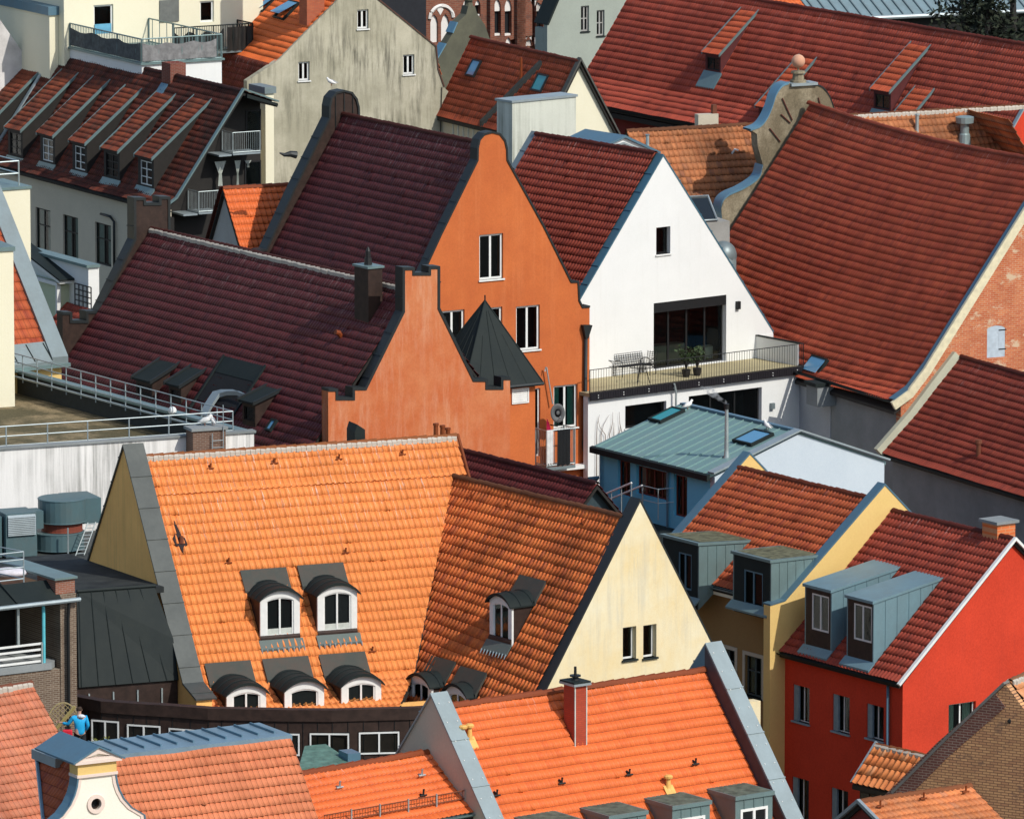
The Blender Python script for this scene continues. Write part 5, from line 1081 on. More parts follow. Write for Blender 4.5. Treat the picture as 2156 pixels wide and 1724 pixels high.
# ================================================================ tall cream house with balconies
f=F15=Fr(atD((1,1968,400),372),F14.R); P=f.P; F=gface(f,0); q=lambda x,y:F.pix((1,x,y))
H=thing('cream_balcony_house','tall cream house with grey steel balconies hung with grey cloth','house',P(4,4,0))
a0=q(1968,300)[0]; a1=q(480,300)[0]
hs=[F.rect((1,700,42),(1,848,250)),F.rect((1,1495,12),(1,1600,165)),F.rect((1,1690,418),(1,1805,620)),(0,0,0,0)][:3]
mb=MB(); mb.wall(F.M,[(a0,0),(a0,19),(a1,19),(a1,0)],[hole(r) for r in hs],.35,S_CREAM); mb.box(P,.36,10,a0,a0+.3,0,19,S_CREAM); mb.box(P,.36,10,a1-.3,a1,0,19,S_CREAM)
mb.box(P,.6,10,a1+.01,q(412,300)[0],0,q(430,125)[1],S_CREAM); mb.build('wall',H,recalc=False)
MB().box(P,.5,10,a1+.01,q(405,300)[0]+.05,q(430,125)[1],q(430,60)[1],ZBLUE).build('gutter_box',H)
for i,r in enumerate(hs): window(H,F,r,WHITE,1,d=.1,fw=.09,depth=.3)
r=F.rect((1,710,185),(1,835,250)); MB().box(F.M,r[0],r[1],r[2],r[3],.02,.06,plain('blue_panel',(.12,.35,.5),.5)).build('door_panel',H)
r=F.rect((1,1190,5),(1,1335,160)); MB().box(F.M,r[0],r[1],r[2],r[3],-.06,.0,plain('grey_blind',(.14,.15,.14),.7)).build('blind',H)
# roof terrace volume in front
zt=q(620,350)[1]; h1=f.h((1,1060,480),zt); h2=f.h((1,1615,432),zt); u_=h1[0]; wl_,wr_=h1[1],h2[1]; print('terrace',zt,h1,h2)
mb=MB(); mb.box(P,u_,-.01,wr_,wl_,0,zt-.05,S_WHITE); mb.build('terrace_block',H); MB().box(P,u_-.12,0,wr_-.1,wl_+.1,zt-.05,zt+.04,ZGREEN).build('terrace_edge',H)
GC=plain('grey_cloth',(.2,.2,.2),.9,var=.25); mb=MB(); ht=1.15
railing(mb,P(u_,wl_,zt),P(u_,wr_,zt),ht,4,ZGREEN,(.05,1),.035,bars=26); railing(mb,P(u_,wl_,zt),P(-.05,wl_,zt),ht,3,ZGREEN,(.05,1),.035,bars=44); railing(mb,P(u_,wr_,zt),P(-.05,wr_,zt),ht,3,ZGREEN,(.05,1),.035,bars=10)
mb.build('railing',H)
def drape(Pa,Pb,h0,h1,m,sag=.15,n=14,seg=3):
    mb=MB(); vs=[]; Pa=np.array(Pa);Pb=np.array(Pb); nrm=np.cross(Pb-Pa,ZV); nrm/=np.linalg.norm(nrm)
    for i in range(n):
        t=i/(n-1); s_=abs(math.sin(math.pi*t*seg)); p=Pa+(Pb-Pa)*t; o=nrm*.04*math.sin(i*1.7)
        vs+=[p+ZV*(h0)+o,p+ZV*((h0+h1)/2)+o*1.8,p+ZV*(h1-sag*s_)+o]
    mb.add(vs,[(3*i+j,3*i+j+1,3*i+j+4,3*i+j+3) for i in range(n-1) for j in(0,1)],m); return mb
for (A_,B_,m_) in ((P(u_-.07,wl_,zt),P(u_-.07,wr_+.3,zt),GC),(P(u_,wl_+.07,zt),P(-.2,wl_+.07,zt),plain('charcoal_cloth',(.09,.1,.1),.9,var=.3))):
    drape(A_,B_,.12,.98,m_).build('privacy_cloth',H,smooth=True,recalc=False)
zu=q(1700,350)[1]; mb=MB(); mb.box(P,-1.6,-.02,q(1775,350)[0],q(1185,200)[0],zu-.1,zu,ZINC); Bc=mb.build('balcony',H); mb=MB()
a,b=q(1185,200)[0],q(1775,350)[0]; railing(mb,P(-1.6,a,zu),P(-1.6,b,zu),1.25,4,ZDARK,(.05,1),.03,bars=45); railing(mb,P(-1.6,b,zu),P(0,b,zu),1.25,1,ZDARK,(.05,1),.03,bars=14); mb.build('railing',Bc)
drape(P(-1.66,b+1.4,zu),P(-1.66,b+.02,zu),.02,1.15,DARKW,0.02).build('reed_screen',Bc,recalc=False); drape(P(-1.5,a,zu),P(-1.5,b+1.5,zu),.1,1.1,plain('charcoal_net',(.05,.055,.055),.9,var=.3),.3).build('privacy_cloth',Bc,recalc=False)
MB().tube([P(-1.55,b+.3,zu),P(-1.55,b+.3,8)],.07,ZINC,8).build('support_post',H)
# pillar wall and shaded roof end beside it
mb=MB(); F=gface(F14,-.02); 
pz=F14.g((1,2005,700),2.2); px_=F14.g((1,2048,900),2.2)[0]; pl_=F14.g((1,1985,900),2.2)[0]
mb.box(F14.P,2.2,3.6,px_,pl_,0,pz[1],S_CREAM); T=thing('cream_fire_wall_pillar','narrow cream pillar wall with zinc cap between dark balconies and stained grey gable','wall',F14.P(2.9,(px_+pl_)/2,0)); mb.build('wall',T)
MB().box(F14.P,2.1,3.7,px_-.08,pl_+.08,pz[1],pz[1]+.3,ZINC).build('coping',T)
# ================================================================ stained grey gable house
f=F16=ridge((2,773,-136),(2,300,-250),18.3); P=f.P; F=gface(f,0)
H=thing('stained_grey_gable_house','big grey rendered gable house with dark run-off stains and three small windows','house',P(6,0,0))
g=lambda x,y:f.g((2,x,y))
ol=[(5.6,0),(5.6,g(180,500)[1]-.6),g(205,445),g(773,-136),g(1370,350),g(1385,520),g(1430,650),(g(1485,700)[0],g(1485,705)[1]),(g(1485,700)[0],0)]
ws=[F.rect((2,785,75),(2,870,215)),F.rect((2,345,465),(2,430,602)),F.rect((2,1128,412),(2,1213,555))]
mb=MB(); mb.wall(F.M,ol,[hole(r) for r in ws],.4,S_GREYST); mb.build('wall',H,recalc=False)
for i,r in enumerate(ws): window(H,F,r,WHITE,2 if i else 2,d=.12,fw=.08,sill=WHITE,depth=.4)
zl=g(205,445)[1]; xl=g(205,445)[0]; kk=(18.3-zl)/xl; vis=[(0,18.3),(xl+.3,18.3-(xl+.3)*kk)]; hid=[(0,18.3),(4.1,15.0),(4.5,13.6)]
gable_roof(H,f,.15,14,vis,hid,T_FRESH,tw=.22,th=.36,amp=.04,lip=.045)
mb=MB(); mb.box(P,.42,13.9,xl-.1,xl+.2,0,zl-.4,S_GREYST); mb.box(P,.42,13.9,-4.6,-4.3,0,13.2,S_GREYST); mb.build('side_wall',H)
MB().strip([g(1430,650),g(1385,520),g(1370,350),g(773,-136)],.06,lambda a,b,d:f.P(d,a,b),-.05,.4,plain('verge_tile_brown',(.1,.05,.035),.8)).build('verge',H)
A,B=vis; skylight(H,f,A,B,(2,160,140),(2,362,30),SKYG,ZDARK,open_=.35); skylight(H,f,A,B,(2,40,90),(2,200,-20),SKYG,ZDARK,open_=.2)
c=f.sl((2,410,205),A,B); mb=MB(); mb.box(P,c[0],c[0]+.9,c[1]-.9,c[1],c[2]-1,c[2]+6,brick('chimney_red_brick',(.42,.1,.05),(.5,.14,.06),(.3,.14,.09),s=1.3,R=(1,0))); C=mb.build('chimney',H)
MB().tube([f.P(-.06,*g(1415,650)),f.P(-.06,*g(1403,1000))],.02,BLACK,5).build('cable',H)
mb=MB(); z=g(130,430)[1]; tiles(H,f,.3,6,[(xl+.4,zl-.2),(xl+2.4,zl-4.2)],T_OLDRED,tw=.2,th=.3,name='lower_roof')
# gull on the far gable head of the orange house
hd=F2.g((2,620,628),F2.L); bird('gull','small white gull standing on the round head of the far brown gable',F2.P(F2.L+.3,hd[0],hd[1]-.12),1.1,yaw=2.9)
# ================================================================ small orange house with grey triangle gable
f=F17=ridge((1,1680,1405),(1,2090,1385),13.6); P=f.P; F=gface(f,0); l_=f.g((5,1575,275)); r_=f.g((5,1810,345)); k1=(13.6-l_[1])/(-l_[0]); k2=(13.6-r_[1])/r_[0]
H=thing('small_orange_roofed_house','small house with bright orange tiles and grey-white gable between dark balconies and plum roofs','house',P(2,0,0))
vis=[(0,13.6),(4,13.6-4*k2)]; hid=[(0,13.6),(3,13.6-3*k1)]; gable_roof(H,f,-.1,5,vis,hid,T_FRESH,tw=.25,th=.4,amp=.04,lip=.045); body(H,f,.05,4.8,vis,hid,S_GREY)
MB().strip([(-3.1,13.65-3.1*k1),(0,13.65)],.05,lambda a,b,d:f.P(d,a,b),-.22,-.08,T_OLDRED).build('verge',H)
# ================================================================ top left corner: limewashed gable, brick chimney stack, dark wall with roof
f=F18=Fr(atD((1,230,600),370),F14.R); P=f.P; F=gface(f,0); g=lambda x,y:F.pix((1,x,y))
H=thing('limewashed_gable','peeling limewashed white gable wall at the left edge behind the dormer roof','gable wall',P(.2,4,0))
mb=MB(); mb.wall(F.M,[(g(232,500)[0],0),g(232,480),g(0,150),(g(0,150)[0]+2,g(0,150)[1]+2.8),(g(0,150)[0]+6,g(0,150)[1]-2),(g(0,150)[0]+6,0)],[],.4,S_LIME); mb.build('wall',H,recalc=False)
mb=MB(); b1=brick('stack_brick',(.42,.1,.05),(.34,.08,.045),(.3,.12,.08),s=1.2,R=(1,0)); f=Fr(atD((1,340,480),377),F14.R); P=f.P; a=f.g((1,342,300)); b=f.g((1,228,85)); mb.box(P,0,1.1,a[0],b[0],0,b[1],b1); H=thing('brick_chimney_stack','tall square orange brick chimney stack in the top left corner','chimney',P(.5,a[0]+.5,0)); mb.build('shaft',H); MB().box(P,-.05,1.15,a[0]-.05,b[0]+.05,b[1],b[1]+.12,S_CONC).build('chimney_cap',H)
f=Fr(atD((1,415,400),385),F14.R); P=f.P; a=f.g((1,412,400)); b=f.g((1,-200,400)); mb=MB(); z=f.g((1,480,30))[1]
H=thing('dark_maroon_house','dark maroon house wall under red eaves in the top left corner','house',P(3,a[0]+3,0)); mb.box(P,0,6,a[0],b[0],0,z,plain('maroon_wall',(.05,.03,.03),.9)); mb.box(P,-.12,0,b[0]-4.4,b[0],0,z-1.9,plain('mauve_wall',(.10,.07,.075),.9)); mb.build('wall',H)  # dark maroon base colour, mauve strip in front
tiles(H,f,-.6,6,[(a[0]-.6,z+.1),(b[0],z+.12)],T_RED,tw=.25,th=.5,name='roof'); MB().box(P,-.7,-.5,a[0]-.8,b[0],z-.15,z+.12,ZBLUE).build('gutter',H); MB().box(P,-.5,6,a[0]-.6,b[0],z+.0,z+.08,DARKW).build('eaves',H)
fr=Fr(onplane((1,480,30),f.P(-.6,0,0),f.R),f.R)
# cream block with cap and little rail
f=F19=Fr(atD((1,226,1500),313),F14.R); P=f.P; g=lambda x,y:f.g((1,x,y)); H=thing('cream_roof_block','cream rendered roof block with grey cap and small rail at the left edge','building',P(1,3,0)); a=g(226,1500); 
mb=MB(); mb.box(P,0,2.5,a[0],a[0]+6,0,g(226,1410)[1],S_CREAM); mb.build('wall',H); MB().box(P,-.06,2.6,a[0]-.05,a[0]+6,g(226,1410)[1],g(226,1390)[1],ZGREEN).build('coping',H)
mb=MB(); z=g(226,1390)[1]; w_=g(165,1390)[0]; railing(mb,P(.3,w_,z),P(.3,a[0]+5,z),1.0,4,STEEL,(.5,1),.03); railing(mb,P(.3,w_,z),P(2.3,w_,z),1.0,1,STEEL,(.5,1),.03); mb.build('railing',H)
def ray_uz(f,p,w): return f.s(p,w)
# ================================================================ white gable house with roof terrace
f=F20=ridge((3,1180,1150),(3,240,1000),15.6); L=f.L; P=f.P; F=gface(f,0)
H=thing('white_gable_house','white gabled house with dark red roof, wide terrace window and balcony terrace','house',P(L/2,0,0))
g=lambda r,x,y:f.g((r,x,y)); ap=g(3,1187,1170); rr=g(7,2008,975); kR=(ap[1]-rr[1])/(ap[0]-rr[0]); WR=-rr[0]; WL=5.4; zl=ap[1]-(WL-ap[0])*1.27
zt=(g(7,1220,1235)[1]+g(7,1650,1212)[1])/2
w1=F.rect((7,1135,195),(7,1240,385)); w2=F.rect((7,1116,760),(7,1657,1225)); w2=(w2[0],w2[1],zt+.03,w2[3])
ol=[(WL,0),(WL,zl),ap,rr,(rr[0],0)]
mb=MB(); mb.wall(F.M,ol,[hole(w1),hole(w2)],.42,S_WHITE); mb.box(P,.43,L,rr[0]+.0,rr[0]+.3,0,rr[1]-.3,S_WHITE); mb.box(P,.43,L,WL-.3,WL,0,zl-.3,S_WHITE)
mb.wall(lambda a,b,d:P(L+.4-d,a,b),[(a,b+.1 if b>1 else 0) for a,b in ol],[],.4,S_CONC); mb.build('wall',H,recalc=False)
window(H,F,w1,BLACK,1,d=.22,fw=.06,sill=WHITE,depth=.4); 
W=window(H,F,w2,BLACK,4,d=.25,fw=.08,depth=2.2,name='terrace_window'); MB().box(F.M,w2[0],w2[1],w2[3]-.42,w2[3],.02,.24,BLACK).build('roller_blind_box',W)
mb=MB(); c=(w2[0]+w2[1])/2; mb.box(P,1.3,2.0,c-.9,c+.9,zt,zt+.75,stucco('sofa_cloth',(.3,.3,.24))); mb.box(P,.9,1.2,c-2.2,c-1.3,zt,zt+.6,CURT); mb.build('sofa',W,bevel=.05)
vis=[(0,15.6),(5.2,15.6-5.2*1.3)]; hid=[(0,15.6),(WR-.0,15.6-(WR)*kR+.0)]
gable_roof(H,f,.42,L,vis,hid,T_RED,tw=.19,th=.35,amp=.045,lip=.045,jit=.5)
coping(H,f,[(WL,zl),ap,rr],-.02,.44,metal('petrol_coping',(.06,.16,.22),.25),.06); coping(H,f,[(WL,zl+.1),(ap[0],ap[1]+.1),(rr[0],rr[1]+.1)],L-.02,L+.42,ZINC,.06)
bm_=F.rect((7,1727,745),(7,1752,800)); LB=lambda par,r,z:MB().box(F.M,r[0],r[1],r[2],r[3],-.14,.0,BLACK).build('wall_lamp',par)
LB(H,bm_,0)
# terrace slab
e1=f.h((7,637,1372),zt); e2=f.h((8,505,1292),zt); uT=(e1[0]+e2[0])/2; wa=g(7,637,1100)[0]; 
a=f.s; wL=f.g((7,636,1370),uT)[0]; wR=f.g((8,505,1292),uT)[0]; print('terrace u',e1,e2,'w',wL,wR)
T=MB(); T.box(P,uT,-.01,wR,wL,zt-.15,zt,stucco('terrace_boards',(.42,.37,.22),(.36,.3,.17),.5)); T=T.build('terrace',H)
zfb=f.g((7,640,1488),uT)[1]; mb=MB(); mb.box(P,uT-.06,uT-.005,wR,wL,zfb,zt+.02,plain('dark_fascia',(.013,.011,.015),.6)); mb.box(P,uT,-.02,wR,wR+.06,zfb,zt+.02,BLACK)
n=90
for i in range(n): w=wR+(wL-wR)*(i+.5)/n; mb.box(P,uT-.075,uT-.061,w-.012,w+.012,zfb,zt,BLACK)
mb.build('fascia',T)
mb=MB()
for i in range(9): 
    w=wR+.4+(wL-wR)*i/8.6; 
    for dz in (.1,.2): mb.ball(P(uT-.08,w,zfb+dz),.025,WHITE,n=5)
mb.build('bolts',T)
hr=f.g((8,200,1075),uT)[1]-f.g((8,200,1308),uT)[1]; hr=.98
mb=MB(); railing(mb,P(uT,wL,zt),P(uT,wR,zt),hr,1,BLACK,(.04,1),.018,bars=84); railing(mb,P(uT,wR,zt),P(-.05,wR,zt),hr,1,BLACK,(.04,1),.018,bars=10); mb.build('railing',T)
mb=MB(); pr=f.g((7,1920,1060),0); mb.box(P,-.02,.25,wR,rr[0],0,zt+.95,S_WHITE); mb.box(P,uT+.3,.0,wR-.0,wR+.1,zt-.0,zt+.0+.95,S_WHITE); mb.box(P,uT+.25,0.0,wR-.03,wR+.13,zt+.95,zt+1.0,ZDARK); mb.build('parapet',T)
# lower storey, set back under the terrace
u2=uT+.12; F2_=gface(f,u2); g2=lambda r,x,y:f.g((r,x,y),u2)
o1=F2_.rect((7,1378,1455),(7,1922,1760)); o2=F2_.rect((7,903,1527),(7,1210,1655))
mb=MB(); mb.wall(F2_.M,[(wL-.02,0),(wL-.02,zt-.16),(g2(8,495,1500)[0],zt-.16),(g2(8,495,1500)[0],0)],[hole(o1),hole(o2)],.3,S_WHITE); mb.build('lower_wall',H,recalc=False)
window(H,F2_,o1,BLACK,3,d=.2,fw=.08,depth=1,name='garage_door'); window(H,F2_,o2,BLACK,1,d=.15,fw=.06,sill=WHITE,depth=.5)
r=F2_.rect((7,1982,1505),(7,2008,1545)); MB().box(F2_.M,r[0],r[1],r[2],r[3],-.14,0,ZINC).build('wall_lamp',H)
pp=g2(7,1255,1520); MB().tube([f.P(uT-.12,pp[0],pp[1]),f.P(uT-.12,pp[0],zfb-.05),f.P(uT-.12,pp[0]+.1,zfb+.3)],.05,STEEL,6).build('overflow_pipe',H)
dp=f.g((8,510,1450),uT); MB().tube([P(uT+.1,wR-.14,dp[1]),P(uT+.1,wR-.14,0)],.13,ZGREEN,8).build('drainpipe',H)
# terrace furniture
IR=BLACK
def iron_seat(name,label,pos,wd,dp_,yaw,group=None):
    c,s=math.cos(yaw),math.sin(yaw); X=f.R*s-f.W*c*-1*-1; X=-f.W*c+f.R*s; Y=f.R*c+f.W*s; O=np.array(pos); q=lambda a,b,z:O+X*a+Y*b+ZV*z
    T=thing(name,label,'bench' if wd>1 else 'chair',O,group); mb=MB()
    for i in range(5): b=-dp_/2+dp_*i/4; mb.tube([q(-wd/2,b,.42),q(wd/2,b,.42)],.014,IR,4)
    n=int(wd/.12)
    for i in range(n+1): a=-wd/2+wd*i/n; mb.tube([q(a,-dp_/2,.42),q(a,dp_/2,.42)],.01,IR,4)
    mb.build('seat',T); mb=MB()
    for i in range(6): z=.5+.08*i; mb.tube([q(-wd/2,dp_/2+.02*i,z),q(wd/2,dp_/2+.02*i,z)],.012,IR,4)
    for i in range(n+1): a=-wd/2+wd*i/n; mb.tube([q(a,dp_/2,.42),q(a,dp_/2+.12,.95)],.01,IR,4)
    mb.build('backrest',T)
    for a in (-wd/2,wd/2):
        for b in (-dp_/2,dp_/2): MB().tube([q(a,b,0),q(a,b,.42)],.018,IR,5).build('leg',T)
        MB().tube([q(a,dp_/2,.65),q(a,0,.68),q(a,-dp_/2,.62),q(a,-dp_/2,.42)],.018,IR,5).build('armrest',T)
    return T
pc=lambda r,x,y:(lambda uw:P(uw[0],uw[1],zt))(f.h((r,x,y),zt))
B1=pc(7,960,1295); um=f.uw(B1); iron_seat('garden_bench','black wrought iron bench in the middle of the terrace furniture group',P(max(uT+.45,um[0]),um[1],zt),1.5,.45,.0)
b2=f.uw(pc(7,760,1300)); iron_seat('garden_chair','black wrought iron chair at the left end of the terrace',P(max(uT+.5,b2[0]),b2[1]-.05,zt),.5,.45,1.2,'iron chairs on the terrace'); b3=f.uw(pc(7,1060,1290)); iron_seat('garden_chair','black wrought iron chair at the right of the terrace bench',P(max(uT+.5,b3[0]),b3[1]-.1,zt),.5,.45,-1.3,'iron chairs on the terrace')
b4=f.uw(pc(7,740,1290)); mb=MB(); c=P(uT+.75,b4[1]+.25,zt); 
K=16
for i in range(K): t0=2*math.pi*i/K; t1=2*math.pi*(i+1)/K; mb.tube([c+ZV*.7+np.array([math.cos(t0),math.sin(t0),0])*.5,c+ZV*.7+np.array([math.cos(t1),math.sin(t1),0])*.5],.02,IR,4)
for i in range(7): x=-.45+.15*i; h=math.sqrt(.25-x*x*.95); mb.tube([c+ZV*.7+np.array([x,-h,0]),c+ZV*.7+np.array([x,h,0])],.01,IR,4)
T=thing('garden_table','round black wrought iron table at the left of the terrace','table',c); mb.build('table_top',T)
for t in (0,2.1,4.2): MB().tube([c+np.array([math.cos(t),math.sin(t),0])*.35,c+ZV*.7+np.array([math.cos(t),math.sin(t),0])*.15],.018,IR,5).build('leg',T)
LEAFM=plain('leaf_green',(.035,.06,.02),.7,var=.5)
def shrub(name,label,c,r,h,m,n=120,cat='plant',stem=True,ls=.09):
    rng=random.Random(int(c[0]*100)); T=thing(name,label,cat,c); mb=MB(); sm=MB()
    for i in range(9):
        t=rng.uniform(0,6.28); e=c+np.array([math.cos(t)*r*rng.uniform(.3,.9),math.sin(t)*r*rng.uniform(.3,.9),h*rng.uniform(.6,1)]); sm.tube([c,c*.5+e*.5+ZV*h*.12,e],[.02,.012,.006],m if not stem else DARKW,4,False)
        for j in range(n//9):
            p=e+np.array([rng.gauss(0,r*.25),rng.gauss(0,r*.25),rng.gauss(0,h*.16)]); a=np.array([rng.uniform(-1,1),rng.uniform(-1,1),rng.uniform(-1,1)])*ls; b=np.array([rng.uniform(-1,1),rng.uniform(-1,1),rng.uniform(-1,1)])*ls*.6
            mb.add([p-a,p+b,p+a,p-b],[(0,1,2,3)],m)
    sm.build('stems',T,recalc=False); mb.build('foliage',T,recalc=False); return T
for (x,nm) in ((1130,'small dark pot plant beside the terrace window'),(1265,'taller dark pot plant before the terrace window')):
    b5=f.uw(pc(7,x,1265)); shrub('potted_plant',nm,P(uT+.9,b5[1],zt+.3),.3,.8,LEAFM,160); c=P(uT+.9,b5[1],zt); solo('plant_pot','round dark pot under the '+nm.split(' beside')[0].split(' before')[0],'pot',MB().tube([c,c+ZV*.15,c+ZV*.32],[.14,.18,.2],DARKW,10))
# ================================================================ great barn roof with curved ridge, brick gable at the right, baroque stone gable behind
ZB=15.8
f=F21=ridge((2221,341),(4,520,760),ZB); L=f.L; P=f.P; print('H4',f.R,L)
e=f.g((8,1185,1490)); kk_=f.g((8,1370,1330)); k=(ZB-kk_[1])/kk_[0]
H=thing('great_barn_house','huge house with a sagging dark red roof and cream-edged brick gable','house',P(L/2,0,0))
vis=[(0,ZB),(kk_[0]-.4,ZB-(kk_[0]-.4)*k),(kk_[0]+.4,kk_[1]-.35),e]; hid=[(0,ZB),(7.5,ZB-7.5*k)]
sag=lambda u:-.30*np.clip(4*(u/L)*(1-u/L),0,1)
tiles(H,f,.02,L-.5,vis,T_BARN,tw=.2,th=.35,amp=.035,lip=.04,warp=sag,jit=.9); tiles(H,f,.02,L-.5,[(-w,z) for w,z in hid],T_BARN,tw=.2,th=.35,amp=.035,lip=.04,warp=sag)
slab(H,f,0,L-.5,[(w,z-.4) for w,z in vis]); slab(H,f,0,L-.5,[(-w,z-.4) for w,z in hid]); ridgecap(H,f,0,L-.4,ZB+.03,T_BARN,r=.14,warp=sag)
BRK=brick('weathered_orange_brick',(.50,.12,.05),(.62,.22,.09),(.50,.32,.2),plas=(.58,.47,.32),pamt=.8,s=1.0,R=tuple(f.W[:2]))
ol=[(e[0]-.3,0),(e[0]-.3,e[1]-.1),(kk_[0]+.3,kk_[1]-.45),(kk_[0]-.4,ZB-(kk_[0]-.4)*k-.1),(0,ZB-.1),(-7.4,ZB-7.4*k),(-7.4,0)]
F=gface(f,-.02); sh=F.rect((8,1880,930),(8,2012,1158))
mb=MB(); mb.wall(F.M,ol,[hole(sh,.12)],.4,BRK); mb.build('gable_wall',H,recalc=False)
mb=MB(); mb.ring([(sh[0],sh[2])]+arcpts(sh[0],sh[1],sh[3]-.12,.12)+[(sh[1],sh[2])],[(sh[0]+.3,sh[2]+.3)]+[(sh[0]+.3+(a-sh[0])*(sh[1]-sh[0]-.6)/(sh[1]-sh[0]),b-.25) for a,b in arcpts(sh[0],sh[1],sh[3]-.12,.12)]+[(sh[1]-.3,sh[2]+.3)],F.M,.01,.06,plain('pale_blue_shutter',(.42,.5,.56),.6))
PB=plain('pale_blue_shutter_board',(.44,.52,.58),.6)
mb.box(F.M,sh[0]+.05,sh[1]-.05,sh[2],sh[3]-.14,.015,.07,PB)
for z in (.25,.85): mb.box(F.M,sh[0]-.06,sh[0]+.3,sh[2]+z*(sh[3]-sh[2])-.02,sh[2]+z*(sh[3]-sh[2])+.02,-.01,.01,BLACK)
mb.build('shutter',H)
top=[(e[0]+.05,e[1]+.05),(kk_[0]+.4,kk_[1]-.3),(kk_[0]-.4,ZB-(kk_[0]-.4)*k+.05),(0,ZB+.05),(-7.5,ZB-7.5*k)]
mb=MB(); mb.strip(top,.05,lambda a,b,d:P(d,a,b),-.12,.35,metal('petrol_verge',(.08,.17,.24),.25)); mb.build('verge_metal',H)
mb=MB(); mb.strip([(a-.02,b-.38) for a,b in top],.36,lambda a,b,d:P(d,a,b),-.2,-.05,plain('cream_board',(.68,.62,.42),.6)); mb.build('verge_board',H)
we=e[0]-.3; S2=sface(f,we)
mb=MB(); mb.box(P,.4,L-.5,we-.35,we,0,e[1]-.12,S_CONC); mb.box(P,.4,L-.5,-7.3,-7.0,0,6.0,S_CONC); mb.build('wall',H)
x0=S2.pix((8,712,1600))[0]; mb=MB(); mb.box(P,x0,L-3,we-.0,we+.03,0,e[1]-.3,stucco('lighter_patch',(.4,.43,.45))); mb.build('render_patch',H)
gutter(H,f,-.05,L-1,e[0]+.08,e[1]-.0,ZDARK,.1)
A,B=vis[0],vis[1]; skylight(H,f,A,B,(8,505,1275),(8,700,1185),SKYG,ZDARK,open_=.12)
A2,B2=vis[2],vis[3]; c=f.sl((8,560,1370),A2,B2); mb=MB(); mb.box(P,c[0]-.9,c[0]+.1,c[1]-.8,c[1]+.15,c[2]-.8,c[2]+.05,S_CONC); mb.box(P,c[0]-.95,c[0]+.15,c[1]-.9,c[1]+.25,c[2]+.05,c[2]+.2,ZDARK); mb.build('roof_hatch',H)
# old curved gable at the far end
uo=L; g4=lambda r,x,y:f.g((r,x,y),uo)
lft=[g4(4,400,625),g4(4,350,648),g4(4,305,715),g4(4,278,800),g4(4,240,885),g4(4,190,945),g4(4,115,975),g4(4,160,1005),g4(4,165,1100),g4(3,1935,1240),g4(3,1905,1330),g4(3,1800,1405),g4(3,1690,1455),g4(3,1640,1500),g4(3,1622,1560),g4(3,1628,1650)]
cw=g4(4,490,640)[0]; tz=g4(4,480,625)[1]
rgt=[(2*cw-a,b) for a,b in lft[:6]]; 
G=thing('curved_stone_gable','old mossy stone gable with curved blue edge strips and a ball on top','gable',P(uo,cw,0))
poly=[(lft[-1][0],0)]+lft[::-1]+[g4(4,640,650),g4(4,700,720),g4(4,735,820)]+[(-7.4,7),(-7.4,0)]
MB().wall(lambda a,b,d:P(uo+d,a,b),poly,[],.6,S_STONE).build('wall',G,recalc=False)
CB=metal('sky_blue_strip',(.13,.28,.38),.3)
def ribbon(par,ptsl,u0,u1,m,nm='coping'):
    vs=[]; n=len(ptsl)
    for i,(a,b) in enumerate(ptsl): vs+=[P(u0,a,b+.02),P(u1,a,b+.02),P(u1,a,b-.06),P(u0,a,b-.06)]
    fs=[]
    for i in range(n-1):
        for j in range(4): fs.append((4*i+j,4*i+(j+1)%4,4*i+4+(j+1)%4,4*i+4+j))
    o=MB().add(vs,fs,m).build(nm,par,recalc=False); return o
def sm(pts_,n=5):
    out=[]; q=[np.array(p) for p in pts_]; q=[2*q[0]-q[1]]+q+[2*q[-1]-q[-2]]
    for i in range(1,len(q)-2):
        for j in range(n): t=j/n; out.append(.5*((2*q[i])+(-q[i-1]+q[i+1])*t+(2*q[i-1]-5*q[i]+4*q[i+1]-q[i+2])*t*t+(-q[i-1]+3*q[i]-3*q[i+1]+q[i+2])*t**3))
    out.append(q[-2]); return out
ribbon(G,[(a+.03,b+.03) for a,b in sm(lft[:7])],uo-.03,uo+.75,CB); ribbon(G,[(a+.03,b+.03) for a,b in sm(lft[9:])],uo-.03,uo+.75,CB)
ribbon(G,sm([g4(4,540,618),g4(4,640,645),g4(4,700,715),g4(4,742,825)]),uo-.03,uo+.7,COPEDK)
pc_=P(uo+.3,cw,tz); mb=MB(); mb.box(P,uo-.15,uo+.7,cw-.75,cw+.55,tz-.1,tz+.02,ZPALE); mb.build('cap_slab',G)
mb=MB(); c=pc_; mb.tube([c,c+ZV*.12,c+ZV*.13,c+ZV*.42,c+ZV*.43,c+ZV*.52],[.38,.36,.28,.24,.34,.3],S_STONE,10); mb.tube([c+ZV*.5,c+ZV*.72],[.05,.05],S_STONE,6); mb.build('pedestal',G)
MB().ball(c+ZV*.95,.3,stucco('sandstone_ball',(.62,.36,.24),(.5,.24,.15),.6),n=14).build('ball',G,smooth=True)
IRN=plain('rusty_tie',(.13,.05,.035),.9)
for (x0_,y0_,x1_,y1_,r) in ((345,735,420,900,4),(335,855,405,920,4),(615,730,640,830,4),(250,960,330,1060,4)):
    a=g4(r,x0_,y0_);b=g4(r,x1_,y1_); MB().tube([P(uo-.05,*a),P(uo-.05,*b)],.03,IRN,5).build('wall_tie',G)
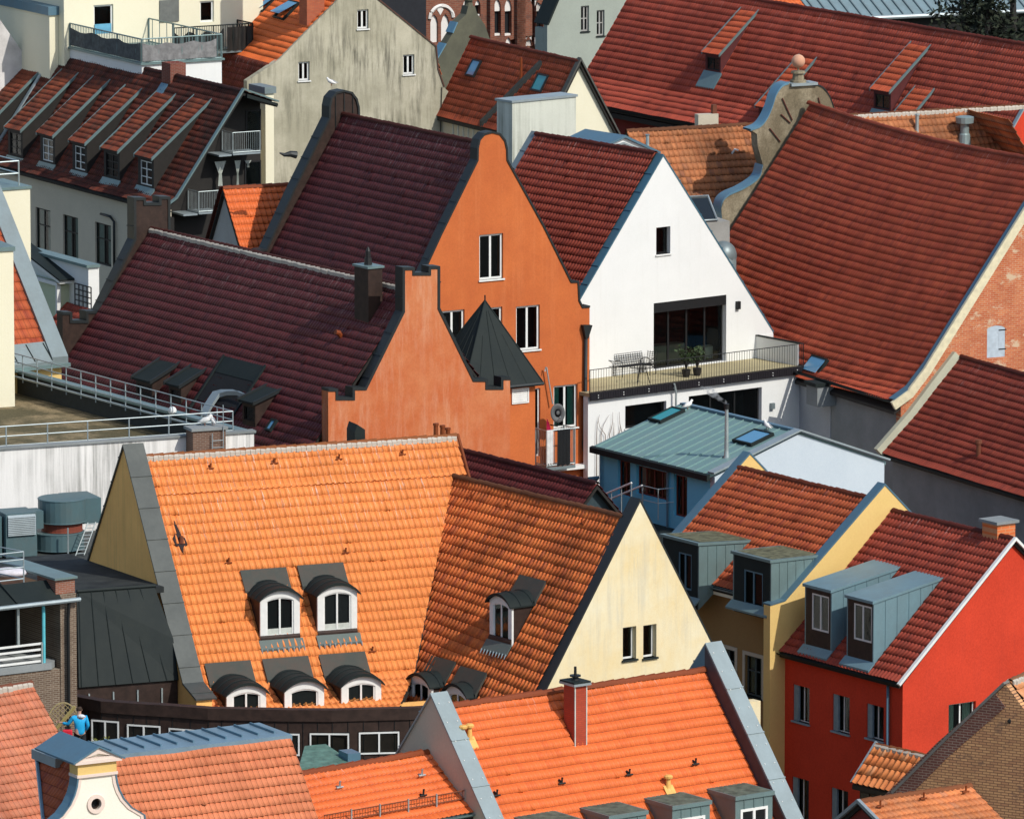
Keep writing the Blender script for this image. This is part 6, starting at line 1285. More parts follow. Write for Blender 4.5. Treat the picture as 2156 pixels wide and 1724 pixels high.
# ================================================================ far big red roof with slim dormers
f=F22=ridge((2222,104),(1345,-42),16.0); L=f.L; P=f.P
a=f.g((3,600,560),L); b=f.g((3,450,715),L); k=(16-a[1])/a[0]; print('H5',f.R,L,a,b,k)
ev=f.s((3,1100,950),b[0]); 
H=thing('far_red_roof_house','very long dark red roofed house filling the top right, with slim lean-to dormers','house',P(L/2,0,0))
ze=f.s((3,700,880),b[0]+.3)[1]
vis=[(0,16),(a[0],a[1]),(b[0]+.3,b[1]-.1)]; hid=[(0,16),(5,16-5*k)]
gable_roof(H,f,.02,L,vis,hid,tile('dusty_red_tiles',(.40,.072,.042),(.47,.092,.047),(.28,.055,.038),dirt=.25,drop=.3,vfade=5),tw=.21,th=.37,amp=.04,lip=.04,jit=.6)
wf=vis[-1][0]-.7; F=sface(f,wf); wz=[F.rect((3,535,962),(3,600,1092)),F.rect((3,722,1003),(3,822,1092))]
MAR=stucco('maroon_render',(.20,.035,.03),(.15,.03,.025),.3); zf=vis[-1][1]-.25
mb=MB(); mb.wall(F.M,[(.4,0),(.4,zf),(L-.3,zf),(L-.3,0)],[hole(r) for r in wz],.3,MAR)
mb.wall(lambda a_,b_,d:P(L-.3-d,a_,b_),[(wf,0),(wf,zf),(a[0],a[1]-.15),(0,15.85),(-4.7,16-4.7*k-.2),(-4.7,0)],[],.3,MAR); mb.box(P,.4,L-.4,-4.8,-4.5,0,16-4.8*k-.2,MAR); mb.wall(lambda a_,b_,d:P(.1+d,a_,b_),[(wf,0),(wf,zf),(a[0],a[1]-.15),(0,15.85),(-4.7,16-4.7*k-.2),(-4.7,0)],[],.3,S_RED)
mb.build('wall',H,recalc=False)
for r in wz: window(H,F,r,WHITE,3,(.5,),d=.08,fw=.06,depth=.3,curt=.5)
mb=MB(); mb.box(P,0,L,wf,vis[-1][0]-.05,zf-.25,zf-.02,DARKW); mb.build('soffit',H); gutter(H,f,0,L,vis[-1][0]+.05,vis[-1][1]-.02,ZDARK,.09)
MB().strip([(vis[-1][0],vis[-1][1]+.03),(a[0],a[1]+.05),(0,16.05),(-5,16.05-5*k)],.06,lambda a_,b_,d:P(d,a_,b_),-.25,-.02,ZPALE).build('verge',H)
A,B=vis[0],vis[1]; tk=dict(tw=.21,th=.36,amp=.04,lip=.04)
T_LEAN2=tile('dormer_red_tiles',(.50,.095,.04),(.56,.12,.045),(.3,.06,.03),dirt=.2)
MW=plain('maroon_wood',(.09,.02,.02),.7)
for (fl,fr_,bl_,br_,bs) in (((3,1478,385),(3,1612,405),(3,1727,85),(3,1875,92),(3,1620,570)),((4,1005,655),(4,1155,687),(4,1240,333),(4,1402,350),(4,1140,855)),((4,145,785),(4,280,812),(4,460,433),(4,597,460),(4,270,990)),((4,1000,1060),(4,1140,1085),(4,1330,670),(4,1478,690),(4,1140,1260))):
    shed(H,f,A,B,fl,fr_,bl_,br_,T_LEAN2,MW,base=bs,frontm=MW,win=True,winfm=DARKW,nb=0,flash=ZGREEN,tk=tk,edge=ZGREEN,wl=.3)
# ================================================================ tan pantile roofs left of and behind the stone gable
f=F23=ridge((3,910,980),(3,1850,930),14.2); L=f.L; P=f.P; k=1.25
H=thing('tan_pantile_house','small house with mottled tan pantiles between the white gable and the curved stone gable','house',P(L/2,0,0))
b=f.sl((3,1430,1535),(0,14.2),(4,14.2-4*k)); vis=[(0,14.2),(b[1],b[2])]; hid=[(0,14.2),(4,14.2-4*k)]; c0=f.P(0,0,14.2); c1=f.P(*b)
nn=np.cross(c1-c0,np.cross(f.R,c1-c0)); n2=np.cross(ZV,c1-c0); n2=n2 if np.dot(n2,f.R)<0 else -n2
gable_roof(H,f,-.0,L+3,vis,hid,T_TAN,tw=.24,th=.38,amp=.06,lip=.05,jit=1)
tiles(H,f,-3,0,[(b[1]*.3,14.2-b[1]*.3*k),vis[1]],T_TAN,tw=.24,th=.38,amp=.06,lip=.05,jit=1,name='roof_corner')
body(H,f,.05,L+2.8,vis,hid,S_CREAM)
A,B=vis; v=f.sl((3,1700,1150),A,B); MB().tube([P(v[0],v[1],v[2]),P(v[0]+.1,v[1]+.1,v[2]+.2),P(v[0]+.25,v[1]+.15,v[2]+.15)],.05,WHITE,6).build('vent_hook',H)
mb=MB(); c=f.h((3,1525,900),14.2); q=f.s((3,1450,860),-.6); q2=f.s((3,1600,935),-.6); mb.box(P,q[0],q2[0],-1.0,-.6,13.5,q[1],S_TAUPE); mb.box(P,q[0]+.75,q[0]+.95,-.9,-.7,q[1],q[1]+.4,T_PINK); mb.build('chimney',H)
f=F24=ridge((4,940,860),(4,1722,815),14.6); L=f.L; P=f.P
H=thing('tan_hipped_house','tan tiled hipped roof with a big mushroom ventilator, behind the curved dark red ridge','house',P(L/2,0,0))
vis=[(0,14.6),(4,14.6-4*k)]; cl=[(P(L,0,0),f.R+f.W*-.55)]; gable_roof(H,f,-1,L+3,vis,vis,T_TAN,tw=.24,th=.38,amp=.05,lip=.05,jit=1,mort=True,clip=[(P(L,0,0),f.R*1.0-f.W*.8)])
body(H,f,-.8,L-.3,vis,vis,S_CREAM)
fh=Fr(P(L,0,14.6),f.W); fh.W=f.R; tiles(H,fh,-4,4,[(0,14.6),(3,9.6)],T_TAN,tw=.24,th=.38,amp=.05,lip=.05,clip=[(P(L,0,0),f.W*-1+f.R*-1.25),] ,name='hip_roof')
A,B=vis
for (p,h,r) in (((4,1710,1080),None,1),((4,1355,990),None,0)):
    if r:
        v=f.sl(p,A,B); c=P(*v); zt_=f.s((4,1700,870),v[1])[1]; hh=zt_-v[2]; MB().tube([c-ZV*.3,c+ZV*hh*.35,c+ZV*hh*.4,c+ZV*hh*.75,c+ZV*hh*.76,c+ZV*hh*.97,c+ZV*hh],[.32,.25,.2,.2,.4,.42,.3],metal('vent_zinc',(.25,.33,.33),.3),14).build('ventilator',H,smooth=False)
    else:
        v=f.sl(p,A,B); c=P(*v); MB().tube([c-ZV*.2,c+ZV*.75,c+ZV*.76,c+ZV*.82],[.08,.08,.12,.12],STEEL,8).build('vent_pipe',H)
# small white tympanum house between
f=Fr(atD((3,880,1030),331),F20.R); P=f.P; F=gface(f,0); g=lambda x,y:f.g((3,x,y)); H=thing('white_pediment_dormer','small white pediment gable with blue zinc roof behind the dark red roof','gable',P(1,0,8))
a,b,c=g(700,1120),g(888,1028),g(1150,1150); MB().prism([P(0,a[0],8),P(0,*a),P(0,*b),P(0,*c),P(0,c[0],8)],f.R*2.5,S_WHITE).build('wall',H); mb=MB(); mb.strip([c,b,a],.1,lambda p,q,d:P(d,p,q),-.15,2.6,ZBLUE); mb.build('gable_roof',H); 
mb=MB(); mb.strip([(c[0]+.5,c[1]),(b[0],b[1]-.28),(a[0]-.5,a[1])],.08,lambda p,q,d:P(d,p,q),-.08,.0,ZPALE); mb.build('moulding',H)
q=g(1125,1130); q2=g(1125,1015); MB2=MB().tube([P(.5,q[0],q[1]-1),P(.5,q[0],q2[1]-.05),P(.5,q[0],q2[1])],[.07,.07,.11],STEEL,8); solo('flue_pipe','grey metal flue pipe right of the white pediment gable','pipe',MB2)
# glass lean-to in the gap and grey dome hatch
f=Fr(atD((7,1560,160),335),F23.R); P=f.P; q=lambda x,y:f.s((7,x,y),0); a=q(1440,35);b=q(1590,150); H=thing('glass_rooflight','small grey glass roof in the gap below the tan pantiles','rooflight',P((a[0]+b[0])/2,0,0))
MB().box(P,a[0],b[0]+.6,-2,0,0,b[1],S_GREY).build('wall',H); MB().prism([P(a[0],0,b[1]),P(b[0],0,b[1]),P(b[0],-1,a[1]+.2),P(a[0],-1,a[1]+.2)],ZV*.05,SKYD).build('pane',H); mb=MB(); mb.tube([P(a[0],0,b[1]+.08),P(b[0],0,b[1]+.08),P(b[0],-1,a[1]+.28),P(a[0],-1,a[1]+.28),P(a[0],0,b[1]+.08)],.06,ZPALE,5); mb.build('frame',H)
c=P(b[0]-.1,.9,b[1]-1.35); MB().ball(c,.58,ZINC,(1,1,1.1),16).tube([c-ZV*8,c],.57,ZINC,14).build('dome_hatch',H,smooth=True)
# ================================================================ pale concrete fire wall
f=F25=Fr(atD((3,55,1250),346),F20.R); P=f.P; g=lambda x,y:f.g((3,x,y)); l=g(58,760); r=g(535,735); 
H=thing('pale_fire_wall','free-standing pale fire wall slab with dark run-off streaks behind the red roof','wall',P(.3,(l[0]+r[0])/2,0))
mb=MB(); mb.box(P,0,1.1,r[0],l[0],0,(l[1]+r[1])/2,S_SLAB); mb.build('wall',H)
z=(l[1]+r[1])/2; MB().box(P,-.06,1.18,r[0]-.06,l[0]+.06,z,z+.1,ZPALE).build('coping',H)
# ================================================================ red roofed house with roof windows (behind)
f=F26=ridge((3,560,460),(2,1640,280),15.3); L=f.L; P=f.P; g=lambda r,x,y:f.g((r,x,y)); e=g(3,430,725); k=(15.3-e[1])/e[0]
H=thing('roof_window_house','red roofed house with two roof windows and an orange vent pipe, below the church','house',P(L/2,0,0))
b=f.sl((2,1690,945),(0,15.3),(4,15.3-4*k)); we=max(b[1],e[0]); vis=[(0,15.3),(we,15.3-we*k)]; hid=[(0,15.3),(3,15.3-3*k)]
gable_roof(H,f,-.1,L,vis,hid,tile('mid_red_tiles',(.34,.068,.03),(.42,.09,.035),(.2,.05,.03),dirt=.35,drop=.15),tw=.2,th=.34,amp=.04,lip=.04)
F=sface(f,we-.3); body(H,f,.1,L-.1,vis,hid,S_CREAM,facemat=S_TAUPE)
MB().strip([(-3,15.35-3*k),(0,15.35),(we,15.35-we*k)],.07,lambda a_,b_,d:P(d,a_,b_),-.2,.15,plain('verge_slate',(.08,.08,.07),.7)).build('verge',H)
A,B=vis; skylight(H,f,A,B,(2,1600,570),(2,1726,462),SKYG,BLACK); skylight(H,f,A,B,(3,203,680),(3,343,572),SKYT,BLACK)
v=f.sl((2,2010,590),A,B); c=P(*v); MB().tube([c-ZV*.2,c+ZV*.05,c+ZV*.051,f.P(v[0],v[1],f.s((2,2015,430),v[1])[1])],[.12,.12,.07,.06],T_FRESH,8).build('vent_pipe',H)
v0=f.sl((3,258,500),A,B); v1=f.sl((2,1700,950),A,B); zz=lambda w:15.3-w*k
MB().prism([P(v0[0],v0[1],zz(v0[1])),P(v0[0],v0[1],zz(v0[1])+.3),P(v1[0],v1[1],zz(v1[1])+.3),P(v1[0],v1[1],zz(v1[1]))],f.R*-.3,plain('slate_kerb',(.07,.07,.06),.8)).build('party_kerb',H)
mb=MB(); 
for i in range(5): q=F.pix((2,1510+i*38,940)); mb.box(P,q[0]-.05,q[0]+.05,we-.3,we-.22,q[1]-1.4,q[1]+.3,CURT)
mb.build('window_strip',H)
# ================================================================ sage coloured house between church and big roof
f=Fr(atD((3,320,300),412),F22.R); P=f.P; F=gface(f,0); g=lambda x,y:f.g((3,x,y)); l=g(320,190); t=g(400,0); sl_=(t[1]-l[1])/(l[0]-t[0])
H=thing('sage_gable_house','pale sage grey house with two narrow windows, between brick church and big red roof','house',P(5,-4,0))
ws=[F.rect((3,572,48),(3,632,235)),F.rect((3,690,80),(3,748,268))]
ol=[(l[0],0),l,(l[0]-4,l[1]+4*sl_),(l[0]-8,l[1]),(l[0]-8,0)]; mb=MB(); mb.wall(F.M,ol,[hole(r) for r in ws],.35,S_SAGE); mb.box(P,.36,1.2,l[0]-.3,l[0],0,l[1]-.2,S_SAGE); mb.build('wall',H,recalc=False)
for r in ws: window(H,F,r,S_GREY,2,(.5,),d=.12,fw=.08,sill=ZDARK,depth=.3)
MB().strip([ol[3],ol[2],ol[1]],.1,lambda a_,b_,d:P(d,a_,b_),-.15,1.2,ZDARK).build('gable_roof',H)
# ================================================================ brick gothic church
f=F27=Fr(atD((2,1500,0),432),F22.R); P=f.P; F=gface(f,0); q=lambda r,x,y:f.g((r,x,y)); 
CBK=brick('church_brick',(.20,.07,.045),(.28,.10,.06),(.22,.14,.1),s=.8,R=tuple(f.W[:2]),plas=(.1,.06,.05),pamt=.6)
BL=stucco('limewashed_blind',(.74,.72,.68),(.66,.64,.6),.3)
H=thing('brick_church','dark brick gothic church wall with white blind lancets at the top','church',P(3,0,0))
def lanc(a0,a1,b0,b1): c=(a0+a1)/2; h=(a1-a0)*.9; return [(a0,b0),(a0,b1-h),(a0+(c-a0)*.35,b1-h*.4),(c,b1),(a1-(c-a0)*.35,b1-h*.4),(a1,b1-h),(a1,b0)]
hs=[];wl=[]
def L_(r,x0,y0,x1,y1,kind): a=q(r,x0,y0); b=q(r,x1,y1); o=lanc(min(a[0],b[0]),max(a[0],b[0]),b[1],a[1]); hs.append(o); wl.append((o,kind))
L_(2,1332,112,1390,318,1); L_(2,1412,108,1475,316,1)
for x in (1575,1665): L_(2,x,0,x+42,125,2)
for r,x in ((2,1808),(2,1888),(2,2042),(2,2122),(3,158),(3,238)): L_(r,x,-5,x+52,268,2)
for r,x in ((2,1890),(2,2042),(2,2122),(3,158),(3,238)): L_(r,x,282,x+52,345,1)
z19=q(2,1500,-120)[1]
lft=q(2,1255,100)[0]; rg=q(3,318,100)[0]
mb=MB(); mb.wall(F.M,[(lft,0),(lft,z19),(rg,z19),(rg,0)],hs,.35,CBK); mb.box(P,.5,14,rg,lft,0,z19,CBK)
for r,x,wd in ((2,1760,32),(2,1965,60),(3,78,60),(3,300,18)):
    a=q(r,x,0)[0]; b=q(r,x+wd,0)[0]; mb.box(P,-.28,0,b,a,0,z19,CBK)
mb.build('wall',H,recalc=False)
mb=MB()
for o,kd in wl:
    bs=np.array(o); lo=bs[:,1].min(); hi=bs[:,1].max(); a0,a1=bs[:,0].min(),bs[:,0].max()
    if kd==1: mb.box(F.M,a0,a1,lo,hi,.12,.2,BL)
    else: 
        zm=lo+(hi-lo)*.66; mb.box(F.M,a0,a1,zm,hi,.12,.2,BL); mb.box(F.M,a0,a1,lo,zm,.3,.34,ROOM); mb.box(F.M,a0,a1,lo,lo+.12,.1,.3,BL)
mb.build('blind_panel',H)
a=q(2,1325,150); b=q(2,1500,45); arcs=MB(); c=(a[0]+b[0])/2
for s_ in(1,-1):
    pts=[F.M(c+s_*(abs(a[0]-b[0])/2)*math.cos(t),a[1]+.05+(b[1]-a[1])*1.0*math.sin(t),-.02) for t in [i*math.pi/2/8 for i in range(9)]]
    arcs.tube(pts,.11,BL,5)
d=q(2,1405,75); arcs.prism([F.M(d[0]-.2,d[1],-.03),F.M(d[0],d[1]+.3,-.03),F.M(d[0]+.2,d[1],-.03),F.M(d[0],d[1]-.3,-.03)],F.M(0,0,.1)-F.M(0,0,0),BL); arcs.build('tracery',H)
mb=MB(); a=q(2,1230,150); mb.box(P,-1,6,a[0],a[0]+6,0,z19,plain('slate_roof_wall',(.018,.02,.025),.8)); o=thing('slate_clad_building','black slate wall left of the brick church at the top','building',P(0,a[0]+3,0)); mb.build('wall',o)
# mossy grey stepped gable in front of the church
f=Fr(atD((2,1650,300),405),F22.R); P=f.P; g=lambda x,y:f.g((2,x,y)); H=thing('grey_finial_gable','dark mossy grey gable with a small finial before the church lancets','gable',P(.3,g(1640,0)[0],0))
pl_=[g(1350,700),g(1365,470),g(1450,330),g(1500,250),g(1535,170),g(1600,110),g(1615,50),g(1665,50),g(1680,100),g(1740,190),g(1775,290),g(1900,420)]
MG=stucco('mossy_grey_stone',(.13,.13,.09),(.08,.08,.06),.6); MB().wall(lambda a_,b_,d:P(d,a_,b_),[(pl_[0][0],0)]+pl_+[(pl_[-1][0],0)],[],.6,MG).build('wall',H,recalc=False)
mb=MB(); c=P(.3,*g(1640,50)); mb.tube([c,c+ZV*.3,c+ZV*.31,c+ZV*.4,c+ZV*.41,c+ZV*.9],[.22,.2,.34,.34,.2,.16],MG,8); mb.build('finial',H)
P_=P; vs=[]
for (i0,i1) in ((1,2),(3,4)):
    A_=pl_[i0];B_=pl_[i1]; mb=MB().strip([A_,((A_[0]+B_[0])/2+.05,(A_[1]+B_[1])/2-.1),B_],.06,lambda a_,b_,d:P_(d,a_,b_),-.05,.65,CB); mb.build('coping',H)
# ================================================================ top right: teal standing seam roof, tile patch, dark wall
f=F28=Fr(atD((4,560,20),425),(.93,.37)); P=f.P; A=(0,16.4); e=f.s((4,1000,125),0)
H=thing('teal_metal_hall','low hall with a pale teal standing seam metal roof at the top right edge','hall',P(5,-4,0)); ze=e[1]; kk=.42; M=lambda a_,b_,c:P(a_,b_,ze-b_*kk+c)
u0=f.s((4,545,20),-1)[0]; u1=f.s((4,2400,60),-1)[0]
mb=MB(); mb.box(M,u0,u1,-9,0,-.2,0,metal('teal_sheet',(.26,.36,.38),.3)); 
for i in range(int((u1-u0)/.62)): x=u0+.3+i*.62; mb.box(M,x-.03,x+.03,-9,0,0,.09,ZINC)
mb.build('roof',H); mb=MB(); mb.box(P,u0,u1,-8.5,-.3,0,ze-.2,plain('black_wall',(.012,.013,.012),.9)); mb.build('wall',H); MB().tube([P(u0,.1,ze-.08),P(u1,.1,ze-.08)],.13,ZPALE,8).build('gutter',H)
H=thing('orange_tiled_lean_to','patch of orange tiled roof left of the teal metal roof at the top','lean-to',P(u0-2,-4,0)); tiles(H,f,u0-4.5,u0-.1,[(-9,ze+9*kk),(-.2,ze+.2*kk)],T_FRESH,tw=.25,th=.4,amp=.04,lip=.04); MB().box(P,u0-4.4,u0-.2,-8.5,-.5,0,ze-.1,S_RED).build('wall',H)
# tree at top right
def tree(label,base,h,r,n=2600,seed=1,cols=None):
    rng=random.Random(seed); T=thing('evergreen_tree',label,'tree',base); b=np.array(base,float)
    tr=MB(); tr.tube([b,b+ZV*h*.4+np.array([.2,0,0]),b+ZV*h*.75,b+ZV*h],[.3,.24,.13,.04],DARKW,8)
    cl=[]
    for i in range(26):
        t=rng.uniform(.25,1); a=rng.uniform(0,6.28); rr=r*(1.15-t*.75)*rng.uniform(.5,1); s=b+ZV*h*t*.92; e=s+np.array([math.cos(a)*rr,math.sin(a)*rr,rng.uniform(-.8,.6)]); tr.tube([s,s*.5+e*.5+ZV*.3,e],[.09,.05,.02],DARKW,5,False); cl.append(e); cl.append(s*.35+e*.65)
    tr.build('trunk',T,recalc=False); mb=MB()
    for i in range(n):
        c=rng.choice(cl); p=c+np.array([rng.gauss(0,.55),rng.gauss(0,.55),rng.gauss(0,.35)-.1]); m=rng.choice(cols); s_=rng.uniform(.12,.26)
        a=np.array([rng.gauss(0,1),rng.gauss(0,1),rng.gauss(0,.6)]); a/=np.linalg.norm(a); d=np.array([rng.gauss(0,1),rng.gauss(0,1),rng.gauss(0,1)]); d=np.cross(a,d); d/=np.linalg.norm(d)
        mb.add([p-a*s_,p+d*s_*.4,p+a*s_,p-d*s_*.4],[(0,1,2,3)],m)
    mb.build('crown',T,recalc=False); return T
GC=[plain('needles_dark',(.008,.013,.008),.9),plain('needles_mid',(.014,.022,.012),.9),plain('needles_light',(.03,.038,.022),.9)]
for i,(x,y,D,h,r,lab) in enumerate(((1700,260,415,13.5,2.4,'dark evergreen tree left of the two in the top right corner'),(2060,260,417,15.5,3.0,'taller dark evergreen tree in the top right corner'),(1880,330,410,12.5,3.0,'broad dark evergreen tree between the other two in the top right corner'))):
    b=atD((4,x,y),D); tree(lab,(b[0],b[1],0),h+3.5,r,2600,i+3,GC)
# ================================================================ lower right red tiled house with grey wall
a=F21.uw(onplane((8,1690,1160),F21.P(-.25,0,0),F21.R)); zr=a[2]
f=F29=ridge((8,2155,1290),(8,1690,1160),zr); f.P0=None; P=f.P; L=f.L; N0=-9.0
g=lambda r,x,y:f.g((r,x,y),L); k0=g(8,1350,1600); k1=g(12,1110,375); kk=(zr-k0[1])/k0[0]; print('H6 z',zr,L,k0,k1)
H=thing('red_tiled_side_house','dark red tiled house with a plain grey wall below it at the right edge','house',P(-2,0,0))
m1=g(8,1500,1400); kk=(zr-m1[1])/m1[0]; vis=[(0,zr),m1,k0,(k1[0]+.05,k1[1])]; hid=[(0,zr),(4,zr-4*kk)]
gable_roof(H,f,N0,L,vis,hid,T_RED,tw=.19,th=.34,amp=.045,lip=.045,jit=.5); 
we=k1[0]-.35; mb=MB(); mb.box(P,N0+.2,L-.1,we-.3,we,0,k1[1]-.15,S_CONC); mb.box(P,N0+.2,L-.1,-3.8,-3.5,0,zr-3.9*kk-.1,S_CONC); mb.wall(lambda a_,b_,d:P(N0+.2-d,a_,b_),[(we,0),(we,k1[1]-.1),k0,m1,(0,zr-.1),(-3.6,zr-3.6*kk-.1),(-3.6,0)],[],.3,S_CONC); mb.build('wall',H,recalc=False)
MB().strip([vis[3],vis[2],vis[1],(0,zr+.05)],.42,lambda a_,b_,d:P(d,a_,b_-.1),L+.0,L+.28,stucco('mossy_cement',(.5,.5,.38))).build('verge_kerb',H)
gutter(H,f,N0,L,k1[0]+.12,k1[1]-.02,ZDARK,.09)
A,B=vis[1],vis[2]; v=f.sl((12,1815,410),A,B); c=P(*v); zt_=f.s((12,1800,265),v[1])[1]; MB().tube([c-ZV*.2,P(v[0],v[1],zt_-.15),P(v[0],v[1],zt_-.149),P(v[0],v[1],zt_)],[.1,.09,.15,.12],T_PINK,8).build('vent_pipe',H)
# ================================================================ blue studio house with seamed roof
f=F30=ridge((12,455,205),(11,1330,5),9.0); L=f.L; P=f.P; g=lambda r,x,y:f.g((r,x,y)); e=g(11,1535,525); r_=g(12,1105,425); print('H8',L,e,r_); 
H=thing('blue_studio_house','blue rendered house with shallow teal grey seamed roof and a pale blue side wall','house',P(L/2,0,0))
k=(9-e[1])/e[0]; kr=(9-r_[1])/(-r_[0]); SEAM=metal('seamed_teal_grey',(.17,.29,.28),.4,.5,.15,dirt=(.22,.28,.27)); S=lambda a_,b_,c:P(a_,b_,9-b_*k+c)
mb=MB(); mb.box(S,-.0,L+.15,0,e[0]+.1,-.15,0,SEAM); 
for i in range(int(L/.6)+1): x=.3+i*.6; mb.box(S,x-.018,x+.018,0,e[0]+.1,0,.05,SEAM)
S2_=lambda a_,b_,c:P(a_,b_,9+b_*kr+c); mb.box(S2_,-.0,L,r_[0]-.1,0,-.15,0,SEAM); mb.build('roof',H)
mb=MB(); mb.box(P,.0,L,-.12,.12,8.98,9.07,ZBLUE); mb.build('ridge_cap',H)
ol=[(e[0]-.15,0),(e[0]-.15,e[1]-.12),(0,8.9),(r_[0]+.05,r_[1]-.05),(r_[0]+.05,0)]
wf=e[0]-.15; F=sface(f,wf); ws=[F.rect((11,848,418),(11,940,700)),F.rect((11,987,458),(11,1222,730)),F.rect((11,1267,525),(11,1365,860))]
mb=MB(); mb.wall(lambda a_,b_,d:P(-.12+d,a_,b_),ol,[],.3,S_LBLUE); mb.build('side_wall',H,recalc=False)
mb=MB(); mb.wall(F.M,[(.2,0),(.2,e[1]-.1),(L,e[1]-.1),(L,0)],[hole(r) for r in ws],.3,S_BLUE); mb.wall(lambda a_,b_,d:P(L-d,a_,b_),ol,[],.3,S_BLUE); mb.build('wall',H,recalc=False)
WR_=plain('red_brown_frame',(.13,.03,.02),.6)
for i,r in enumerate(ws): window(H,F,r,WR_,(2,4,2)[i],d=.12,fw=.07,depth=.4,curt=.5 if i==1 else 0)
MB().strip([(e[0],e[1]+.02),(0,9.03),(r_[0]-.1,r_[1]+.03)],.07,lambda a_,b_,d:P(d,a_,b_),-.3,.12,ZPALE).build('coping',H)
MB().box(S,-.1,L+.2,e[0]+.06,e[0]+.2,-.2,.02,ZDARK).build('gutter',H)
q=F.pix((11,1232,600)); MB().tube([F.M(q[0],e[1]-.1,-.08),F.M(q[0],0,-.08)],.05,ZBLUE,6).build('drainpipe',H)
A=(0,9);B=(e[0],e[1]); skylight(H,f,A,B,(11,1075,130),(11,1355,62),SKYT,ZDARK); skylight(H,f,A,B,(11,1705,290),(11,2020,240),SKYG,ZDARK)
v=f.sl((11,1660,400),A,B); c=P(*v); z1=f.s((11,1658,0),v[1])[1]; zc_=z1-v[2]; MB().tube([c-ZV*.1,c+ZV*.1,c+ZV*zc_*.12],[.13,.1,.085],STEEL,10).tube([c+ZV*zc_*.12,c+ZV*zc_*.9],[.085,.07],STEEL,10).tube([c+ZV*zc_*.9,c+ZV*zc_],[.1,.1],BLACK,10).build('flue',H,smooth=False)
q=f.s((11,470,720),wf); mb=MB(); pts=[f.s(p,wf+.2) for p in ((11,465,722),(11,560,690),(11,610,640),(11,672,560))]; mb.strip(pts,.1,lambda a_,b_,d:P(a_,wf+.2+d,b_),-.25,.25,ZBLUE); mb.build('curved_parapet',H)
# stair rails before it
st=[((11,652,718),(11,950,592)),((11,728,740),(11,1030,612))]; mb=MB(); wq=wf+1.3
for p,q_ in st:
    a=f.s(p,wq); b=f.s(q_,wq); mb.tube([P(a[0],wq,a[1]),P(b[0],wq,b[1])],.04,WHITE,6)
    for t in (0,.5,.75,1): x=a[0]+(b[0]-a[0])*t; z=a[1]+(b[1]-a[1])*t; mb.tube([P(x,wq,z-1.1),P(x,wq,z)],.02,STEEL,5)
    wq-=.7
a=f.s((11,1035,612),wf+.6); b=f.s((11,1150,640),wf+.6); c=f.s((11,1250,632),wf+.2)
for dz in (0,-.55): mb.tube([P(a[0],wf+.6,a[1]+dz),P(b[0],wf+.6,b[1]+dz),P(c[0],wf+.1,c[1]+dz)],.018,STEEL,5)
for p_ in ((a,wf+.6),(b,wf+.6)): mb.tube([P(p_[0][0],p_[1],p_[0][1]-1.2),P(p_[0][0],p_[1],p_[0][1])],.02,STEEL,5)
zs=f.s((11,900,850),wf+1)[1]; o=thing('roof_stair','galvanised outdoor stair rails in front of the blue studio windows','stair',P(a[0],wf+.8,zs-.3)); mb.build('handrail',o); mb=MB(); mb.box(P,a[0]-2.2,a[0]+3.6,wf+.01,wf+1.6,zs-.4,zs-.25,ZDARK); mb.build('landing',o)
bird('gull','white gull at the left skylight of the teal grey roof',P(*f.sl((11,1368,45),A,B)),1.2,yaw=.5); bird('gull','white gull above the right skylight of the teal grey roof',P(*f.sl((11,1968,200),A,B)),1.2,yaw=2.2)
# bare climbing plant
mb=MB(); rng=random.Random(5); VM=plain('bare_twig',(.22,.17,.14),.9)
fq=F20; 
for (x0_,y0_,x1_,y1_) in ((7,700,1724,0),):
    pass
for i in range(7):
    x=690+i*32; q0=fq.g((7,x,1740),u2-.1); q1=fq.g((7,x+rng.uniform(-60,70),1740-rng.uniform(60,180)),u2-.1); pm=fq.P(u2-.1,(q0[0]+q1[0])/2+rng.uniform(-.1,.1),(q0[1]+q1[1])/2); mb.tube([fq.P(u2-.1,q0[0],q0[1]-2),fq.P(u2-.1,*q0),pm,fq.P(u2-.1,*q1)],[.025,.018,.012,.006],VM,4,False)
solo('climbing_twigs','bare twigs growing up the white wall beside the orange gable','plant',mb,recalc=False)
# ================================================================ dark red strip roof below the orange gables
zr=9.3; f=F31=ridge((11,660,590),(10,1560,345),zr); P=f.P; L=f.L; k=1.1; H=thing('low_plum_roof_house','low house with a plum tiled roof squeezed behind the orange and yellow gabled roofs','house',P(L/2,0,0))
vis=[(0,zr),(4,zr-4*k)]; gable_roof(H,f,-.3,L+1,vis,vis,T_PURPLE if False else tile('wine_red_tiles',(.12,.022,.022),(.2,.03,.024),(.08,.02,.02),dirt=.3),tw=.19,th=.36,amp=.03,lip=.04); body(H,f,0,L+.8,vis,vis,plain('slate_wall',(.03,.05,.06),.8))
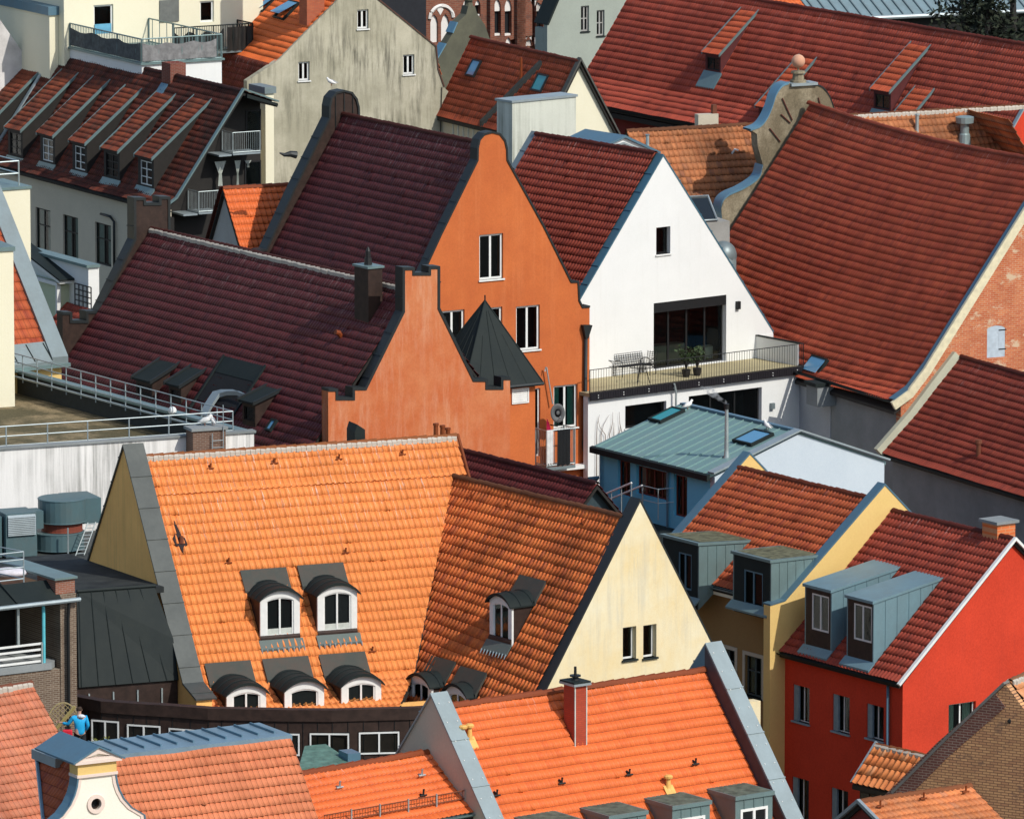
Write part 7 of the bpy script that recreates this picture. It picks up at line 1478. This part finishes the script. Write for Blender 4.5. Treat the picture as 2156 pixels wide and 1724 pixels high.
# ================================================================ yellow house row with zinc box dormers
f=F32=ridge((12,985,700),(11,1770,480),10.0); L=f.L; P=f.P; 
ap=f.uw(onplane((12,1115,612),f.P(-.4,0,0),f.R)); gN=lambda r,x,y:f.g((r,x,y),-.4); rp=gN(12,1300,810); lk=gN(12,370,1475); le=gN(12,300,1490); le2=gN(12,330,1500); k=(ap[2]-lk[1])/(lk[0]-ap[1]); kr=(ap[2]-rp[1])/(ap[1]-rp[0]); print('H9',ap,rp,lk,le,k,kr)
ev=f.sl((15,1990,410),(0,10),(4,10-4*k)); print('eave',ev)
H=thing('yellow_row_house','golden yellow row house with russet roof and two big zinc box dormers','house',P(L/2,0,0))
WE=lk[0]+.05; vis=[(0,10),(WE,10-WE*k)]; hid=[(0,10),(3.6,10-3.6*kr)]
top=[(le[0]+.25,lk[1]-.1),(lk[0],lk[1]),(ap[1],ap[2]),(-3.4,ap[2]-(3.4+ap[1])*kr)]
for (u0,s_) in ((-.4,1),(L+.1,1)):
    mb=MB(); mb.wall(lambda a_,b_,d:P(u0+d,a_,b_),[(top[0][0],0)]+top+[(-3.4,0)],[],.38,S_GOLD); mb.build('gable_wall',H,recalc=False)
    MB().strip(top,.06,lambda a_,b_,d:P(d,a_,b_),u0-.02,u0+.42,metal('blue_grey_coping',(.09,.18,.24),.25)).build('coping',H)
gable_roof(H,f,-.02,L+.1,vis,hid,T_RUSSET,tw=.19,th=.34,amp=.05,lip=.045)
wf=WE-.35; F=sface(f,wf); ws=[F.rect((15,1600,432),(15,1725,705)),F.rect((15,1800,490),(15,1925,825))]
S_GOLD_SHADE=stucco('shaded_golden_render',(.32,.2,.08),(.26,.16,.07),.3)  # darker copy of the golden render, with the facade's shade in the colour
mb=MB(); mb.wall(F.M,[(-.02,0),(-.02,vis[1][1]-.1),(L+.1,vis[1][1]-.1),(L+.1,0)],[hole(r) for r in ws],.3,S_GOLD_SHADE); mb.box(P,0,L,-3.3,-3.0,0,6,S_GOLD); mb.build('wall',H,recalc=False)
for r in ws:
    w_=window(H,F,r,plain('slate_blue_frame',(.06,.08,.08),.5),2,(.62,),d=.1,fw=.07,sill=ZDARK,depth=.3,curt=.6); mb=MB(); a0,a1,b0,b1=r; mb.ring([(a0-.13,b0-.05),(a0-.13,b1+.13),(a1+.13,b1+.13),(a1+.13,b0-.05)],[(a0,b0-.05),(a0,b1),(a1,b1),(a1,b0-.05)],F.M,-.03,.01,S_TAUPE); mb.build('surround',w_)
gutter(H,f,0,L,WE+.06,vis[1][1]-.02,ZINC,.09); MB().box(P,0,L,wf,WE-.02,vis[1][1]-.32,vis[1][1]-.1,S_CREAM).build('cornice',H)
def box_dormer(H,f,A,B,fl,fr_,bl_,br_,foot,win,cheek,frontm,winfm,roofm=None,nv=2,top_flat=True,ov=.05,seam=4,curt=0,kid=None):
    zz=lambda w:A[1]+(w-A[0])*(B[1]-A[1])/(B[0]-A[0])
    v=f.sl(foot,A,B); w=v[1]; a=f.s(fl,w); b=f.s(fr_,w); u0,u1=sorted((a[0],b[0])); zt=(a[1]+b[1])/2; c=f.sl(br_,A,B); wb=min(w-.3,c[1]); zb=zz(wb)+.02; zb=max(zb,zt-.35) if top_flat else zb
    sl_=(zt-zb)/(w-wb); F=sface(f,w); x=win; r1=f.s(x[0],w); r2=f.s(x[1],w); r=(min(r1[0],r2[0]),max(r1[0],r2[0]),min(r1[1],r2[1]),max(r1[1],r2[1]))
    r=(max(r[0],u0+.1),min(r[1],u1-.1),max(r[2],zz(w)+.05),min(r[3],zt-.15))
    mb=MB(); mb.wall(F.M,[(u0+.06,zz(w)-.3),(u0+.06,zt-.08),(u1-.06,zt-.08),(u1-.06,zz(w)-.3)],[hole(r)],.06,frontm)
    while zz(wb)<zb: wb-=.03
    for x_ in (u0,u1-.06): mb.prism([P(x_,w+.0,zz(w)-.3) if 0 else f.P(x_,w,zz(w)-.3),f.P(x_,w,zt-.06),f.P(x_,wb,zb-.06),f.P(x_,wb,zz(wb)-.4)],f.R*.06,cheek)
    for i in range(1,seam+2):
        t=i/(seam+2); ww=w+(wb-w)*t
        if zt-(zt-zb)*t-zz(ww)>.1:
            for x_ in (u0-.02,): mb.box(lambda a_,b_,c_:f.P(a_,b_,c_),x_,x_+.02,ww-.012,ww+.012,zz(ww)-.1,zt-(zt-zb)*t-.08,cheek)
    D=mb.build('dormer',H,recalc=False); rm=roofm or ZGREEN
    mb=MB(); mb.prism([f.P(u0-ov,w+ov+.03,zt+.0),f.P(u0-ov,wb-.3,zb+.0-sl_*.3),f.P(u0-ov,wb-.3,zb-.08-sl_*.3),f.P(u0-ov,w+ov+.03,zt-.1)],f.R*(u1-u0+2*ov),rm); mb.build('dormer_roof',D)
    if top_flat: MB().prism([f.P(u0+.08,w-.1,zt+.006),f.P(u0+.08,wb-.1,zb+.006),f.P(u0+.08,wb-.1,zb),f.P(u0+.08,w-.1,zt)],f.R*(u1-u0-.16),plain('mossy_felt',(.12,.12,.07),.95,var=.5)).build('roof_felt',D)
    window(D,F,r,winfm,nv,d=.02,fw=.06,sub=True,depth=.08,curt=0,cm=None)
    if kid: m=kid; MB().box(F.M,r[0]+(r[1]-r[0])*.05,r[1]-(r[1]-r[0])*.5,r[2]+.1,r[3]-.08,.105,.11,m).build('blind',D)
    S=lambda a_,b_,c_:f.P(a_,b_,zz(b_)+c_); MB().box(S,u0-.08,u1+.08,w+.0,w+.28,.05,.12,rm).build('apron',D)
    return D
A,B=vis; RB=plain('red_brown_blind',(.2,.06,.04),.8)
box_dormer(H,f,A,B,(11,1178,968),(11,1455,1042),(11,1545,940),(11,1815,1015),(11,1455,1480),((11,1300,1105),(11,1398,1400)),ZGREEN,ZDARK,ZBLUE,kid=RB)
box_dormer(H,f,A,B,(11,1710,1098),(11,1995,1168),(11,2085,1068),(12,620,1130),(11,2000,1560),((11,1790,1235),(11,1930,1530)),ZGREEN,ZDARK,ZBLUE,kid=RB)
pp=F.pix((15,1985,450)); pipe(H,[F.M(pp[0],vis[1][1]-.1,-.1),F.M(pp[0],0,-.1)],.06,ZBLUE)
# ================================================================ scarlet house
f=F33=ridge((12,2080,1010),(12,1140,790),9.5); L=f.L; P=f.P; g=lambda r,x,y:f.g((r,x,y)); e=g(16,1222,705); k=(9.5-e[1])/e[0]; r_=g(12,2155,1100); kr=(9.5-r_[1])/(-r_[0]); print('H10',e,k,kr)
H=thing('scarlet_house','scarlet red house with dark red roof, white verges and two grey slanted dormers','house',P(L/2,0,0))
vis=[(0,9.5),(e[0],e[1])]; hid=[(0,9.5),(4.5,9.5-4.5*min(kr,k))]; wf=e[0]-.25; F=sface(f,wf)
gw=gface(f,.12).rect((16,1592,868),(16,1792,1112))
fw_=[F.rect((16,430,712),(16,550,1015)),F.rect((16,725,782),(16,850,1092)),F.rect((16,980,855),(16,1105,1145)),F.rect((16,422,1400),(16,545,1760)),F.rect((16,715,1482),(16,838,1800))]
zf=e[1]-.12
mb=MB(); mb.wall(lambda a_,b_,d:P(.12+d,a_,b_),[(wf,0),(wf,zf),(0,9.35),(-4.2,9.35-4.2*hid[1][0]*0-4.2*min(kr,k)),(-4.2,0)],[hole(gw)],.3,S_RED)
mb.wall(F.M,[(.42,GZ),(.42,zf),(L,zf),(L,GZ)],[hole(r) for r in fw_],.3,S_RED); mb.box(P,.5,L,-4.2,-3.9,0,5.5,S_RED); mb.build('wall',H,recalc=False)
gable_roof(H,f,0,L+.02,vis,hid,T_OLDRED if False else tile('garnet_tiles',(.30,.05,.03),(.37,.068,.035),(.22,.04,.028),dirt=.3,drop=.35,vfade=4),tw=.19,th=.34,amp=.05,lip=.045)
for u0,u1 in ((-.14,.0),(L+.02,L+.16)): MB().strip([(-4.5,9.5-4.5*min(kr,k)),(0,9.52),(e[0]+.05,e[1]-.02)],.09,lambda a_,b_,d:P(d,a_,b_-.06),u0,u1,WHITE).build('verge_board',H)
gutter(H,f,0,L,e[0]+.07,e[1]-.02,ZDARK,.08)
SB=plain('blue_grey_shutter',(.22,.3,.34),.6)
for r in fw_:
    a0,a1,b0,b1=r; w_=window(H,F,(a0,a1-(a1-a0)*.0,b0,b1),WHITE,2,(),d=.14,fw=.035,sill=SB,depth=.3,curt=.4,cm=plain('ochre_curtain',(.3,.26,.16),.9)); MB().box(F.M,a1-(a1-a0)*.28,a1-.0,b0,b1,.04,.12,SB).build('shutter',w_)
Fg=gface(f,.12); window(H,Fg,gw,WHITE,2,d=.14,fw=.05,sill=WHITE,depth=.3,curt=.6,cm=plain('mint_curtain',(.35,.48,.4),.9))
pp=F.pix((16,1155,800)); pipe(H,[F.M(pp[0],zf,-.1),F.M(pp[0],0,-.1)],.055,ZBLUE)
A,B=vis
ST=metal('slanted_zinc',(.16,.27,.31),.3,.45,.15)
box_dormer(H,f,A,B,(12,518,1345),(12,718,1390),(12,1035,1165),(12,1238,1218),(16,700,485),((12,568,1412),(16,695,335)),ST,BROWNCLAD,WHITE,roofm=ST,top_flat=False)
box_dormer(H,f,A,B,(12,832,1430),(12,1032,1472),(12,1365,1240),(12,1550,1298),(16,1025,575),((16,882,105),(16,1015,410)),ST,BROWNCLAD,WHITE,roofm=ST,top_flat=False)
c=f.sl((12,1955,1025),A,B); zt_=f.s((12,1955,905),c[1])[1]; mb=MB(); mb.box(P,c[0],c[0]+.85,c[1]-.8,c[1],c[2]-1,zt_,brick('orange_chimney_brick',(.66,.16,.05),(.7,.2,.07),(.6,.3,.15),s=.7,R=tuple(f.W[:2]))); C=mb.build('chimney',H); MB().box(P,c[0]-.1,c[0]+.95,c[1]-.9,c[1]+.1,zt_,zt_+.1,S_CONC).build('chimney_cap',C)
# ================================================================ brick gable house bottom right
f=F34=Fr(onz((16,2020,700),8.0),(.5,.866)); P=f.P; L=7.0; g=lambda r,x,y:f.g((r,x,y)); l=g(16,1600,1110); l2=g(16,1180,1530); r_=g(16,2155,885); k=(8-l[1])/(-l[0]); k2=(8-r_[1])/r_[0]; print('H11',l,l2,r_,k,k2)
H=thing('old_brick_gable_house','old house with a weathered yellow-brown brick gable, bottom right','house',P(L/2,0,0))
ol=[(4.6,0),(4.6,8-4.6*k2-.1),(0,7.93),l,l2,(l2[0],0)]
YB=brick('yellow_brown_brick',(.66,.36,.17),(.44,.21,.11),(.16,.09,.06),s=.95,R=tuple(f.W[:2]),plas=(.15,.09,.07),pamt=.55); DB=brick('dark_edge_brick',(.17,.07,.055),(.12,.055,.045),(.3,.22,.17),s=.95,R=tuple(f.W[:2]))
mb=MB(); mb.wall(lambda a_,b_,d:P(d,a_,b_),ol,[],.35,YB); mb.box(P,.36,L,4.2,4.5,0,8-4.6*k2-.2,YB); mb.box(P,.36,L,l2[0]+.05,l2[0]+.35,0,l2[1]-.3,YB); mb.build('wall',H,recalc=False)
mb=MB(); mb.strip([(l2[0],l2[1]-.62),(l[0],l[1]-.62),(0,7.93-.75)],.6,lambda a_,b_,d:P(d,a_,b_),-.03,.0,DB); mb.build('brick_border',H)
mb=MB(); mb.strip([l2,l,(0,7.95)],.09,lambda a_,b_,d:P(d,a_,b_),-.1,.35,stucco('mortar_verge',(.2,.19,.17),(.12,.11,.1),.6)); mb.build('verge',H)
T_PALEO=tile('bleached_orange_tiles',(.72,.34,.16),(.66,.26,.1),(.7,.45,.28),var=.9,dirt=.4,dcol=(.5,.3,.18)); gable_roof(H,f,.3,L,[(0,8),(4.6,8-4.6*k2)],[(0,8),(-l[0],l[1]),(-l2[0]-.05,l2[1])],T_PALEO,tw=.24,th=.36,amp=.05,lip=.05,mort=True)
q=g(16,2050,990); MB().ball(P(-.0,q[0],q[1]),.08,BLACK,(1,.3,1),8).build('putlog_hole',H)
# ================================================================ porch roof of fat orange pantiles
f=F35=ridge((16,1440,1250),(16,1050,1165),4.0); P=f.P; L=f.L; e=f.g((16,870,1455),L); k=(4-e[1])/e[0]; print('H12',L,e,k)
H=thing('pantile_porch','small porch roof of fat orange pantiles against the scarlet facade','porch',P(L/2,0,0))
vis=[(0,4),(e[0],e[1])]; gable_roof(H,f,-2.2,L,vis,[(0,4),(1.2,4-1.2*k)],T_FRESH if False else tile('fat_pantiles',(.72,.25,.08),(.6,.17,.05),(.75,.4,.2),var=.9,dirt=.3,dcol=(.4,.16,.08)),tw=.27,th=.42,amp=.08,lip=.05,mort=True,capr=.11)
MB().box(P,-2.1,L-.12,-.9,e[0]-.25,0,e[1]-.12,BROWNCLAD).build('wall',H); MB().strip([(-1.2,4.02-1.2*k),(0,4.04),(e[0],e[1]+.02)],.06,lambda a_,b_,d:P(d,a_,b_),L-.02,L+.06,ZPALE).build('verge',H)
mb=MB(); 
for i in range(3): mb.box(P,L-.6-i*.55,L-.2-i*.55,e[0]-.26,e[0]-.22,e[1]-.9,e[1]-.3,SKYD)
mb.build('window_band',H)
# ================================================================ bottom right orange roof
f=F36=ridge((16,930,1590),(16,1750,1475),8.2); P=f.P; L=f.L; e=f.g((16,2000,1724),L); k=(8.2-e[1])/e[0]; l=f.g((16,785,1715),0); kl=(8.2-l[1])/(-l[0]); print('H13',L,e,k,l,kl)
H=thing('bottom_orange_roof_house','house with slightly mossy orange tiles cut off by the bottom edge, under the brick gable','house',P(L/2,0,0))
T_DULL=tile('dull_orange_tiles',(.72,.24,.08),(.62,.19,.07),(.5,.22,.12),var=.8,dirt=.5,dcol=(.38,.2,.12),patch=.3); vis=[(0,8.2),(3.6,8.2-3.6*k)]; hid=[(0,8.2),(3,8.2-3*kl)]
gable_roof(H,f,0,L,vis,hid,T_DULL,tw=.19,th=.33,amp=.035,lip=.04,sec=PANT); body(H,f,.1,L-.1,vis,hid,MAR)
MB().strip([(3.6,8.22-3.6*k),(0,8.22),(-3,8.22-3*kl)],.1,lambda a_,b_,d:P(d,a_,b_-.05),-.12,.0,ZPALE).build('verge',H)
A,B=vis
for p in ((16,1080,1660),(16,1405,1600),(16,1720,1550)): hook(H,f,A,B,p,T_RUST)
# ================================================================ person on the small terrace behind the blue zinc deck, trellis and plants
D0=233.5; Hd=atD((13,595,905),D0); sc_=16446/D0; 
Ft=Fr(Hd,(.87,.5)); floor_=Hd[2]-1.62
tb=MB(); Tc=np.array([Hd[0],Hd[1],0]); tb.box(Ft.P,-3.0,1.6,-2.5,1.5,0,floor_,BROWNCLAD); solo('terrace_block','small dark terrace block behind the blue zinc deck, carrying person and trellis','terrace',tb)
def person(pos,face,label):
    """one skinned body, walking away with the left arm out; jacket, trousers, hair as clothing"""
    x,y,z=0,1,2; fx,fy=face; R_=np.array([fy,-fx,0.]); Fd=np.array([fx,fy,0.]); O=np.array(pos,float)
    q=lambda a,b,c:O+R_*a+Fd*b+ZV*c
    T=thing('person',label,'person',pos)
    def skin(name,nodes,edges,mat,parent,sub=2):
        me=bpy.data.meshes.new(name); base=BASE[T.name]; me.from_pydata([tuple(q(*n[:3])-base) for n in nodes],edges,[]); o=bpy.data.objects.new(name,me); sc.collection.objects.link(o)
        m=o.modifiers.new('s','SKIN'); 
        for i,n in enumerate(nodes): me.skin_vertices[0].data[i].radius=(n[3],n[4] if len(n)>4 else n[3]); 
        me.skin_vertices[0].data[0].use_root=True; o.modifiers.new('b','SUBSURF').levels=sub; o.modifiers['b'].render_levels=sub
        dg=bpy.context.evaluated_depsgraph_get(); dg.update(); me2=bpy.data.meshes.new_from_object(o.evaluated_get(dg)); o.modifiers.clear(); o.data=me2; me2.materials.clear(); me2.materials.append(mat); me2.polygons.foreach_set('use_smooth',[True]*len(me2.polygons)); o.parent=parent; BASE[o.name]=base; return o
    SKINM=plain('skin',(.5,.3,.22),.6); JAC=plain('sky_blue_jacket',(.015,.36,.68),.7); TRO=plain('black_trousers',(.015,.015,.018),.8); HAIR=plain('dark_brown_hair',(.05,.03,.02),.8)
    body_n=[(0,0,.93,.13,.10),(0,-.0,1.15,.13,.09),(0,.02,1.36,.15,.09),(0,.04,1.47,.05,.05),(0,.06,1.58,.085,.095),(0,.06,1.66,.075,.085),
      (-.19,.03,1.38,.055),(-.33,.12,1.17,.04),(-.48,.28,1.2,.03),(-.56,.33,1.22,.035,.018),(.19,.03,1.38,.055),(.25,-.02,1.12,.042),(.22,.12,.93,.03),(.21,.17,.86,.035,.018),
      (-.1,0,.84,.09),(-.1,.06,.48,.06),(-.1,-.02,.08,.04),(-.1,.12,.04,.035),(.1,0,.84,.09),(.11,-.06,.48,.06),(.11,-.18,.1,.04),(.11,-.06,.04,.035)]
    ed=[(0,1),(1,2),(2,3),(3,4),(4,5),(2,6),(6,7),(7,8),(8,9),(2,10),(10,11),(11,12),(12,13),(0,14),(14,15),(15,16),(16,17),(0,18),(18,19),(19,20),(20,21)]
    skin('body',body_n,ed,SKINM,T)
    skin('jacket',[(0,0,.82,.17,.13),(0,0,1.14,.17,.12),(0,.02,1.36,.18,.12),(0,.035,1.44,.09,.08),(-.2,.03,1.38,.075),(-.34,.12,1.17,.058),(-.47,.27,1.195,.045),(.2,.03,1.38,.075),(.26,-.02,1.12,.058),(.22,.11,.95,.045)],[(0,1),(1,2),(2,3),(2,4),(4,5),(5,6),(2,7),(7,8),(8,9)],JAC,T)
    skin('trousers',[(0,0,.97,.15,.12),(-.1,0,.82,.105),(-.1,.06,.48,.08),(-.1,-.02,.1,.06),(.1,0,.82,.105),(.11,-.06,.48,.08),(.11,-.18,.12,.06)],[(0,1),(1,2),(2,3),(0,4),(4,5),(5,6)],TRO,T)
    skin('hair',[(0,.03,1.56,.095,.10),(0,.04,1.66,.098,.105),(0,.06,1.71,.07,.075)],[(0,1),(1,2)],HAIR,T)
    # nose and ears, fingers
    mb=MB(); mb.ball(q(0,.165,1.6),.018,SKINM,(1,1,1.4),6); mb.ball(q(-.085,.06,1.6),.02,SKINM,n=5); mb.ball(q(.085,.06,1.6),.02,SKINM,n=5); mb.build('face',T)
    for (hx,hy,hz,dx) in ((-.57,.335,1.22,(-.6,.6,.1)),(.21,.175,.85,(0,.3,-1))):
        d=np.array(dx); d/=np.linalg.norm(d); mb=MB(); sd=np.cross(d,[0,0,1]) if abs(d[2])<.8 else np.array([0,1.,0]); sd/=np.linalg.norm(sd); up_=np.cross(sd,d)
        for i,l in enumerate((.07,.08,.075,.06)): a=np.array([hx,hy,hz])+up_*(.024-.016*i); mb.tube([q(*a),q(*(a+d*l*.6)),q(*(a+d*l-sd*.02))],[.009,.008,.006],SKINM,5)
        a=np.array([hx,hy,hz])-d*.03+up_*.03; mb.tube([q(*a),q(*(a+d*.03+up_*.03))],[.01,.008],SKINM,5); mb.build('hand',T)
    mb=MB(); WS=plain('white_hood',(.65,.7,.75),.8); mb.ball(q(.02,-.11,1.44),.1,WS,(1.1,.6,.6),8); mb.build('hood',T)
    return T
pp=Ft.P(.0,.0,floor_); person(pp,(-.35,.94),'person in a sky blue jacket and black trousers seen from behind beside a wooden trellis')
bg_=Ft.P(-.35,-.1,floor_+.82); mb=MB(); mb.box(lambda a_,b_,c_:bg_+np.array([a_,b_,c_]),-.17,.13,-.08,.08,-.13,.2,plain('red_bag_cloth',(.62,.02,.04),.7)); o=mb; s_=solo('red_bag','small red bag held at the left side of the person in blue','bag',o,bevel=.03)
# trellis
c=atD((13,470,1040),235.2); WD=plain('weathered_lath',(.30,.24,.12),.8); tr=MB(); r=.29*.28162*455/ (16446/235.2)/ .28162/ .9/2; r=130*.28162/(16446/235.2); 
X=np.array([.95,.31,0]); 
for i in range(15): t0=math.pi*i/15;t1=math.pi*(i+1)/15; tr.tube([c+X*math.cos(t0)*r+ZV*math.sin(t0)*r*1.5,c+X*math.cos(t1)*r+ZV*math.sin(t1)*r*1.5],.028,WD,5)
for i in range(-5,6):
    for s_ in (1,-1):
        pts=[]
        for t in np.linspace(-2,2,60):
            a_=i*.16+t*.7*s_; b_=t*.7+.3
            if b_>0 and (a_/r)**2+(b_/(r*1.5))**2<1: pts.append(c+X*a_+ZV*b_)
        if len(pts)>1: tr.tube([pts[0],pts[-1]],.012,WD,4)
for s_ in (1,-1): tr.tube([c+X*r*s_-ZV*1.0,c+X*r*s_],.028,WD,5)
a=atD((13,560,880),234.8); b=atD((13,420,1050),234.8); tr.tube([a,b],.05,plain('yellow_lath',(.42,.33,.12),.8),4)
solo('arched_trellis','arched wooden lattice trellis left of the person in blue','trellis',tr,recalc=False)
c=atD((13,740,1150),232.5); shrub('potted_shrub','low yellow-green shrub right of the person behind the blue zinc deck',c-ZV*.45,.28,.5,plain('yellow_green_leaf',(.16,.17,.03),.7,var=.5),260,ls=.05)
# green box and hatch roof between the curved building and low orange roof
c=Fr(atD((14,600,1340),240),(.9,.43)); P=c.P; q=lambda x,y:c.s((14,x,y),0); o=thing('green_metal_roof_shed','low shed with faded green metal roof and small blue box, before the ribbon windows','shed',P(0,0,0)); a=q(345,1340); b=q(720,1300); t=q(600,1255)
MB().prism([P(a[0],0,a[1]-.1),P(b[0]+.2,0,a[1]-.1),P(b[0]+.2,-2.2,t[1]-.15),P(a[0]+1.2,-2.2,t[1]-.15)],ZV*.08,plain('faded_green',(.10,.19,.15),.6,var=.3)).build('roof',o); MB().box(P,a[0],b[0],-2,-.1,0,a[1]-.15,BROWNCLAD).build('wall',o)
r0=q(735,1300); r1=q(830,1235); MB().box(P,r0[0],r1[0],-.9,-.2,r0[1]-.6,r1[1],ZBLUE).build('vent_box',o)
# steam over the flue
sm_=bpy.data.materials.new('steam'); sm_.use_nodes=True; n=sm_.node_tree; n.nodes.remove(n.nodes['Principled BSDF']); pv=n.nodes.new('ShaderNodeVolumePrincipled'); pv.inputs['Color'].default_value=(.9,.9,.9,1); tc=n.nodes.new('ShaderNodeTexCoord'); nz=n.nodes.new('ShaderNodeTexNoise'); nz.inputs['Scale'].default_value=5; n.links.new(tc.outputs['Object'],nz.inputs['Vector']); mr=n.nodes.new('ShaderNodeMapRange'); mr.inputs[1].default_value=.45; mr.inputs[2].default_value=.7; mr.inputs[3].default_value=0; mr.inputs[4].default_value=9; n.links.new(nz.outputs[0],mr.inputs[0]); n.links.new(mr.outputs[0],pv.inputs['Density']); n.links.new(pv.outputs[0],n.nodes['Material Output'].inputs['Volume'])
f=F30; v=f.sl((11,1660,400),(0,9),(e[0] if False else 4,9-4*.3)); c=FL=None
v=F30.sl((11,1660,400),(0,9),(F30.g((11,1535,525))[0],F30.g((11,1535,525))[1])); fz=F30.s((11,1658,0),v[1])[1]; c=F30.P(v[0],v[1],fz)
vs=[]; mb=MB(); mb.tube([c+ZV*.02,c+np.array([-.3,0,.22]),c+np.array([-.65,0,.5]),c+np.array([-1.0,0,.62])],[.06,.13,.17,.08],sm_,10)
o=mb.build('flue_smoke'); tag(o,'thin wisp of pale smoke drifting from the steel flue','smoke',kind='stuff')
# ---------------------------------------------------------------- ground
g=MB(); g.add([(-1500,-200,GZ),(1500,-200,GZ),(1500,2600,GZ),(-1500,2600,GZ)],[(0,1,2,3)],M_STREET); o=g.build('ground',recalc=False); o['kind']='structure'
